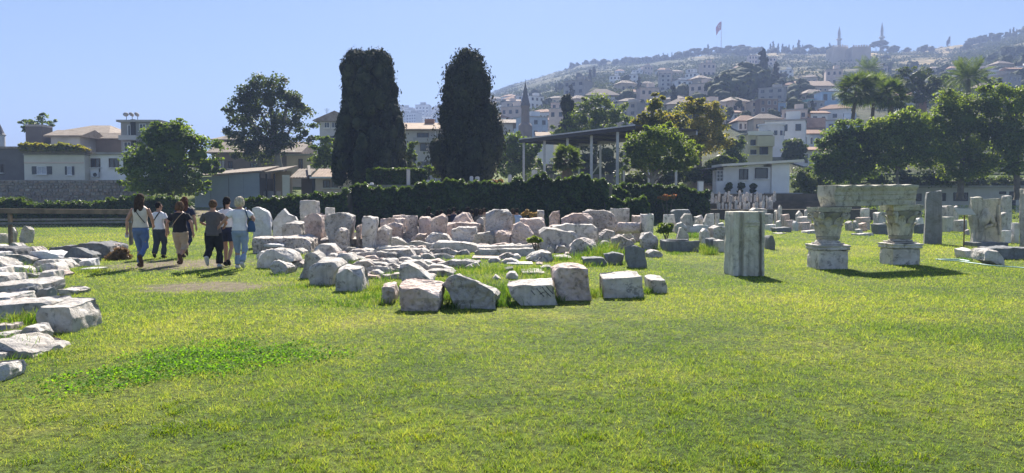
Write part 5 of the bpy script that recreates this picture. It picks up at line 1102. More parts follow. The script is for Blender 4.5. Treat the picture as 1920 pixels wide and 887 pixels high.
tree('plane_tree', 'large olive brown tree right of the round tree', [(1312, 235, 42, 40, 0), (1300, 205, 34, 20, 0), (1338, 215, 26, 24, 0), (1345, 255, 28, 30, 0), (1288, 255, 34, 34, 0), (1322, 272, 40, 24, 0), (1268, 230, 22, 24, 0), (1362, 268, 12, 16, 0)], 82, (1310, 345), 'yellow', 18000, .30, .35, seed=10, core=.66)
tree('round_tree', 'round green tree with a forked pale trunk on the lower terrace', [(1235, 282, 50, 40, 0), (1200, 272, 34, 32, 0), (1275, 285, 36, 36, 0), (1240, 252, 40, 22, 0), (1190, 300, 26, 24, 0), (1232, 312, 48, 20, 0), (1290, 305, 22, 22, 0), (1178, 280, 16, 20, 0), (1172, 312, 12, 10, 0)], 60, (1222, 362), 'fig', 22000, .24, .24, seed=14, trunk_top=(1224, 335), core=.5, bark='palebark', zbase=2.3)
# the trees at the right
G_R = None
tree('leafy_tree', 'leafy tree at the left of the right hand grove, crown reaching the ground', [(1590, 285, 62, 44, 0), (1560, 300, 38, 36, 0), (1600, 250, 40, 26, 0), (1562, 260, 28, 24, 0), (1534, 318, 18, 20, 0), (1620, 310, 50, 30, 0), (1575, 330, 44, 22, -.5), (1640, 270, 36, 34, 0)], 76, (1598, 372), 'bush', 39000, .27, .25, seed=15, core=.66)
tree('leafy_tree', 'leafy tree with two thin trunks in the middle of the right hand grove', [(1690, 258, 50, 40, 0), (1720, 240, 44, 34, 0), (1668, 235, 34, 24, 0), (1650, 260, 30, 30, 0), (1735, 285, 44, 34, 0), (1690, 295, 46, 24, 0)], 74, (1684, 372), 'fig', 36000, .27, .16, seed=16, trunk_top=(1682, 318), core=.62)
tree('leafy_tree', 'tall leafy tree at the right of the grove with a yellowish top', [(1810, 225, 56, 40, 0), (1780, 200, 40, 26, 0), (1840, 195, 44, 28, 0), (1770, 245, 44, 40, 0), (1830, 270, 56, 44, 0), (1780, 295, 50, 36, 0), (1870, 240, 36, 44, 0), (1850, 310, 46, 26, 0), (1800, 325, 46, 20, -.5)], 75, (1800, 372), 'fig', 48000, .27, .3, seed=17, core=.62)
tree('leafy_tree', 'dark green tree cut by the right edge of the picture', [(1905, 200, 44, 36, 0), (1915, 260, 44, 44, 0), (1880, 170, 26, 16, 0), (1930, 180, 34, 24, 0), (1895, 290, 30, 34, 0), (1950, 240, 50, 60, 0), (1905, 320, 26, 16, 0)], 73, (1908, 372), 'fig', 30000, .27, .28, seed=18, core=.6)
tree('leafy_tree', 'dark tree in the shade below the right hand grove', [(1640, 335, 34, 20, 0), (1700, 338, 50, 16, 0), (1760, 335, 40, 20, 0), (1600, 345, 30, 16, 0), (1545, 340, 22, 20, 0), (1830, 340, 40, 14, 0), (1880, 338, 30, 12, 0), (1520, 345, 12, 16, 0)], 84, (1700, 368), 'dark', 12000, .30, .2, seed=19, core=.8)
shrub('leafy_bush', 'dark round bush on the slope above the white house', [(1487, 278, 18, 22), (1478, 290, 14, 14), (1498, 285, 12, 16)], 108, 'dark', 3000, .34, zb=6.0, core=.8)
tree('leafy_tree', 'soft green tree above the white house left of the yellow house', [(1376, 288, 22, 20, 0), (1366, 272, 14, 16, 0), (1386, 268, 13, 14, 0), (1378, 304, 24, 12, 0), (1358, 298, 14, 14, 0)], 98, (1376, 322), 'plane', 8000, .36, .2, seed=20, core=.66)
shrub('leafy_bush', 'dark green bushes over the left roof corner of the white house', [(1350, 300, 16, 12), (1335, 308, 14, 10), (1368, 304, 14, 9)], 84, 'dark', 2200, .28, zb=3.0, core=.8)
# palms
def frond_mesh(L, droop, fan=False):
    V, Fc = [], []
    def quad(a, b, c, d): k = len(V); V.extend([a, b, c, d]); Fc.append((k, k + 1, k + 2, k + 3))
    pts = [Vector((0, L * t * math.cos(droop * t * .5), L * (.35 * t - droop * .62 * t * t))) for t in np.linspace(0, 1, 12)]
    for a, b in zip(pts, pts[1:]): quad(a + Vector((.025, 0, 0)), a - Vector((.025, 0, 0)), b - Vector((.015, 0, 0)), b + Vector((.015, 0, 0)))
    if fan:
        h = pts[6]
        for k in range(17):
            an = R(-110 + 220 * k / 16); d = Vector((math.sin(an), math.cos(an), -.12 - .25 * abs(math.sin(an)))).normalized(); s = Vector((math.cos(an), -math.sin(an), 0)); l = L * .55 * (.75 + .25 * math.cos(an))
            m1 = h + d * l * .55; s = s * 1.35; tip = h + d * l + Vector((0, 0, -.22 * l)); quad(h, m1 + s * .06, tip, m1 - s * .06)
    else:
        for i in range(2, 12):
            p = pts[i]; dr = (pts[i] - pts[i - 1]).normalized(); l = L * .36 * math.sin(math.pi * (.18 + .75 * i / 12))
            for sx in (-1, 1):
                for q in (0, .5):
                    b = p - dr * q * L / 11; d = (Vector((sx, 0, 0)) * .8 + dr * .75 + Vector((0, 0, -.22))).normalized(); w = dr * .05
                    quad(b - w, b + d * l * .6 - w * .8 + Vector((0, 0, -.02)), b + d * l + Vector((0, 0, -.10 * l)), b + d * l * .6 + w * .8)
    return np_mesh('frond', [tuple(v) for v in V], Fc)
def palm(label, cx, cy, r, base, Y, seed, n=26, fan=True, trunk=.2, skirt=0):
    rr = random.Random(seed); c = at(cx, cy, Y); b = at(base[0], base[1], Y); t = thing('palm_tree', label, 'palm tree', (b.x, Y, b.z)); L = r * Y / F * 1.28
    m = MB(); zs_ = np.linspace(b.z - .1, c.z, 9); m.tube([(b.x + (c.x - b.x) * (i / 8), Y, z) for i, z in enumerate(zs_)], [trunk * (1.15 - .03 * i + .06 * (i % 2)) for i in range(9)], 9); m.build('trunk', MT['palmbark'], t, 50)
    meshes = [frond_mesh(L, d, fan) for d in (.35, .7, 1.15, 1.6)]; off = Vector((c.x, Y, c.z)) - Vector(t.location)
    for k in range(n):
        q = k / n; me = meshes[min(3, int(q * 4))]; tilt = R(62 - 92 * q)
        link('frond', me, LEAFC['palm'], t, off, (tilt, rr.uniform(-.25, .25), k * 2.39996 + rr.uniform(-.2, .2)), (1, rr.uniform(.85, 1.1), 1))
    return t
palm('tall fan palm at the left of the palms above the grove', 1605, 172, 34, (1597, 238), 95, 31, 52)
palm('fan palm right behind the tall left palm, above the grove', 1640, 172, 32, (1634, 236), 97, 32, 46)
palm('shorter fan palm with a thick trunk right of the two tall palms', 1669, 182, 29, (1671, 240), 90, 33, 46, trunk=.32)
palm('big feathery palm standing above the right hand grove', 1815, 148, 33, (1818, 215), 110, 34, 58, fan=False, trunk=.3)
palm('small dark palm on the slope just above the tall fan palms', 1629, 133, 22, (1630, 165), 190, 35, 46, fan=False, trunk=.4)
palm('low palm with a thick trunk under the canopy', 1063, 300, 25, (1063, 346), 56, 36, 36, fan=True, trunk=.34)
tree('leafy_tree', 'dense green tree on the slope right of the fan palms', [(1722, 145, 34, 22, 0), (1705, 165, 28, 20, 0), (1745, 165, 28, 22, 0), (1720, 185, 36, 20, 0), (1690, 150, 14, 14, 0)], 140, (1720, 215), 'dark', 9000, .45, .3, seed=21, core=.7)
tree('leafy_tree', 'grey green tree on the slope left of the big feathery palm', [(1778, 160, 22, 20, 0), (1765, 185, 26, 20, 0), (1790, 190, 26, 18, 0), (1855, 160, 16, 18, 0)], 145, (1775, 215), 'plane', 6000, .45, .3, seed=22, core=.6)
# small dark trees behind the left cream house
tree('leafy_tree', 'loose grey green tree rising above the cream house at left', [(62, 232, 18, 11, 0), (84, 224, 14, 11, 0), (72, 240, 22, 12, 0), (100, 234, 12, 8, 0), (50, 246, 10, 10, 0)], 96, (72, 285), 'plane', 2600, .34, .12, seed=23, core=0, gap=.3, per=30)

# dark growth behind the white house, under the grove and behind the canopy
tree('leafy_tree', 'dark tree in the shade touching the right wall of the white house', [(1502, 335, 20, 26, 0), (1520, 345, 22, 22, 0), (1508, 355, 20, 14, 0), (1530, 362, 20, 10, 0)], 79, (1510, 372), 'dark', 5000, .28, .14, seed=41, core=.8)
tree('leafy_tree', 'broad dark tree closing the view under the middle of the canopy', [(1100, 300, 40, 26, 0), (1135, 290, 34, 28, 0), (1070, 315, 40, 20, 0), (1150, 315, 36, 24, 0), (1115, 325, 44, 16, 0), (1030, 320, 30, 16, 0)], 94, (1105, 345), 'dark', 9000, .32, .25, seed=42, core=.72)
tree('leafy_tree', 'dark tree in the shade behind the round tree trunk', [(1215, 335, 40, 22, 0), (1260, 330, 44, 24, 0), (1300, 325, 36, 22, 0), (1330, 335, 24, 18, 0), (1180, 335, 30, 20, 0)], 80, (1250, 360), 'dark', 8000, .30, .2, seed=43, core=.75)
ivy('clipped_hedge', 'long dark hedge in the shade along the foot of the right hand grove', [(1500, 356), (1560, 352), (1640, 350), (1700, 345), (1760, 344), (1830, 342), (1900, 340), (1990, 338)], 92, .5, 12000, size=.3, mat='dark', depth=1.5, bulge=.5)
# ================================================================== buildings
def wallm(name, c, dirt=.75): MT[name] = plain(name, c, tuple(x * dirt for x in c), .8, .9, .25, 14, .08, 7); return name
wallm('cream_plaster', (.76, .72, .62), .85); wallm('white_plaster', (.80, .79, .77), .85); wallm('grey_plaster', (.52, .50, .48)); wallm('brown_plaster', (.26, .21, .18)); wallm('blue_plaster', (.30, .45, .62), .85)
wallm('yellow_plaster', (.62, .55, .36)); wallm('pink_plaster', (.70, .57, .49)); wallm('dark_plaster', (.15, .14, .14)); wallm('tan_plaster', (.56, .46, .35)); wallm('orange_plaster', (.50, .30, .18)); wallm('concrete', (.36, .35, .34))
wallm('brick_red', (.34, .19, .13)); wallm('pale_blue_plaster', (.52, .60, .68)); wallm('teal_plaster', (.20, .42, .40))
def tile_mat(name, a, b_):
    m, nt, b, out = new_mat(name); vec = coords(nt)
    col = ramp(nt, [(.3, b_), (.65, a)], noise_fac(nt, vec, 1.6, 7, .7)); col = rnd_value(nt, col, .12)
    w = N(nt, 'ShaderNodeTexWave', Scale=2.2, Distortion=.6, Detail=1.0); nt.links.new(vec, w.inputs['Vector'])
    nt.links.new(col, b.inputs['Base Color']); b.inputs['Roughness'].default_value = .85; b.inputs['Specular IOR Level'].default_value = .2; bump(nt, b, w.outputs['Fac'], .8, .06); MT[name] = m
tile_mat('roof_tile', (.42, .25, .17), (.24, .14, .10)); tile_mat('old_tile', (.36, .30, .25), (.18, .14, .11)); tile_mat('pale_tile', (.48, .36, .27), (.28, .20, .15))
MT['roof_slab'] = plain('roof_slab', (.40, .38, .36), (.26, .25, .24), .6)
MT['glass'] = glass_mat('window_glass'); MT['frame_white'] = plain('white_frame', (.70, .70, .70), (.6, .6, .6), 3, bmp=0, rough=.5); MT['frame_brown'] = plain('brown_frame', (.12, .085, .06), (.07, .05, .04), 3, bmp=0, rough=.6)
MT['shutter'] = plain('grey_shutter', (.10, .105, .11), (.07, .075, .08), 4, bmp=.2, rough=.6); MT['curtain'] = plain('curtain', (.55, .56, .60), (.42, .43, .47), 6, bmp=.2)
MT['metal_dark'] = plain('dark_metal', (.05, .05, .055), (.035, .035, .04), 4, bmp=0, rough=.5, metal=.3); MT['steel'] = plain('galvanised_steel', (.50, .51, .52), (.40, .41, .42), 5, bmp=.1, rough=.45, metal=.4)
MT['sheet'] = plain('blue_grey_sheet', (.33, .38, .44), (.26, .30, .36), .5, bmp=.1, rough=.6)
UNIT = MB().box(-.5, .5, -.5, .5, -.5, .5).mesh('pane')
PANES = {}
def cube(name, mat, parent, c, s):
    key = (name, mat)
    if key not in PANES:
        me = UNIT.copy(); me.name = name; me.materials.append(MT[mat]); PANES[key] = me
    return link(name, PANES[key], None, parent, c, (0, 0, 0), s)
def window(parent, x0, x1, z0, z1, y, frame='frame_white', mull=1, shutters=None, pane='glass', sill=True, thick=.09, bars=0):
    """window on a wall facing -y, coordinates local to the parent"""
    w, h = x1 - x0, z1 - z0; fw = min(.07, .12 * w); m = MB()
    m.box(x0, x1, y - thick, y + .02, z1 - fw, z1); m.box(x0, x1, y - thick, y + .02, z0, z0 + fw)
    m.box(x0, x0 + fw, y - thick, y + .02, z0 + fw, z1 - fw); m.box(x1 - fw, x1, y - thick, y + .02, z0 + fw, z1 - fw)
    for k in range(mull):
        xc = x0 + w * (k + 1) / (mull + 1); m.box(xc - fw * .4, xc + fw * .4, y - thick * .8, y + .02, z0 + fw, z1 - fw)
    for k in range(bars):
        zc = z0 + h * (k + 1) / (bars + 1); m.box(x0 + fw, x1 - fw, y - thick * .75, y + .01, zc - fw * .3, zc + fw * .3)
    o = link('window', m.mesh('window'), MT[frame], parent)
    cube('pane', pane, o, ((x0 + x1) / 2, y - .01, (z0 + z1) / 2), (w - 2 * fw * .98, .03, h - 2 * fw * .98))
    if sill: cube('sill', 'white_plaster', o, ((x0 + x1) / 2, y - .1, z0 - .04), (w + .2, .22, .07))
    if shutters:
        for sx, on in ((-1, shutters in ('both', 'left')), (1, shutters in ('both', 'right'))):
            if on: cube('shutter', 'shutter', o, (x0 - w * .26 if sx < 0 else x1 + w * .26, y - .05, (z0 + z1) / 2), (w * .5, .05, h))
    return o
def gable(m, x0, x1, y0, y1, z, rise, over=.35, axis='x', hip=False, thick=.14):
    x0 -= over; x1 += over; y0 -= over; y1 += over; ym, xm = (y0 + y1) / 2, (x0 + x1) / 2
    hx = min((x1 - x0) * .35, (y1 - y0) / 2) if hip else 0; hy = min((y1 - y0) * .35, (x1 - x0) / 2) if hip else 0
    lo = [(x0, y0, z), (x1, y0, z), (x1, y1, z), (x0, y1, z)]
    rg = [(x0 + hx, ym, z + rise), (x1 - hx, ym, z + rise)] if axis == 'x' else [(xm, y0 + hy, z + rise), (xm, y1 - hy, z + rise)]
    top = [(x, y, q + thick) for x, y, q in lo]; rt = [(x, y, q + thick) for x, y, q in rg]
    V = lo + top + rt
    if axis == 'x': Fc = [(0, 3, 2, 1), (0, 1, 5, 4), (1, 2, 6, 5), (2, 3, 7, 6), (3, 0, 4, 7), (4, 5, 9, 8), (6, 7, 8, 9), (5, 6, 9), (7, 4, 8)]
    else: Fc = [(0, 3, 2, 1), (0, 1, 5, 4), (1, 2, 6, 5), (2, 3, 7, 6), (3, 0, 4, 7), (5, 6, 9, 8), (7, 4, 8, 9), (4, 5, 8), (6, 7, 9)]
    m.add(V, Fc)
def house(label, x0, y0, x1, y1, Y, depth, wall, roof='flat', rise=1.2, roof_mat='roof_tile', wins=(), name='house', cat='house', rz=0.0, axis='x', hip=False, over=.35, sink=1.5, group=None, parts=True, parapet=False):
    """y0 eaves row, y1 foot row, wins: (px0, py0, px1, py1, options)"""
    A, Bp = at(x0, y1, Y), at(x1, y0, Y); W = Bp.x - A.x; H = Bp.z - A.z; c = ((A.x + Bp.x) / 2, Y, A.z)
    t = thing(name, label, cat, c, group, rz)
    m = MB(); m.box(-W / 2, W / 2, 0, depth, -sink, H); link('wall', m.mesh('wall'), MT[wall], t)
    m = MB()
    if roof == 'flat':
        m.box(-W / 2 - over * .6, W / 2 + over * .6, -over * .6, depth + over * .6, H + .003, H + .22)
    else: gable(m, -W / 2, W / 2, 0, depth, H + .003, rise, over, axis, hip)
    link('roof', m.mesh('roof'), MT[roof_mat if roof != 'flat' or roof_mat != 'roof_tile' else 'roof_slab'], t)
    for wv in wins:
        opt = wv[4] if len(wv) > 4 else {}
        p, q = at(wv[0], wv[3], Y), at(wv[2], wv[1], Y); window(t, p.x - c[0], q.x - c[0], p.z - c[2], q.z - c[2], 0, **opt)
    return t
def L2(o, px, py, Y): p = at(px, py, Y); return p.x - o.location.x, p.z - o.location.z

# --- left: stone retaining wall
wy = 71.0; x0, x1 = at(-120, 0, wy).x, at(258, 0, wy).x; zt, zb = at(0, 337.5, wy).z, 1.0
t = thing('stone_wall', 'old rubble stone retaining wall below the cream house at left', 'wall', ((x0 + x1) / 2, wy, zb))
m = MB(); m.box(x0, x1, wy, wy + 2.2, zb - .5, zt); m.build('core', MT['stonewall'], t)
MT['rubble'] = stone_mat('rubble_stone', (.42, .39, .36), (.28, .26, .25), (.14, .13, .13), lich=.3, scale=.9, tint=(.36, .22, .14), tint_amt=.6)
rm = plain('rubble_face', (.46, .43, .40), (.16, .15, .15), 1.3, bmp=.5, rnd=0); 
m = MB(); rr = random.Random(5); z = zb; stones_made = []
while z < zt - .1:
    hh = rr.uniform(.20, .34); x = x0
    while x < x1:
        ww = rr.uniform(.22, .62); pr = rr.uniform(.03, .13); b_ = .05
        h2 = min(hh, zt - z) - .035; a_, c_ = x + .02, x + ww - .02; dz = rr.uniform(-.03, .03)
        stones_made.append((a_, c_, z + dz, z + h2 + dz, pr)); x += ww
    z += hh
big = sorted(range(len(stones_made)), key=lambda i: -(stones_made[i][1] - stones_made[i][0]) * (stones_made[i][3] - stones_made[i][2]))[:290]; bigs = set(big)
variants = []
for k in range(6):
    q = MB(); r2 = random.Random(k); j = lambda: r2.uniform(-.12, .12)
    fr = [(-.5 + abs(j()), -.6 + j(), -.5 + abs(j())), (.5 - abs(j()), -.6 + j(), -.5 + abs(j())), (.5 - abs(j()), -.6 + j(), .5 - abs(j())), (-.5 + abs(j()), -.6 + j(), .5 - abs(j()))]
    mid = [(-.5, -.1, -.5), (.5, -.1, -.5), (.5, -.1, .5), (-.5, -.1, .5)]; bk = [(x, .5, z) for x, y, z in mid]
    fr = [(x * .8, y, z * .8) for x, y, z in fr]; q.loft([fr, mid, bk]); me = q.mesh('stone'); me.materials.append(MT['rubble']); variants.append(me)
rest = MB()
for i, (a_, c_, z0, z1, pr) in enumerate(stones_made):
    cx_, cz_ = (a_ + c_) / 2, (z0 + z1) / 2
    if i in bigs: link('stone', variants[i % 6], None, t, (cx_ - t.location.x, -.02, cz_ - zb), (0, 0, 0), (c_ - a_, pr * 2.2, z1 - z0))
    else:
        e = .18 * min(c_ - a_, z1 - z0); rest.loft([[(a_ + e, wy - pr, z0 + e), (c_ - e, wy - pr, z0 + e), (c_ - e * .7, wy - pr, z1 - e), (a_ + e, wy - pr * .8, z1 - e * .6)], [(a_, wy - .02, z0), (c_, wy - .02, z0), (c_, wy - .02, z1), (a_, wy - .02, z1)], [(a_, wy + .03, z0), (c_, wy + .03, z0), (c_, wy + .03, z1), (a_, wy + .03, z1)]])
o = rest.build('small_stones', MT['rubble'], t); o['kind'] = 'stuff'
# --- left houses
def place_roof_junk(t, items): pass
cw = {'frame': 'frame_brown'}
house('dark shaded house at the left picture edge on the stone wall', -140, 279, 46, 338, 76, 7, 'dark_plaster', 'flat', 0, 'old_tile', [(-40, 300, -5, 324, cw), (2, 308, 6, 324, cw)], over=.3)
h = house('cream house with a painted band and grey shutters on the stone wall', 46, 291, 158, 337.5, 75, 6, 'cream_plaster', 'flat', wins=[(70, 312, 88, 327, {'shutters': 'both', 'pane': 'curtain'}), (127, 312, 135, 328, {'shutters': 'both', 'pane': 'curtain', 'mull': 0})], over=.1)
x_, z_ = L2(h, 46, 305, 75); cube('band', 'pink_plaster', h, (0, -.03, z_), (6.0 / 112 * 112 * .99, .05, .16))
xa, za = L2(h, 62, 281, 75); m = MB(); xb, zb2 = L2(h, 156, 277, 75); m.box(xa - 1, xb, 1.2, 1.4, za - .4, zb2 + .2); link('upper_wall', m.mesh('upper_wall'), MT['grey_plaster'], h)
for px_ in (92, 118, 140):
    xw, zw = L2(h, px_, 290, 75); window(h, xw - .35, xw + .45, zw, zw + .75, 1.2, frame='frame_brown', mull=0, sill=False)
ivy('vine_pergola', 'yellowing vine covered pergola above the cream house', [(36, 274), (48, 271), (70, 273), (95, 275), (120, 272), (146, 277), (160, 280)], 74.3, at(0, 283, 74.3).z, 2400, size=.22, mat='yellow', cat='vine', depth=1.2, bulge=.2, part='foliage', core='pergola_frame', core_mat='bark')
h = house('white annex with brown framed windows and an air conditioner, right of the cream house', 159, 290, 258, 334, 76, 6, 'white_plaster', 'flat', wins=[(171, 297, 188, 314, cw), (205, 297, 223, 314, cw), (232, 297, 248, 314, cw)], over=.5)
xa, za = L2(h, 181, 328, 76); ac = MB(); ac.box(xa - .38, xa + .38, -.42, -.05, za - .25, za + .28); ao = link('air_conditioner', ac.mesh('air_conditioner'), MT['steel'], h); 
m = MB(); m.lathe([(.2, -.02), (.2, .02)], (0, 0, 0), 14); fo = link('fan_grille', m.mesh('fan_grille'), MT['metal_dark'], ao, (xa + .08, -.43, za), (R(90), 0, 0))
m = MB(); m.tube([(xa + .35, -.1, za + .28), (xa + .35, -.1, za + 1.1)], .05, 6); link('pipe', m.mesh('pipe'), MT['metal_dark'], ao)
h = house('brown gabled house with a big tiled roof behind the cream house', 100, 252, 202, 300, 86, 9, 'tan_plaster', 'gable', 1.35, 'old_tile', hip=True, over=.4)
h = house('low shed with a long pale board under the big tiled roof', 96, 257, 150, 290, 80, 4, 'grey_plaster', 'gable', .8, 'old_tile', over=.5)
house('dark square tower block beside the loose grey tree at left', 49, 237, 78, 290, 84, 2.0, 'dark_plaster', 'flat', over=0)
house('brown tiled wall house between the annex and the narrow house', 176, 262, 232, 300, 83, 4, 'brown_plaster', 'gable', .8, 'old_tile', over=.2)
h = house('narrow tall house with a flat roof and satellite dishes', 228, 229, 296, 300, 80, 7, 'concrete', 'flat', wins=[(240, 234, 250, 256, {'frame': 'frame_white'}), (262, 232, 274, 246, {'frame': 'frame_white', 'mull': 1}), (233, 266, 246, 284, {'frame': 'frame_white'})], over=.55)
xa, za = L2(h, 252, 254, 80); cube('balcony', 'grey_plaster', h, (xa - .3, -.45, za - .3), (1.9, .9, .5)); cube('downpipe', 'metal_dark', h, (xa - .1, -.06, za + .2), (.5, .1, 3.0))
for dx in (237, 248, 258):
    d = thing('satellite_dish', 'small grey satellite dish on the roof of the narrow house, %s' % {237: 'the left of three', 248: 'the middle of three', 258: 'the right of three'}[dx], 'satellite dish', tuple(at(dx, 223, 82)))
    m = MB(); m.tube([(0, 0, -.25), (0, 0, .45)], .03, 6); link('mast', m.mesh('mast'), MT['metal_dark'], d)
    m = MB(); m.lathe([(.03, .06), (.16, .03), (.27, -.05), (.29, -.05), (.17, .06), (.03, .09)], (0, 0, 0), 16); link('dish', m.mesh('dish', smooth=60), MT['concrete'], d, (0, -.1, .5), (R(60), 0, R(25 if dx < 240 else 60)))
h = house('small turret like house with a shallow roof right of the bushy tree', 408, 264, 440, 290, 95, 6, 'white_plaster', 'gable', .9, 'old_tile', [(412, 267, 424, 281, {}), (428, 267, 438, 281, {})], hip=True, over=.7)
h = house('long dark shaded house behind the plane tree and the blue sheds', 398, 288, 560, 345, 90, 8, 'brown_plaster', 'gable', 1.6, 'old_tile', [(410, 300, 422, 318, {'frame': 'frame_brown', 'pane': 'curtain'}), (428, 302, 436, 316, cw), (470, 305, 482, 320, cw)], over=.5)
h = house('pale house with a dark doorway behind the tiled shed', 538, 292, 592, 345, 88, 6, 'tan_plaster', 'flat', wins=[(560, 298, 568, 318, cw)], over=.2)
h = house('house with a wide gabled roof and glazed attic between plane tree and big cypress', 600, 228, 660, 300, 120, 10, 'grey_plaster', 'gable', 1.5, 'old_tile', [(608, 229, 618, 240, {}), (622, 229, 632, 240, {}), (636, 229, 650, 240, {}), (612, 255, 628, 275, cw)], axis='y', over=.9)
# --- sheds
sh = thing('corrugated_shed', 'long low blue grey corrugated sheet shed behind the walkers', 'shed', tuple(at(430, 386, 66)))
A, Bp = at(366, 388, 66), at(487, 324, 66); ox, oz = sh.location.x, sh.location.z; n = 0
for k, (pa, pb) in enumerate(((366, 395), (395.4, 429), (429.6, 456), (456.4, 487))):
    a_, b_ = at(pa, 388, 66).x - ox, at(pb, 388, 66).x - ox; tl_ = at(pa, 333 - 9 * (pa - 366) / 121, 66).z - oz; tr_ = at(pa, 333 - 9 * (pb - 366) / 121, 66).z - oz; nn = int((b_ - a_) / .11) + 1
    V = []; 
    for side in (0, .03):
        for zz in (0, 1):
            for i in range(nn + 1):
                q = i / nn; V.append((a_ + (b_ - a_) * q, side + .022 * math.sin(i * math.pi / 1.0 + .8), (-.4 if zz == 0 else tl_ + (tr_ - tl_) * q)))
    w_ = nn + 1; Fc = [(i, i + 1, w_ + i + 1, w_ + i) for i in range(nn)] + [(2 * w_ + i + 1, 2 * w_ + i, 3 * w_ + i, 3 * w_ + i + 1) for i in range(nn)] + [(w_ + i, w_ + i + 1, 3 * w_ + i + 1, 3 * w_ + i) for i in range(nn)]
    link('sheet', np_mesh_any('sheet', V, Fc), MT['sheet'], sh)
za, zb2 = at(366, 333, 66).z - oz, at(487, 323, 66).z - oz; xa, xb = A.x - ox - .2, Bp.x - ox + .2
m = MB(); m.add([(xa, -.3, za + .02), (xb, -.3, zb2 + .02), (xb, 5, zb2 + .7), (xa, 5, za + .7), (xa, -.3, za + .14), (xb, -.3, zb2 + .14), (xb, 5, zb2 + .82), (xa, 5, za + .82)], [(0, 3, 2, 1), (4, 5, 6, 7), (0, 1, 5, 4), (1, 2, 6, 5), (2, 3, 7, 6), (3, 0, 4, 7)]); link('roof', m.mesh('roof'), MT['old_tile'], sh)
m = MB(); m.box(xa + .3, xb - .3, .1, 4.9, -.4, za); link('wall', m.mesh('wall'), MT['dark_plaster'], sh)
sh = thing('lean_to', 'open dark lean to with a pale corrugated end wall right of the blue grey shed', 'shed', tuple(at(515, 374, 67))); ox, oz = sh.location.x, sh.location.z
A, Bp = at(486, 374, 67), at(541, 322, 67); xa, xb = A.x - ox, Bp.x - ox; h1, h2 = at(486, 327, 67).z - oz, at(536, 321, 67).z - oz
m = MB(); m.add([(xa, -.5, h1), (xb - .3, -.5, h2), (xb - .3, 4, h2 + .6), (xa, 4, h1 + .6), (xa, -.5, h1 + .13), (xb - .3, -.5, h2 + .13), (xb - .3, 4, h2 + .73), (xa, 4, h1 + .73)], [(0, 3, 2, 1), (4, 5, 6, 7), (0, 1, 5, 4), (1, 2, 6, 5), (2, 3, 7, 6), (3, 0, 4, 7)]); link('roof', m.mesh('roof'), MT['old_tile'], sh)
m = MB(); m.box(xa + .1, xb - .6, 3, 3.15, -.3, h1 + .4); link('back_wall', m.mesh('back_wall'), MT['tan_plaster'], sh)
m = MB(); m.box(xa + .1, xb - .8, .2, .3, -.3, .75); link('parapet', m.mesh('parapet'), MT['concrete'], sh)
for px_ in (487, 500, 515): 
    xx = at(px_, 350, 67).x - ox; m = MB(); m.box(xx - .06, xx + .06, -.1, .02, -.3, h1 + .05); link('post', m.mesh('post'), MT['metal_dark'], sh)
a_, b_ = at(529, 350, 66.5).x - ox, at(543, 350, 66.5).x - ox; V = []; nn = 12
for side in (0, .04):
    for zz in (-.3, at(535, 328, 66.5).z - oz):
        for i in range(nn + 1): V.append((a_ + (b_ - a_) * i / nn, -.5 + side + .03 * (-1) ** i, zz))
w_ = nn + 1; Fc = [(i, i + 1, w_ + i + 1, w_ + i) for i in range(nn)] + [(2 * w_ + i + 1, 2 * w_ + i, 3 * w_ + i, 3 * w_ + i + 1) for i in range(nn)] + [(w_ + i, w_ + i + 1, 3 * w_ + i + 1, 3 * w_ + i) for i in range(nn)]
link('end_sheet', np_mesh_any('end_sheet', V, Fc), MT['cream_plaster'], sh)
sh = thing('tiled_shed', 'low tiled shed with a dark garage opening and two windows left of the big cypress', 'shed', tuple(at(600, 363, 68))); ox, oz = sh.location.x, sh.location.z
g0, g1, w1 = at(546, 0, 68).x - ox, at(587, 0, 68).x - ox, at(668, 0, 68).x - ox; he = at(600, 333, 68).z - oz; hr = at(600, 317, 70.5).z - oz
m = MB(); m.box(g1, w1, 0, 5, -.4, he); link('wall', m.mesh('wall'), MT['pink_plaster'], sh)
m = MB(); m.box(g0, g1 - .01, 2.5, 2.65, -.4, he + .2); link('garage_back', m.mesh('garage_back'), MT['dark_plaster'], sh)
m = MB(); m.box(g1 - .25, g1 - .02, -.1, .12, -.4, he); link('door_post', m.mesh('door_post'), MT['metal_dark'], sh)
for a_, b_, nm in ((g0 - .2, g1 - .55, 'garage_roof'), (g1 - .30, w1 - .9, 'roof')):
    # ribbed tile slope: every tile row is modelled as a rounded ridge
    V = []; nn = int((b_ - a_) / .13); 
    for yy, zz in ((-.55, he - .02), (2.4, hr)):
        for i in range(nn + 1): V.append((a_ + (b_ - a_) * i / nn, yy, zz + .05 * (i % 2)))
    for yy, zz in ((-.55, he - .12), (2.4, hr - .1)):
        for i in range(nn + 1): V.append((a_ + (b_ - a_) * i / nn, yy, zz))
    w_ = nn + 1; Fc = [(i, i + 1, w_ + i + 1, w_ + i) for i in range(nn)] + [(2 * w_ + i + 1, 2 * w_ + i, 3 * w_ + i, 3 * w_ + i + 1) for i in range(nn)] + [(i + 1, i, 2 * w_ + i, 2 * w_ + i + 1) for i in range(nn)]
    link(nm, np_mesh_any(nm, V, Fc), MT['pale_tile' if nm == 'roof' else 'old_tile'], sh)
cube('fascia', 'frame_white', sh, ((g1 + w1) / 2 - .6, -.58, he - .02), (w1 - g1 - .5, .05, .16)); 
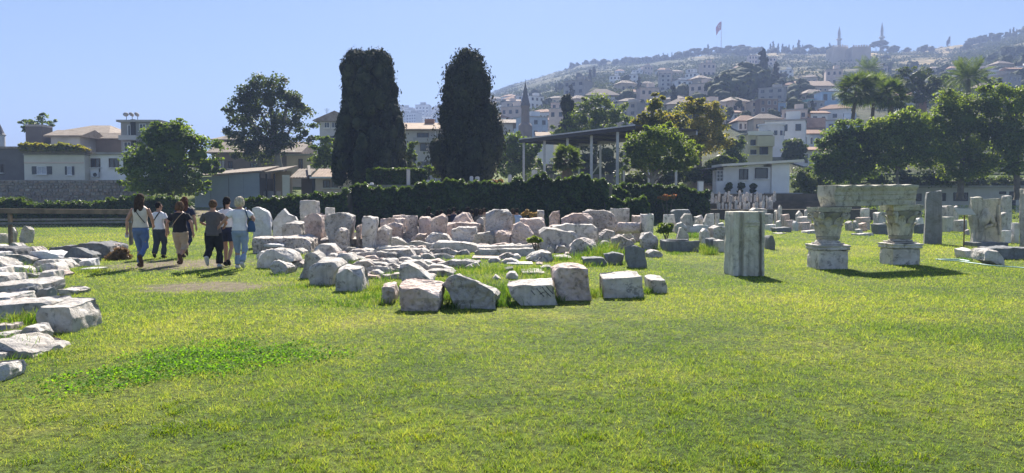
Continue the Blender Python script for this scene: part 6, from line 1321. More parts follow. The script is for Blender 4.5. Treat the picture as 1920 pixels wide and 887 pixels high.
m = MB(); m.add([(g1 - .45, -.6, he + .0), (g1 - .2, -.6, he + .0), (g1 - .2 - .9, 2.4, hr + .15), (g1 - .45 - .9, 2.4, hr + .15), (g1 - .45, -.6, he + .22), (g1 - .2, -.6, he + .22), (g1 - .2 - .9, 2.4, hr + .35), (g1 - .45 - .9, 2.4, hr + .35)], [(0, 3, 2, 1), (4, 5, 6, 7), (0, 1, 5, 4), (1, 2, 6, 5), (2, 3, 7, 6), (3, 0, 4, 7)]); link('verge_beam', m.mesh('verge_beam'), MT['frame_brown'], sh)
for pa, pb in ((606, 619), (622, 634)):
    p, q = at(pa, 352, 68), at(pb, 338, 68); window(sh, p.x - ox, q.x - ox, p.z - oz, q.z - oz, 0, frame='frame_brown', mull=1)
# --- apartment behind the cypresses
h = house('three storey house with tiled eaves and balconies between the two big cypresses', 760, 245, 852, 345, 92, 9, 'grey_plaster', 'gable', 1.3, 'pale_tile', [(782, 249, 804, 259, {'frame': 'frame_brown', 'mull': 2}), (822, 250, 834, 259, {'frame': 'frame_brown'}), (788, 269, 808, 284, {'frame': 'frame_brown', 'mull': 1}), (788, 303, 808, 318, {'frame': 'frame_brown', 'mull': 1}), (765, 300, 778, 316, cw)], over=.8)
xa, za = L2(h, 812, 264, 92); cube('balcony', 'concrete', h, (xa, -.55, za), (4.6, 1.1, .62)); cube('chimney', 'brick_red', h, (L2(h, 799, 235, 92)[0], 4, L2(h, 799, 236, 92)[1] + .6), (1.2, .8, 1.3))
m = MB(); xa, za = L2(h, 817, 344, 92); m.tube([(xa, -.2, 0), (xa, -.2, 7)], .06, 6); link('downpipe', m.mesh('downpipe'), MT['frame_white'], h)
house('grey house with a flat roof right of the second cypress', 905, 232, 962, 300, 150, 9, 'grey_plaster', 'gable', 1.2, 'old_tile', [(918, 240, 926, 252, cw), (934, 240, 942, 252, cw)], over=.6)
house('pale little house with a gable roof seen above the left posts of the canopy', 1010, 257, 1038, 290, 120, 7, 'white_plaster', 'gable', 1.0, 'pale_tile', [(1018, 262, 1024, 272, cw)], over=.5)
# --- minaret
mn = thing('minaret', 'stone minaret with a tall pointed cone roof rising over the town', 'minaret', tuple(at(985, 250, 175))); k = 175 / F; zz = lambda py: at(985, py, 175).z - mn.location.z
m = MB(); m.lathe([(1.6, -9), (1.6, zz(236)), (1.0, zz(230)), (.92, zz(203)), (1.0, zz(201)), (1.12, zz(199))], (0, 0, 0), 14); link('shaft', m.mesh('shaft', smooth=30), MT['brown_plaster'], mn)
m = MB(); m.lathe([(1.1, zz(199)), (1.16, zz(197)), (.96, zz(192)), (.46, zz(172)), (.05, zz(154))], (0, 0, 0), 14); link('spire', m.mesh('spire', smooth=30), plain('lead_roof', (.16, .155, .165), (.11, .105, .115), 2, bmp=.1), mn)
m = MB(); m.tube([(0, 0, zz(155)), (0, 0, zz(149))], .06, 6); link('finial', m.mesh('finial'), MT['metal_dark'], mn)
mn = thing('minaret', 'distant slim minaret tip at the left picture edge', 'minaret', tuple(at(1, 300, 160)))
zz = lambda py: at(1, py, 160).z - mn.location.z
m = MB(); m.lathe([(1.0, -12), (1.0, zz(255)), (1.2, zz(253))], (0, 0, 0), 12); link('shaft', m.mesh('shaft'), MT['grey_plaster'], mn)
m = MB(); m.lathe([(1.1, zz(253)), (.9, zz(250)), (.04, zz(231))], (0, 0, 0), 12); link('spire', m.mesh('spire'), MT['metal_dark'], mn)
# --- steel canopy
cn = thing('canopy', 'long steel shelter with a dark flat roof on slim white posts on the terrace', 'canopy', tuple(at(1080, 340, 72))); ox, oy = cn.location.x, cn.location.y; oz = TZ; cn.location.z = TZ
fr = [at(982, 262, 78), at(1021, 258, 75.8), at(1064, 251.5, 73.0), at(1109, 246, 70.0), at(1158, 240, 66.6), at(1186, 237, 64.8)]
ztop = fr[0].z; d = Vector((fr[-1].x - fr[0].x, fr[-1].y - fr[0].y, 0)).normalized(); nrm = Vector((-d.y, d.x, 0)); Wd = 7.5
def loc_(p): return Vector((p.x - ox, p.y - oy, p.z - oz))
def bar(name, a, b, w, h, mat):
    m = MB(); dd = (b - a).normalized(); s = Vector((-dd.y, dd.x, 0)).normalized() * w / 2; u = s.cross(dd).normalized() * h / 2
    if abs(dd.z) > .95: s = Vector((w / 2, 0, 0)); u = Vector((0, h / 2, 0))
    V = [p + sx * s + sz * u for p in (a, b) for sx, sz in ((-1, -1), (1, -1), (1, 1), (-1, 1))]
    m.add([tuple(v) for v in V], [(0, 1, 2, 3), (7, 6, 5, 4), (0, 4, 5, 1), (1, 5, 6, 2), (2, 6, 7, 3), (3, 7, 4, 0)]); return link(name, m.mesh(name), MT[mat], cn)
c0 = [loc_(Vector((p.x, p.y, ztop))) for p in fr]
for i, p in enumerate(c0[:-1]):
    for off in (0, 1):
        q = p + nrm * (Wd * off); bar('post', Vector((q.x, q.y, -.3)), Vector((q.x, q.y, p.z - .3)), .24 if off == 0 else .2, .24, 'steel')
q0, q1 = c0[0], c0[-1]
V = [q0 + Vector((0, 0, -.28)) - d * .4, q1 + Vector((0, 0, -.28)) + d * .6]; 
m = MB(); tp = [q0 - d * .4 - nrm * .2, q1 + d * .6 - nrm * .2, q1 + d * .6 + nrm * (Wd + .2), q0 - d * .4 + nrm * (Wd + .2)]
m.add([tuple(v + Vector((0, 0, -.02))) for v in tp] + [tuple(v + Vector((0, 0, .12))) for v in tp], [(0, 3, 2, 1), (4, 5, 6, 7), (0, 1, 5, 4), (1, 2, 6, 5), (2, 3, 7, 6), (3, 0, 4, 7)]); link('roof', m.mesh('roof'), MT['metal_dark'], cn)
bar('edge_beam', q0 - d * .4 + Vector((0, 0, -.16)) - nrm * .24, q1 + d * .6 + Vector((0, 0, -.16)) - nrm * .24, .08, .34, 'metal_dark'); bar('edge_beam', q0 - d * .4 + nrm * Wd + Vector((0, 0, -.2)), q1 + d * .6 + nrm * Wd + Vector((0, 0, -.2)), .14, .34, 'steel')
bar('gutter', q0 - d * .4 + Vector((0, 0, .06)) - nrm * .32, q1 + d * .6 + Vector((0, 0, .06)) - nrm * .32, .1, .12, 'steel')
for p in c0[:-1]: bar('cross_beam', p + Vector((0, 0, -.2)) + nrm * .1, p + nrm * (Wd - .1) + Vector((0, 0, -.2)), .12, .26, 'metal_dark')
for i, s in ((0, 1), (3, 1)): bar('brace', Vector((c0[i].x, c0[i].y, .2)) + nrm * Wd + d * .1, Vector((c0[i + 1].x, c0[i + 1].y, 3.2)) + nrm * Wd, .1, .1, 'steel')
m = MB(); a_ = loc_(at(1002, 335, 84)); b_ = loc_(at(1190, 335, 80))
fence_t = thing('board_fence', 'long dark board fence under the back of the canopy', 'fence', (at(1095, 335, 86).x, 86, TZ))
for k in range(34):
    px_ = 985 + k * 7.0; x_ = at(px_, 330, 86).x - fence_t.location.x; cube('board', 'dark_plaster', fence_t, (x_, 0, 1.1), (.40, .05, 2.2 + .05 * math.sin(k * 3)))
# --- the white house on the bank
W = 74.0; h = thing('white_house', 'low flat roofed white house with a white bay window above the headstone bank', 'house', tuple(at(1420, 368, W))); ox, oz = h.location.x, h.location.z
pX = lambda px: at(px, 0, W).x - ox
pZ = lambda py: at(1420, py, W).z - oz
m = MB(); m.box(pX(1360), pX(1450), 0, 2.4, -1, pZ(313)); link('wall', m.mesh('wall'), MT['white_plaster'], h)
m = MB(); m.box(pX(1450.3), pX(1484), -.25, 2.4, -1, pZ(311)); link('wing_wall', m.mesh('wing_wall'), MT['white_plaster'], h)
m = MB(); xa, xb = pX(1352), pX(1506); m.add([(xa, -.9, pZ(313) + .01), (xb, -.9, pZ(304)), (xb, 2.8, pZ(303)), (xa, 2.8, pZ(312)), (xa, -.9, pZ(308.5)), (xb, -.9, pZ(299.5)), (xb, 2.8, pZ(298.5)), (xa, 2.8, pZ(307.5))], [(0, 3, 2, 1), (4, 5, 6, 7), (0, 1, 5, 4), (1, 2, 6, 5), (2, 3, 7, 6), (3, 0, 4, 7)]); link('roof', m.mesh('roof'), MT['cream_plaster'], h)
m = MB(); m.box(pX(1450.3), pX(1484), -.2, 2.3, pZ(311.2), pZ(307)); link('frieze', m.mesh('frieze'), MT['white_plaster'], h)
window(h, pX(1390), pX(1407), pZ(337), pZ(317), 0, frame='metal_dark', mull=1); window(h, pX(1420), pX(1444), pZ(335), pZ(315), 0, frame='metal_dark', mull=0)
m = MB(); m.box(pX(1346), pX(1359.8), -.3, 1.2, -1, pZ(341)); m.box(pX(1346), pX(1359.8), .3, 1.2, pZ(340.9), pZ(319)); link('bay_wall', m.mesh('bay_wall'), MT['white_plaster'], h)
window(h, pX(1346.5), pX(1359.5), pZ(340.5), pZ(319.5), -.1, frame='frame_white', mull=1, bars=2, thick=.1)
m = MB(); xa, xb = pX(1330), pX(1361); m.add([(xa, -.9, pZ(318)), (xb, -.9, pZ(313.5)), (xb, 3, pZ(311)), (xa, 3, pZ(316)), (xa, -.9, pZ(317)), (xb, -.9, pZ(312.5)), (xb, 3, pZ(310)), (xa, 3, pZ(315))], [(0, 3, 2, 1), (4, 5, 6, 7), (0, 1, 5, 4), (1, 2, 6, 5), (2, 3, 7, 6), (3, 0, 4, 7)]); link('porch_roof', m.mesh('porch_roof'), MT['metal_dark'], h)
m = MB(); m.box(pX(1430), pX(1500), -1.5, -1.2, -2, pZ(362)); link('garden_wall', m.mesh('garden_wall'), MT['concrete'], h)
for k, (px_, lab) in enumerate(((1366, 'dark clipped bush under the bay window of the white house'), (1388, 'dark clipped bush under the left window of the white house'), (1412, 'dark clipped bush under the right window of the white house'))):
    shrub('potted_bush', lab, [(px_, 351, 7, 6), (px_ + 1, 347, 6, 5), (px_, 357, 6, 5)], 72.6, 'dark', 700, .18, zb=2.45, core=.75)
t = thing('white_cabinet', 'small white cabinet on the bank left of the white house', 'cabinet', tuple(at(1313, 360, 60)))
cube('body', 'frame_white', t, (0, 0, .42), (.42, .35, .84)); cube('door', 'white_plaster', t, (0, -.19, .42), (.34, .02, .74)); cube('lid', 'concrete', t, (0, 0, .86), (.5, .42, .04))
house('dark roofed outbuilding with a bright roof stone left of the white house', 1300, 318, 1346, 360, 80, 5, 'brown_plaster', 'flat', over=.3, roof_mat='old_tile')
# --- long low building at the right
Yb = 84.0; h = thing('long_building', 'long low pale building with barred windows behind the right hand fragments', 'building', tuple(at(1820, 400, Yb))); ox, oz = h.location.x, h.location.z
pX = lambda px: at(px, 0, Yb).x - ox
pZ = lambda py: at(1820, py, Yb).z - oz
m = MB(); m.box(pX(1700), pX(2010), 0, 6, -1, pZ(352)); link('wall', m.mesh('wall'), MT['grey_plaster'], h)
m = MB(); m.box(pX(1696), pX(2014), -.4, 6.4, pZ(352) + .004, pZ(348)); link('roof', m.mesh('roof'), MT['concrete'], h)
for a_, b_, y0_, y1_ in ((1715, 1736, 363, 377), (1766, 1782, 362, 377), (1797, 1824, 361, 377), (1884, 1896, 359, 364)):
    window(h, pX(a_), pX(b_), pZ(y1_), pZ(y0_), 0, frame='metal_dark', mull=4 if b_ - a_ > 12 else 2, bars=1, sill=False)
dr_ = MB(); dr_.box(pX(1903), pX(1915), -.06, .02, pZ(416), pZ(359)); do_ = link('door', dr_.mesh('door'), MT['metal_dark'], h)
for k in range(9): cube('slat', 'shutter', do_, ((pX(1903) + pX(1915)) / 2, -.09, pZ(412) + (pZ(361) - pZ(412)) * k / 8.5), (.60, .04, .12))
# terrace gravestones and post
for px_, py0, py1, w, Y, lab, nm in ((895, 331, 345, 9, 48.2, 'white round topped gravestone on the terrace right of the second cypress foot', 'gravestone'), (867, 341, 348, 9, 48.4, 'low grey gravestone on the terrace before the second cypress', 'gravestone'), (838, 336, 346, 10, 48.2, 'white gravestone with a slanting top on the terrace', 'gravestone'), (884, 330, 345, 7, 50.5, 'narrow dull gravestone behind the white round topped one', 'gravestone'),
    (956, 327, 345, 7, 48.6, 'slim grey gravestone right of the orange flowers', 'gravestone'), (803, 337, 347, 9, 47.6, 'pale broken gravestone at the right end of the flat topped hedge block', 'gravestone'), (697, 342, 352, 8, 48, 'grey gravestone in the shade at the left end of the terrace', 'gravestone'), (1002, 318, 336, 11, 76, 'pale headstone slab under the left end of the canopy', 'gravestone')):
    stone(nm, lab, 'gravestone', [(px_ - w / 2, py0 + 2), (px_ - w / 4, py0), (px_ + w / 4, py0), (px_ + w / 2, py0 + 2), (px_ + w / 2, py1 + 6), (px_ - w / 2, py1 + 6)], 'white_stone', .15, Y=Y, ground=False, rough=.005, bev=.01)
p = at(767, 352, 50.9); t = thing('stone_post', 'square grey post standing before the flat topped hedge block', 'post', (p.x, 50.6, TZ)); cube('shaft', 'grey_plaster', t, (0, 0, .5), (.22, .22, 1.25)); cube('cap', 'concrete', t, (0, 0, 1.14), (.26, .26, .05))
# --- timber fence at the left
Yf = 27.0; f = thing('railing', 'rusty brown railing with wire mesh and grey pipes at left behind the stones', 'railing', (at(110, 0, Yf).x, Yf, 0)); ox = f.location.x
MT['rail'] = plain('weathered_rail', (.27, .20, .14), (.13, .10, .075), 4, bmp=.4, rough=.75)
fX = lambda px: at(px, 0, Yf).x - ox
zL, zR = at(0, 391, Yf).z, at(243, 396.5, Yf).z; xa, xb = fX(-180), fX(241)
def bar2(name, x0, z0, x1, z1, y, w, hgt, mat):
    m = MB(); m.add([(x0, y - w / 2, z0 - hgt / 2), (x1, y - w / 2, z1 - hgt / 2), (x1, y + w / 2, z1 - hgt / 2), (x0, y + w / 2, z0 - hgt / 2), (x0, y - w / 2, z0 + hgt / 2), (x1, y - w / 2, z1 + hgt / 2), (x1, y + w / 2, z1 + hgt / 2), (x0, y + w / 2, z0 + hgt / 2)], [(0, 3, 2, 1), (4, 5, 6, 7), (0, 1, 5, 4), (1, 2, 6, 5), (2, 3, 7, 6), (3, 0, 4, 7)]); return link(name, m.mesh(name), MT[mat], f)
zc = lambda py: at(0, py, Yf).z
bar2('top_rail', xa, zc(394), xb, zc(397.5), 0, .26, .17, 'rail')
bar2('upper_pipe', xa, zc(413), xb, zc(411), .18, .05, .07, 'slate'); bar2('lower_pipe', xa, zc(421), xb, zc(416), -.12, .06, .075, 'slate')
for px_ in (-160, 7, 236):
    m = MB(); m.box(fX(px_) - .05, fX(px_) + .05, -.06, .06, -.2, zc(399)); link('post', m.mesh('post'), MT['rail'], f)
wm = MB(); rr_ = .0035; 
for s in (1, -1):
    for k in range(-6, 84):
        x_ = xa + k * .13; z0_, z1_ = .02, zc(421); xs0, xs1 = (x_, x_ + (z1_ - z0_)) if s > 0 else (x_ + (z1_ - z0_), x_)
        if min(xs0, xs1) < xa or max(xs0, xs1) > xb: continue
        wm.tube([(xs0, .01 * s, z0_), (xs1, .01 * s, z1_)], rr_, 3, False)
o = link('wire_mesh', wm.mesh('wire_mesh'), MT['steel'], f); o['kind'] = 'stuff'

for px_, y0_, y1_, Y, lab in ((424, 246, 266, 96, 'thin aerial on the roof of the turret like house, left of two'), (434, 236, 268, 97, 'tall thin aerial on the roof of the turret like house, right of two'), (613, 203, 224, 122, 'short aerial at the ridge of the wide gabled house')):
    p = at(px_, y1_, Y); q = at(px_, y0_, Y); t = thing('aerial', lab, 'aerial', tuple(p)); hq = q.z - p.z
    m = MB(); m.tube([(0, 0, -.4), (0, 0, hq)], .035, 5); link('mast', m.mesh('mast'), MT['metal_dark'], t)
    m = MB()
    for k in range(5): m.tube([(-.45 + .05 * k, 0, hq - .12 - .13 * k), (.45 - .05 * k, 0, hq - .12 - .13 * k)], .014, 4)
    o = link('cross_bars', m.mesh('cross_bars'), MT['metal_dark'], t); o['kind'] = 'stuff'
# ================================================================== people
def fabric(n, c, c2=None): MT[n] = plain(n, c, c2 or tuple(x * .8 for x in c), 9, .9, .25, 60, 0, 5, bdist=.004); return n
MT['skin'] = plain('skin', (.42, .25, .18), (.36, .21, .15), 6, .55, .08, 40, .06, 4, bdist=.003)
for n_, c_ in (('cloth_cream', (.68, .62, .54)), ('cloth_white', (.74, .74, .78)), ('cloth_black', (.02, .021, .026)), ('cloth_grey', (.115, .105, .11)), ('cloth_navy', (.025, .032, .07)), ('jeans', (.11, .17, .33)), ('jeans_pale', (.26, .34, .47)), ('jeans_dark', (.05, .06, .085)), ('cloth_beige', (.42, .34, .25)), ('trousers_dark', (.02, .022, .028)),
    ('cloth_blue', (.36, .46, .68)), ('bag_blue', (.05, .10, .20)), ('strap_black', (.015, .015, .017)), ('strap_tan', (.40, .31, .22)), ('shoe_white', (.62, .60, .58)), ('shoe_brown', (.09, .055, .04)), ('shoe_black', (.015, .015, .017))): fabric(n_, c_)
def hairm(n, c):
    MT[n] = plain(n, c, tuple(x * .45 for x in c), 22, .9, .7, 70, 0, 6, bdist=.01); MT[n].node_tree.nodes['Principled BSDF'].inputs['Specular IOR Level'].default_value = .08
hairm('hair_brown', (.075, .05, .035)); hairm('hair_dark', (.022, .018, .016)); hairm('hair_red', (.12, .05, .03)); hairm('hair_light_brown', (.14, .085, .05)); hairm('hair_white', (.62, .55, .42))
WORK = bpy.data.scenes.new('work')
def remeshed(name, mb, voxel, smooth_it=3, disp=0.0, dscale=9.0, stretch=1.0):
    me = bpy.data.meshes.new('raw'); me.from_pydata(mb.v, [], mb.f)
    bm = bmesh.new(); bm.from_mesh(me); bmesh.ops.recalc_face_normals(bm, faces=bm.faces); bm.to_mesh(me); bm.free()
    o = bpy.data.objects.new('raw', me); WORK.collection.objects.link(o)
    r = o.modifiers.new('r', 'REMESH'); r.mode = 'VOXEL'; r.voxel_size = voxel
    s = o.modifiers.new('s', 'SMOOTH'); s.factor = .5; s.iterations = smooth_it
    vl = WORK.view_layers[0]; vl.update(); dg = vl.depsgraph; out = bpy.data.meshes.new_from_object(o.evaluated_get(dg)); bpy.data.objects.remove(o); bpy.data.meshes.remove(me); out.name = name
    if disp:
        for v in out.vertices:
            v.co += v.normal * disp * noise.fractal(Vector((v.co.x * dscale, v.co.y * dscale, v.co.z * dscale * stretch)), .9, 2, 3)
    out.polygons.foreach_set('use_smooth', [True] * len(out.polygons)); return out
def ering(m, rows, n=18):
    m.loft([[(cx + rx * math.cos(2 * math.pi * k / n), cy_ + ry * math.sin(2 * math.pi * k / n), z) for k in range(n)] for cx, cy_, z, rx, ry in rows])
def ell(m, c, r, n=12):
    rows = [(c[0], c[1], c[2] + r[2] * math.cos(math.pi * (1 - j / n)), max(.002, r[0] * math.sin(math.pi * j / n)), max(.002, r[1] * math.sin(math.pi * j / n))) for j in range(n + 1)]
    ering(m, rows, 16)
V3 = Vector
STAND = dict(hip=.87, lean=0.0, head_turn=0, legs=[dict(knee=(-.10, .03, .47), ankle=(-.10, .0, .08), toe=(-.11, .13, .03)), dict(knee=(.10, .03, .47), ankle=(.10, 0, .08), toe=(.11, .13, .03))], arms=[dict(elbow=(-.27, -.03, 1.10), wrist=(-.28, .05, .86)), dict(elbow=(.27, -.03, 1.10), wrist=(.28, .05, .86))])
def pose(**k):
    p = {kk: vv for kk, vv in STAND.items()}; p.update(k); return p
def person(label, loc, height, rz, P, top, top_kind, bottom, bottom_kind, hair, hair_kind, shoe, width=1.0, voxel=.0105, group=None, extras=(), skin='skin', sleeve=.55, hem=.87):
    s = height / 1.66; t = thing('person', label, 'person', loc, group, rz); t.scale = (s * width ** .5, s * width ** .5, s)
    lean = P['lean']; dy = lambda z: lean * (z - P['hip']); w = 1.0; hip = P['hip']; up = lambda z: z - .87 + hip
    fem = 1.0
    torso = [(0, dy(hip - .08), hip - .08, .11, .09), (0, dy(hip), hip, .165, .115), (0, dy(hip + .10), hip + .10, .150, .105), (0, dy(hip + .20), hip + .20, .130, .095), (0, dy(hip + .32), hip + .32, .150, .105), (0, dy(hip + .42), hip + .42, .170, .105), (0, dy(hip + .48), hip + .48, .165, .090), (0, dy(hip + .52), hip + .52, .115, .070), (0, dy(hip + .555), hip + .555, .058, .056), (0, dy(hip + .60), hip + .60, .052, .052)]
    hz_ = hip + .69; hc = V3((0, dy(hz_) + .015, hz_)); ht = P['head_turn']; hr = Matrix.Rotation(ht, 3, 'Z')
    sh = [V3((-.165, dy(hip + .47), hip + .465)), V3((.165, dy(hip + .47), hip + .465))]
    arms = [(sh[i], V3(a['elbow']), V3(a['wrist'])) for i, a in enumerate(P['arms'])]
    legs = [(V3((sx * .088, dy(hip), hip - .02)), V3(l['knee']), V3(l['ankle']), V3(l['toe'])) for sx, l in zip((-1, 1), P['legs'])]
    m = MB(); ering(m, torso); m.tube([(0, dy(hip + .5), hip + .5), tuple(hc - V3((0, .01, .04)))], [.062, .050], 12)
    ell(m, hc, (.075, .095, .115)); f = lambda x, y, z: tuple(hc + hr @ V3((x, y, z)))
    ell(m, f(0, .045, -.06), (.05, .045, .06), 8)                          # jaw
    m.tube([f(0, .088, .02), f(0, .112, -.022), f(0, .085, -.03)], [.012, .017, .012], 6)   # nose
    for sx in (-1, 1):
        ell(m, f(sx * .078, .0, -.005), (.013, .022, .034), 6); ell(m, f(sx * .03, .082, .012), (.016, .012, .010), 6)
    m.tube([f(-.024, .086, -.062), f(0, .096, -.06), f(.024, .086, -.062)], [.007, .010, .007], 6)  # mouth
    for i, (a, b, c) in enumerate(arms):
        m.tube([a, a.lerp(b, .25), a.lerp(b, .6), b, b.lerp(c, .3), c], [.050, .050, .043, .036, .037, .024], 10)
        d = (c - b).normalized(); side = V3((1 if i == 0 else -1, 0, 0)); fwd = d.cross(side).normalized(); side = fwd.cross(d).normalized()
        pc = c + d * .05; m.tube([c - d * .01, c + d * .03, c + d * .085], [.022, .030, .032], 8)
        for k, (o_, l_) in enumerate(((-.027, .062), (-.009, .072), (.009, .068), (.026, .055))):
            q = c + d * .075 + fwd * o_; kn = q + d * l_ * .55 + side * .006; m.tube([q, kn, kn + d * l_ * .45 + side * .022], [.0105, .0098, .008], 6)
        q = c + d * .03 - fwd * .022 * 1; m.tube([q, q - fwd * .028 + d * .03 + side * .01, q - fwd * .03 + d * .065 + side * .022], [.012, .011, .009], 6)
    for a, b, c, e in legs:
        m.tube([a, a.lerp(b, .35), a.lerp(b, .8), b, b.lerp(c, .3), b.lerp(c, .75), c], [.088, .080, .058, .053, .054, .038, .034], 12)
        m.tube([c - (e - c) * .35 - V3((0, 0, .035)), c - V3((0, 0, .03)), c.lerp(e, .6), e], [.034, .040, .036, .022], 8)
    body = remeshed('body', m, voxel, 2); body.materials.append(MT[skin]); link('body', body, None, t)
    # top
    g = .016; m = MB(); z0 = hem - .87 + hip
    rows = [r for r in torso[:-2] if r[2] > z0 + .02]
    k = max(0, (hip + .10 - z0)); first = (0, dy(z0), z0, .168 + g, .125 + g)
    rows = [first] + [(x, y, z, rx + g + (.006 if z < hip + .3 else 0), ry + g + (.012 if z < hip + .36 else 0)) for x, y, z, rx, ry in rows]
    if top_kind == 'sleeveless': rows = [r if r[2] < hip + .44 else (r[0], r[1], r[2], r[3] * .86, r[4]) for r in rows]
    ering(m, rows)
    if top_kind != 'sleeveless':
        for a, b, c in arms:
            if top_kind == 'long': m.tube([a + V3((0, 0, .01)), a.lerp(b, .5), b, b.lerp(c, .9)], [.066, .060, .054, .042], 10)
            else: m.tube([a + V3((0, 0, .005)), a.lerp(b, sleeve * .5), a.lerp(b, sleeve + .12)], [.066, .066, .068], 10)
    o = link('top', remeshed('top', m, voxel * 1.35, 3, .007, 9, .6), MT[top], t)
    # bottoms
    m = MB(); ering(m, [(0, dy(hip - .10), hip - .10, .12, .10), (0, dy(hip - .02), hip - .02, .178, .138), (0, dy(hip + .06), hip + .06, .170, .128), (0, dy(hip + .13), hip + .13, .158, .118)])
    for a, b, c, e in legs:
        if bottom_kind == 'long': m.tube([a + V3((0, 0, .03)), a.lerp(b, .4), b, b.lerp(c, .5), c + V3((0, 0, .035))], [.104, .096, .074, .066, .062], 12)
        elif bottom_kind == 'loose': m.tube([a + V3((0, 0, .03)), a.lerp(b, .4), b, b.lerp(c, .5), c + V3((0, 0, .03))], [.112, .108, .088, .082, .078], 12)
        elif bottom_kind == 'capri': m.tube([a + V3((0, 0, .03)), a.lerp(b, .4), b, b.lerp(c, .45)], [.112, .108, .090, .080], 12)
        elif bottom_kind == 'shorts': m.tube([a + V3((0, 0, .03)), a.lerp(b, .4), a.lerp(b, .62)], [.110, .106, .102], 12)
    link('trousers' if bottom_kind != 'shorts' else 'shorts', remeshed('trousers', m, voxel * 1.35, 2, .008, 8, .7), MT[bottom], t)
    # hair
    m = MB(); back = lambda x, y, z: f(x, y, z)
    ell(m, back(0, -.012, .018), (.088, .104, .112)); 
    if hair_kind == 'long':
        for zz, rx, ry, yy in ((.02, .092, .07, -.05),): ell(m, back(0, yy, -.02), (.095, .075, .12))
        m.tube([back(-.03, -.06, .0), back(-.045, -.085, -.14), back(-.05, -.10, -.27), back(-.03, -.10, -.36)], [.07, .065, .055, .02], 10); m.tube([back(.03, -.06, .0), back(.05, -.085, -.13), back(.055, -.10, -.24), back(.03, -.10, -.32)], [.07, .065, .05, .018], 10)
    elif hair_kind == 'bob': 
        ell(m, back(0, -.02, -.01), (.108, .112, .125)); ell(m, back(-.05, -.03, -.06), (.06, .07, .07)); ell(m, back(.05, -.03, -.06), (.06, .07, .07))
    elif hair_kind == 'white_bob':
        ell(m, back(0, -.022, .0), (.112, .112, .122)); ell(m, back(-.055, -.03, -.05), (.058, .065, .06)); ell(m, back(.055, -.03, -.05), (.058, .065, .06))
    elif hair_kind == 'tail': m.tube([back(0, -.09, .03), back(0, -.15, -.04), back(0, -.13, -.2)], [.03, .04, .012], 8)
    # open the face: push the hair cap back
    hm_ = remeshed('hair', m, .013 if voxel < .012 else .024, 2, .016 if 'bob' in hair_kind else .008, 26 if 'bob' in hair_kind else 34, 1.0 if 'bob' in hair_kind else .25)
    inv = hr.transposed()
    for v in hm_.vertices:
        q = inv @ (v.co - hc)
        if q.y > .035 and q.z < .06: q.y = .035 - (q.y - .035) * .2; v.co = hc + hr @ q
    link('hair', hm_, MT[hair], t)
    for (a, b, c, e) in legs:
        m = MB(); d = (e - c); heel = c - d * .42 - V3((0, 0, .03)); m.tube([heel - d * .08, heel, c - V3((0, 0, .022)), c.lerp(e, .7) - V3((0, 0, .004)), e + d * .12], [.026, .044, .052, .042, .020], 9); m.tube([c - V3((0, 0, .03)), c + V3((0, 0, .015))], [.05, .046], 9)
        link('shoe', remeshed('shoe', m, .011 if voxel < .012 else .024, 2), MT[shoe], t)
    for nm, fn, mt_ in extras: 
        q = MB(); fn(q, hip, dy); link(nm, q.mesh(nm, smooth=50), MT[mt_], t)
    return t
def strap(x0, z0, x1, z1, r=.011, depth=.135):
    def fn(m, hip, dy):
        a, b = V3((x0, -.07 + dy(z0), z0)), V3((x1, -.075 + dy(z1), z1)); pts = []
        for k in range(9):
            q = k / 8; p = a.lerp(b, q); p.y = dy(p.z) - depth * math.sqrt(max(.15, 1 - (p.x / .21) ** 2)) * (.92 if p.z > hip + .45 else 1.0); pts.append(p)
        m.tube([V3((x0 * .95, .02 + dy(z0), z0 + .02))] + pts, r, 6)
    return fn
def bag(c, r):
    def fn(m, hip, dy): ering(m, [(c[0], c[1], c[2] - r[2], r[0] * .9, r[1] * .8), (c[0], c[1], c[2] - r[2] * .6, r[0], r[1]), (c[0], c[1], c[2] + r[2] * .5, r[0] * .8, r[1] * .8), (c[0], c[1], c[2] + r[2], r[0] * .4, r[1] * .5)], 14)
    return fn
def walk(front='L', stride=.20, lift=.06, sway=.0, arms=None, **k):
    """front foot planted, rear foot pushing off"""
    def fl(x): return dict(knee=(x, .12, .48), ankle=(x, stride * .55, .08), toe=(x * 1.05, stride * .55 + .13, .03))
    def rl(x): return dict(knee=(x, .03, .46 + .2 * lift), ankle=(x, -stride * 1.05, .10 + lift * 1.6), toe=(x * 1.05, -stride * .62, .03 + lift * .6))
    L, Rr = (-.095, .095); p = pose(legs=[fl(L), rl(Rr)] if front == 'L' else [rl(L), fl(Rr)], **k)
    if arms: p['arms'] = arms
    return p
def place(px, py): g = gnd(px, py); return (g.x, g.y, lz(np.array([g.x]), np.array([g.y]))[0] - .005)
A_ = lambda e, w: dict(elbow=e, wrist=w)
person('woman in a cream sleeveless top and blue jeans with long straight brown hair', place(265, 505), 1.69, R(-3), walk('L', .20, .10, lean=.02, arms=[A_((-.28, -.05, 1.10), (-.31, -.01, .85)), A_((.25, .04, 1.12), (.20, .18, .98))]), 'cloth_cream', 'sleeveless', 'jeans', 'long', 'hair_brown', 'long', 'shoe_brown', 1.0, hem=.92, extras=[('strap', strap(-.08, 1.36, .16, 1.02, .009), 'strap_black'), ('bottle', bag((-.335, .02, .75), (.045, .045, .06)), 'shoe_white')])
person('boy in a white t-shirt with a black sling strap and dark trousers', place(299, 485), 1.54, R(-8), walk('R', .10, .02, head_turn=R(-35), arms=[A_((-.24, .04, 1.12), (-.16, .17, 1.0)), A_((.28, -.03, 1.10), (.29, .02, .84))]), 'cloth_white', 'short', 'jeans_dark', 'loose', 'hair_dark', 'short', 'shoe_black', 1.0, extras=[('strap', strap(.09, 1.37, -.16, 1.0, .016), 'strap_black')])
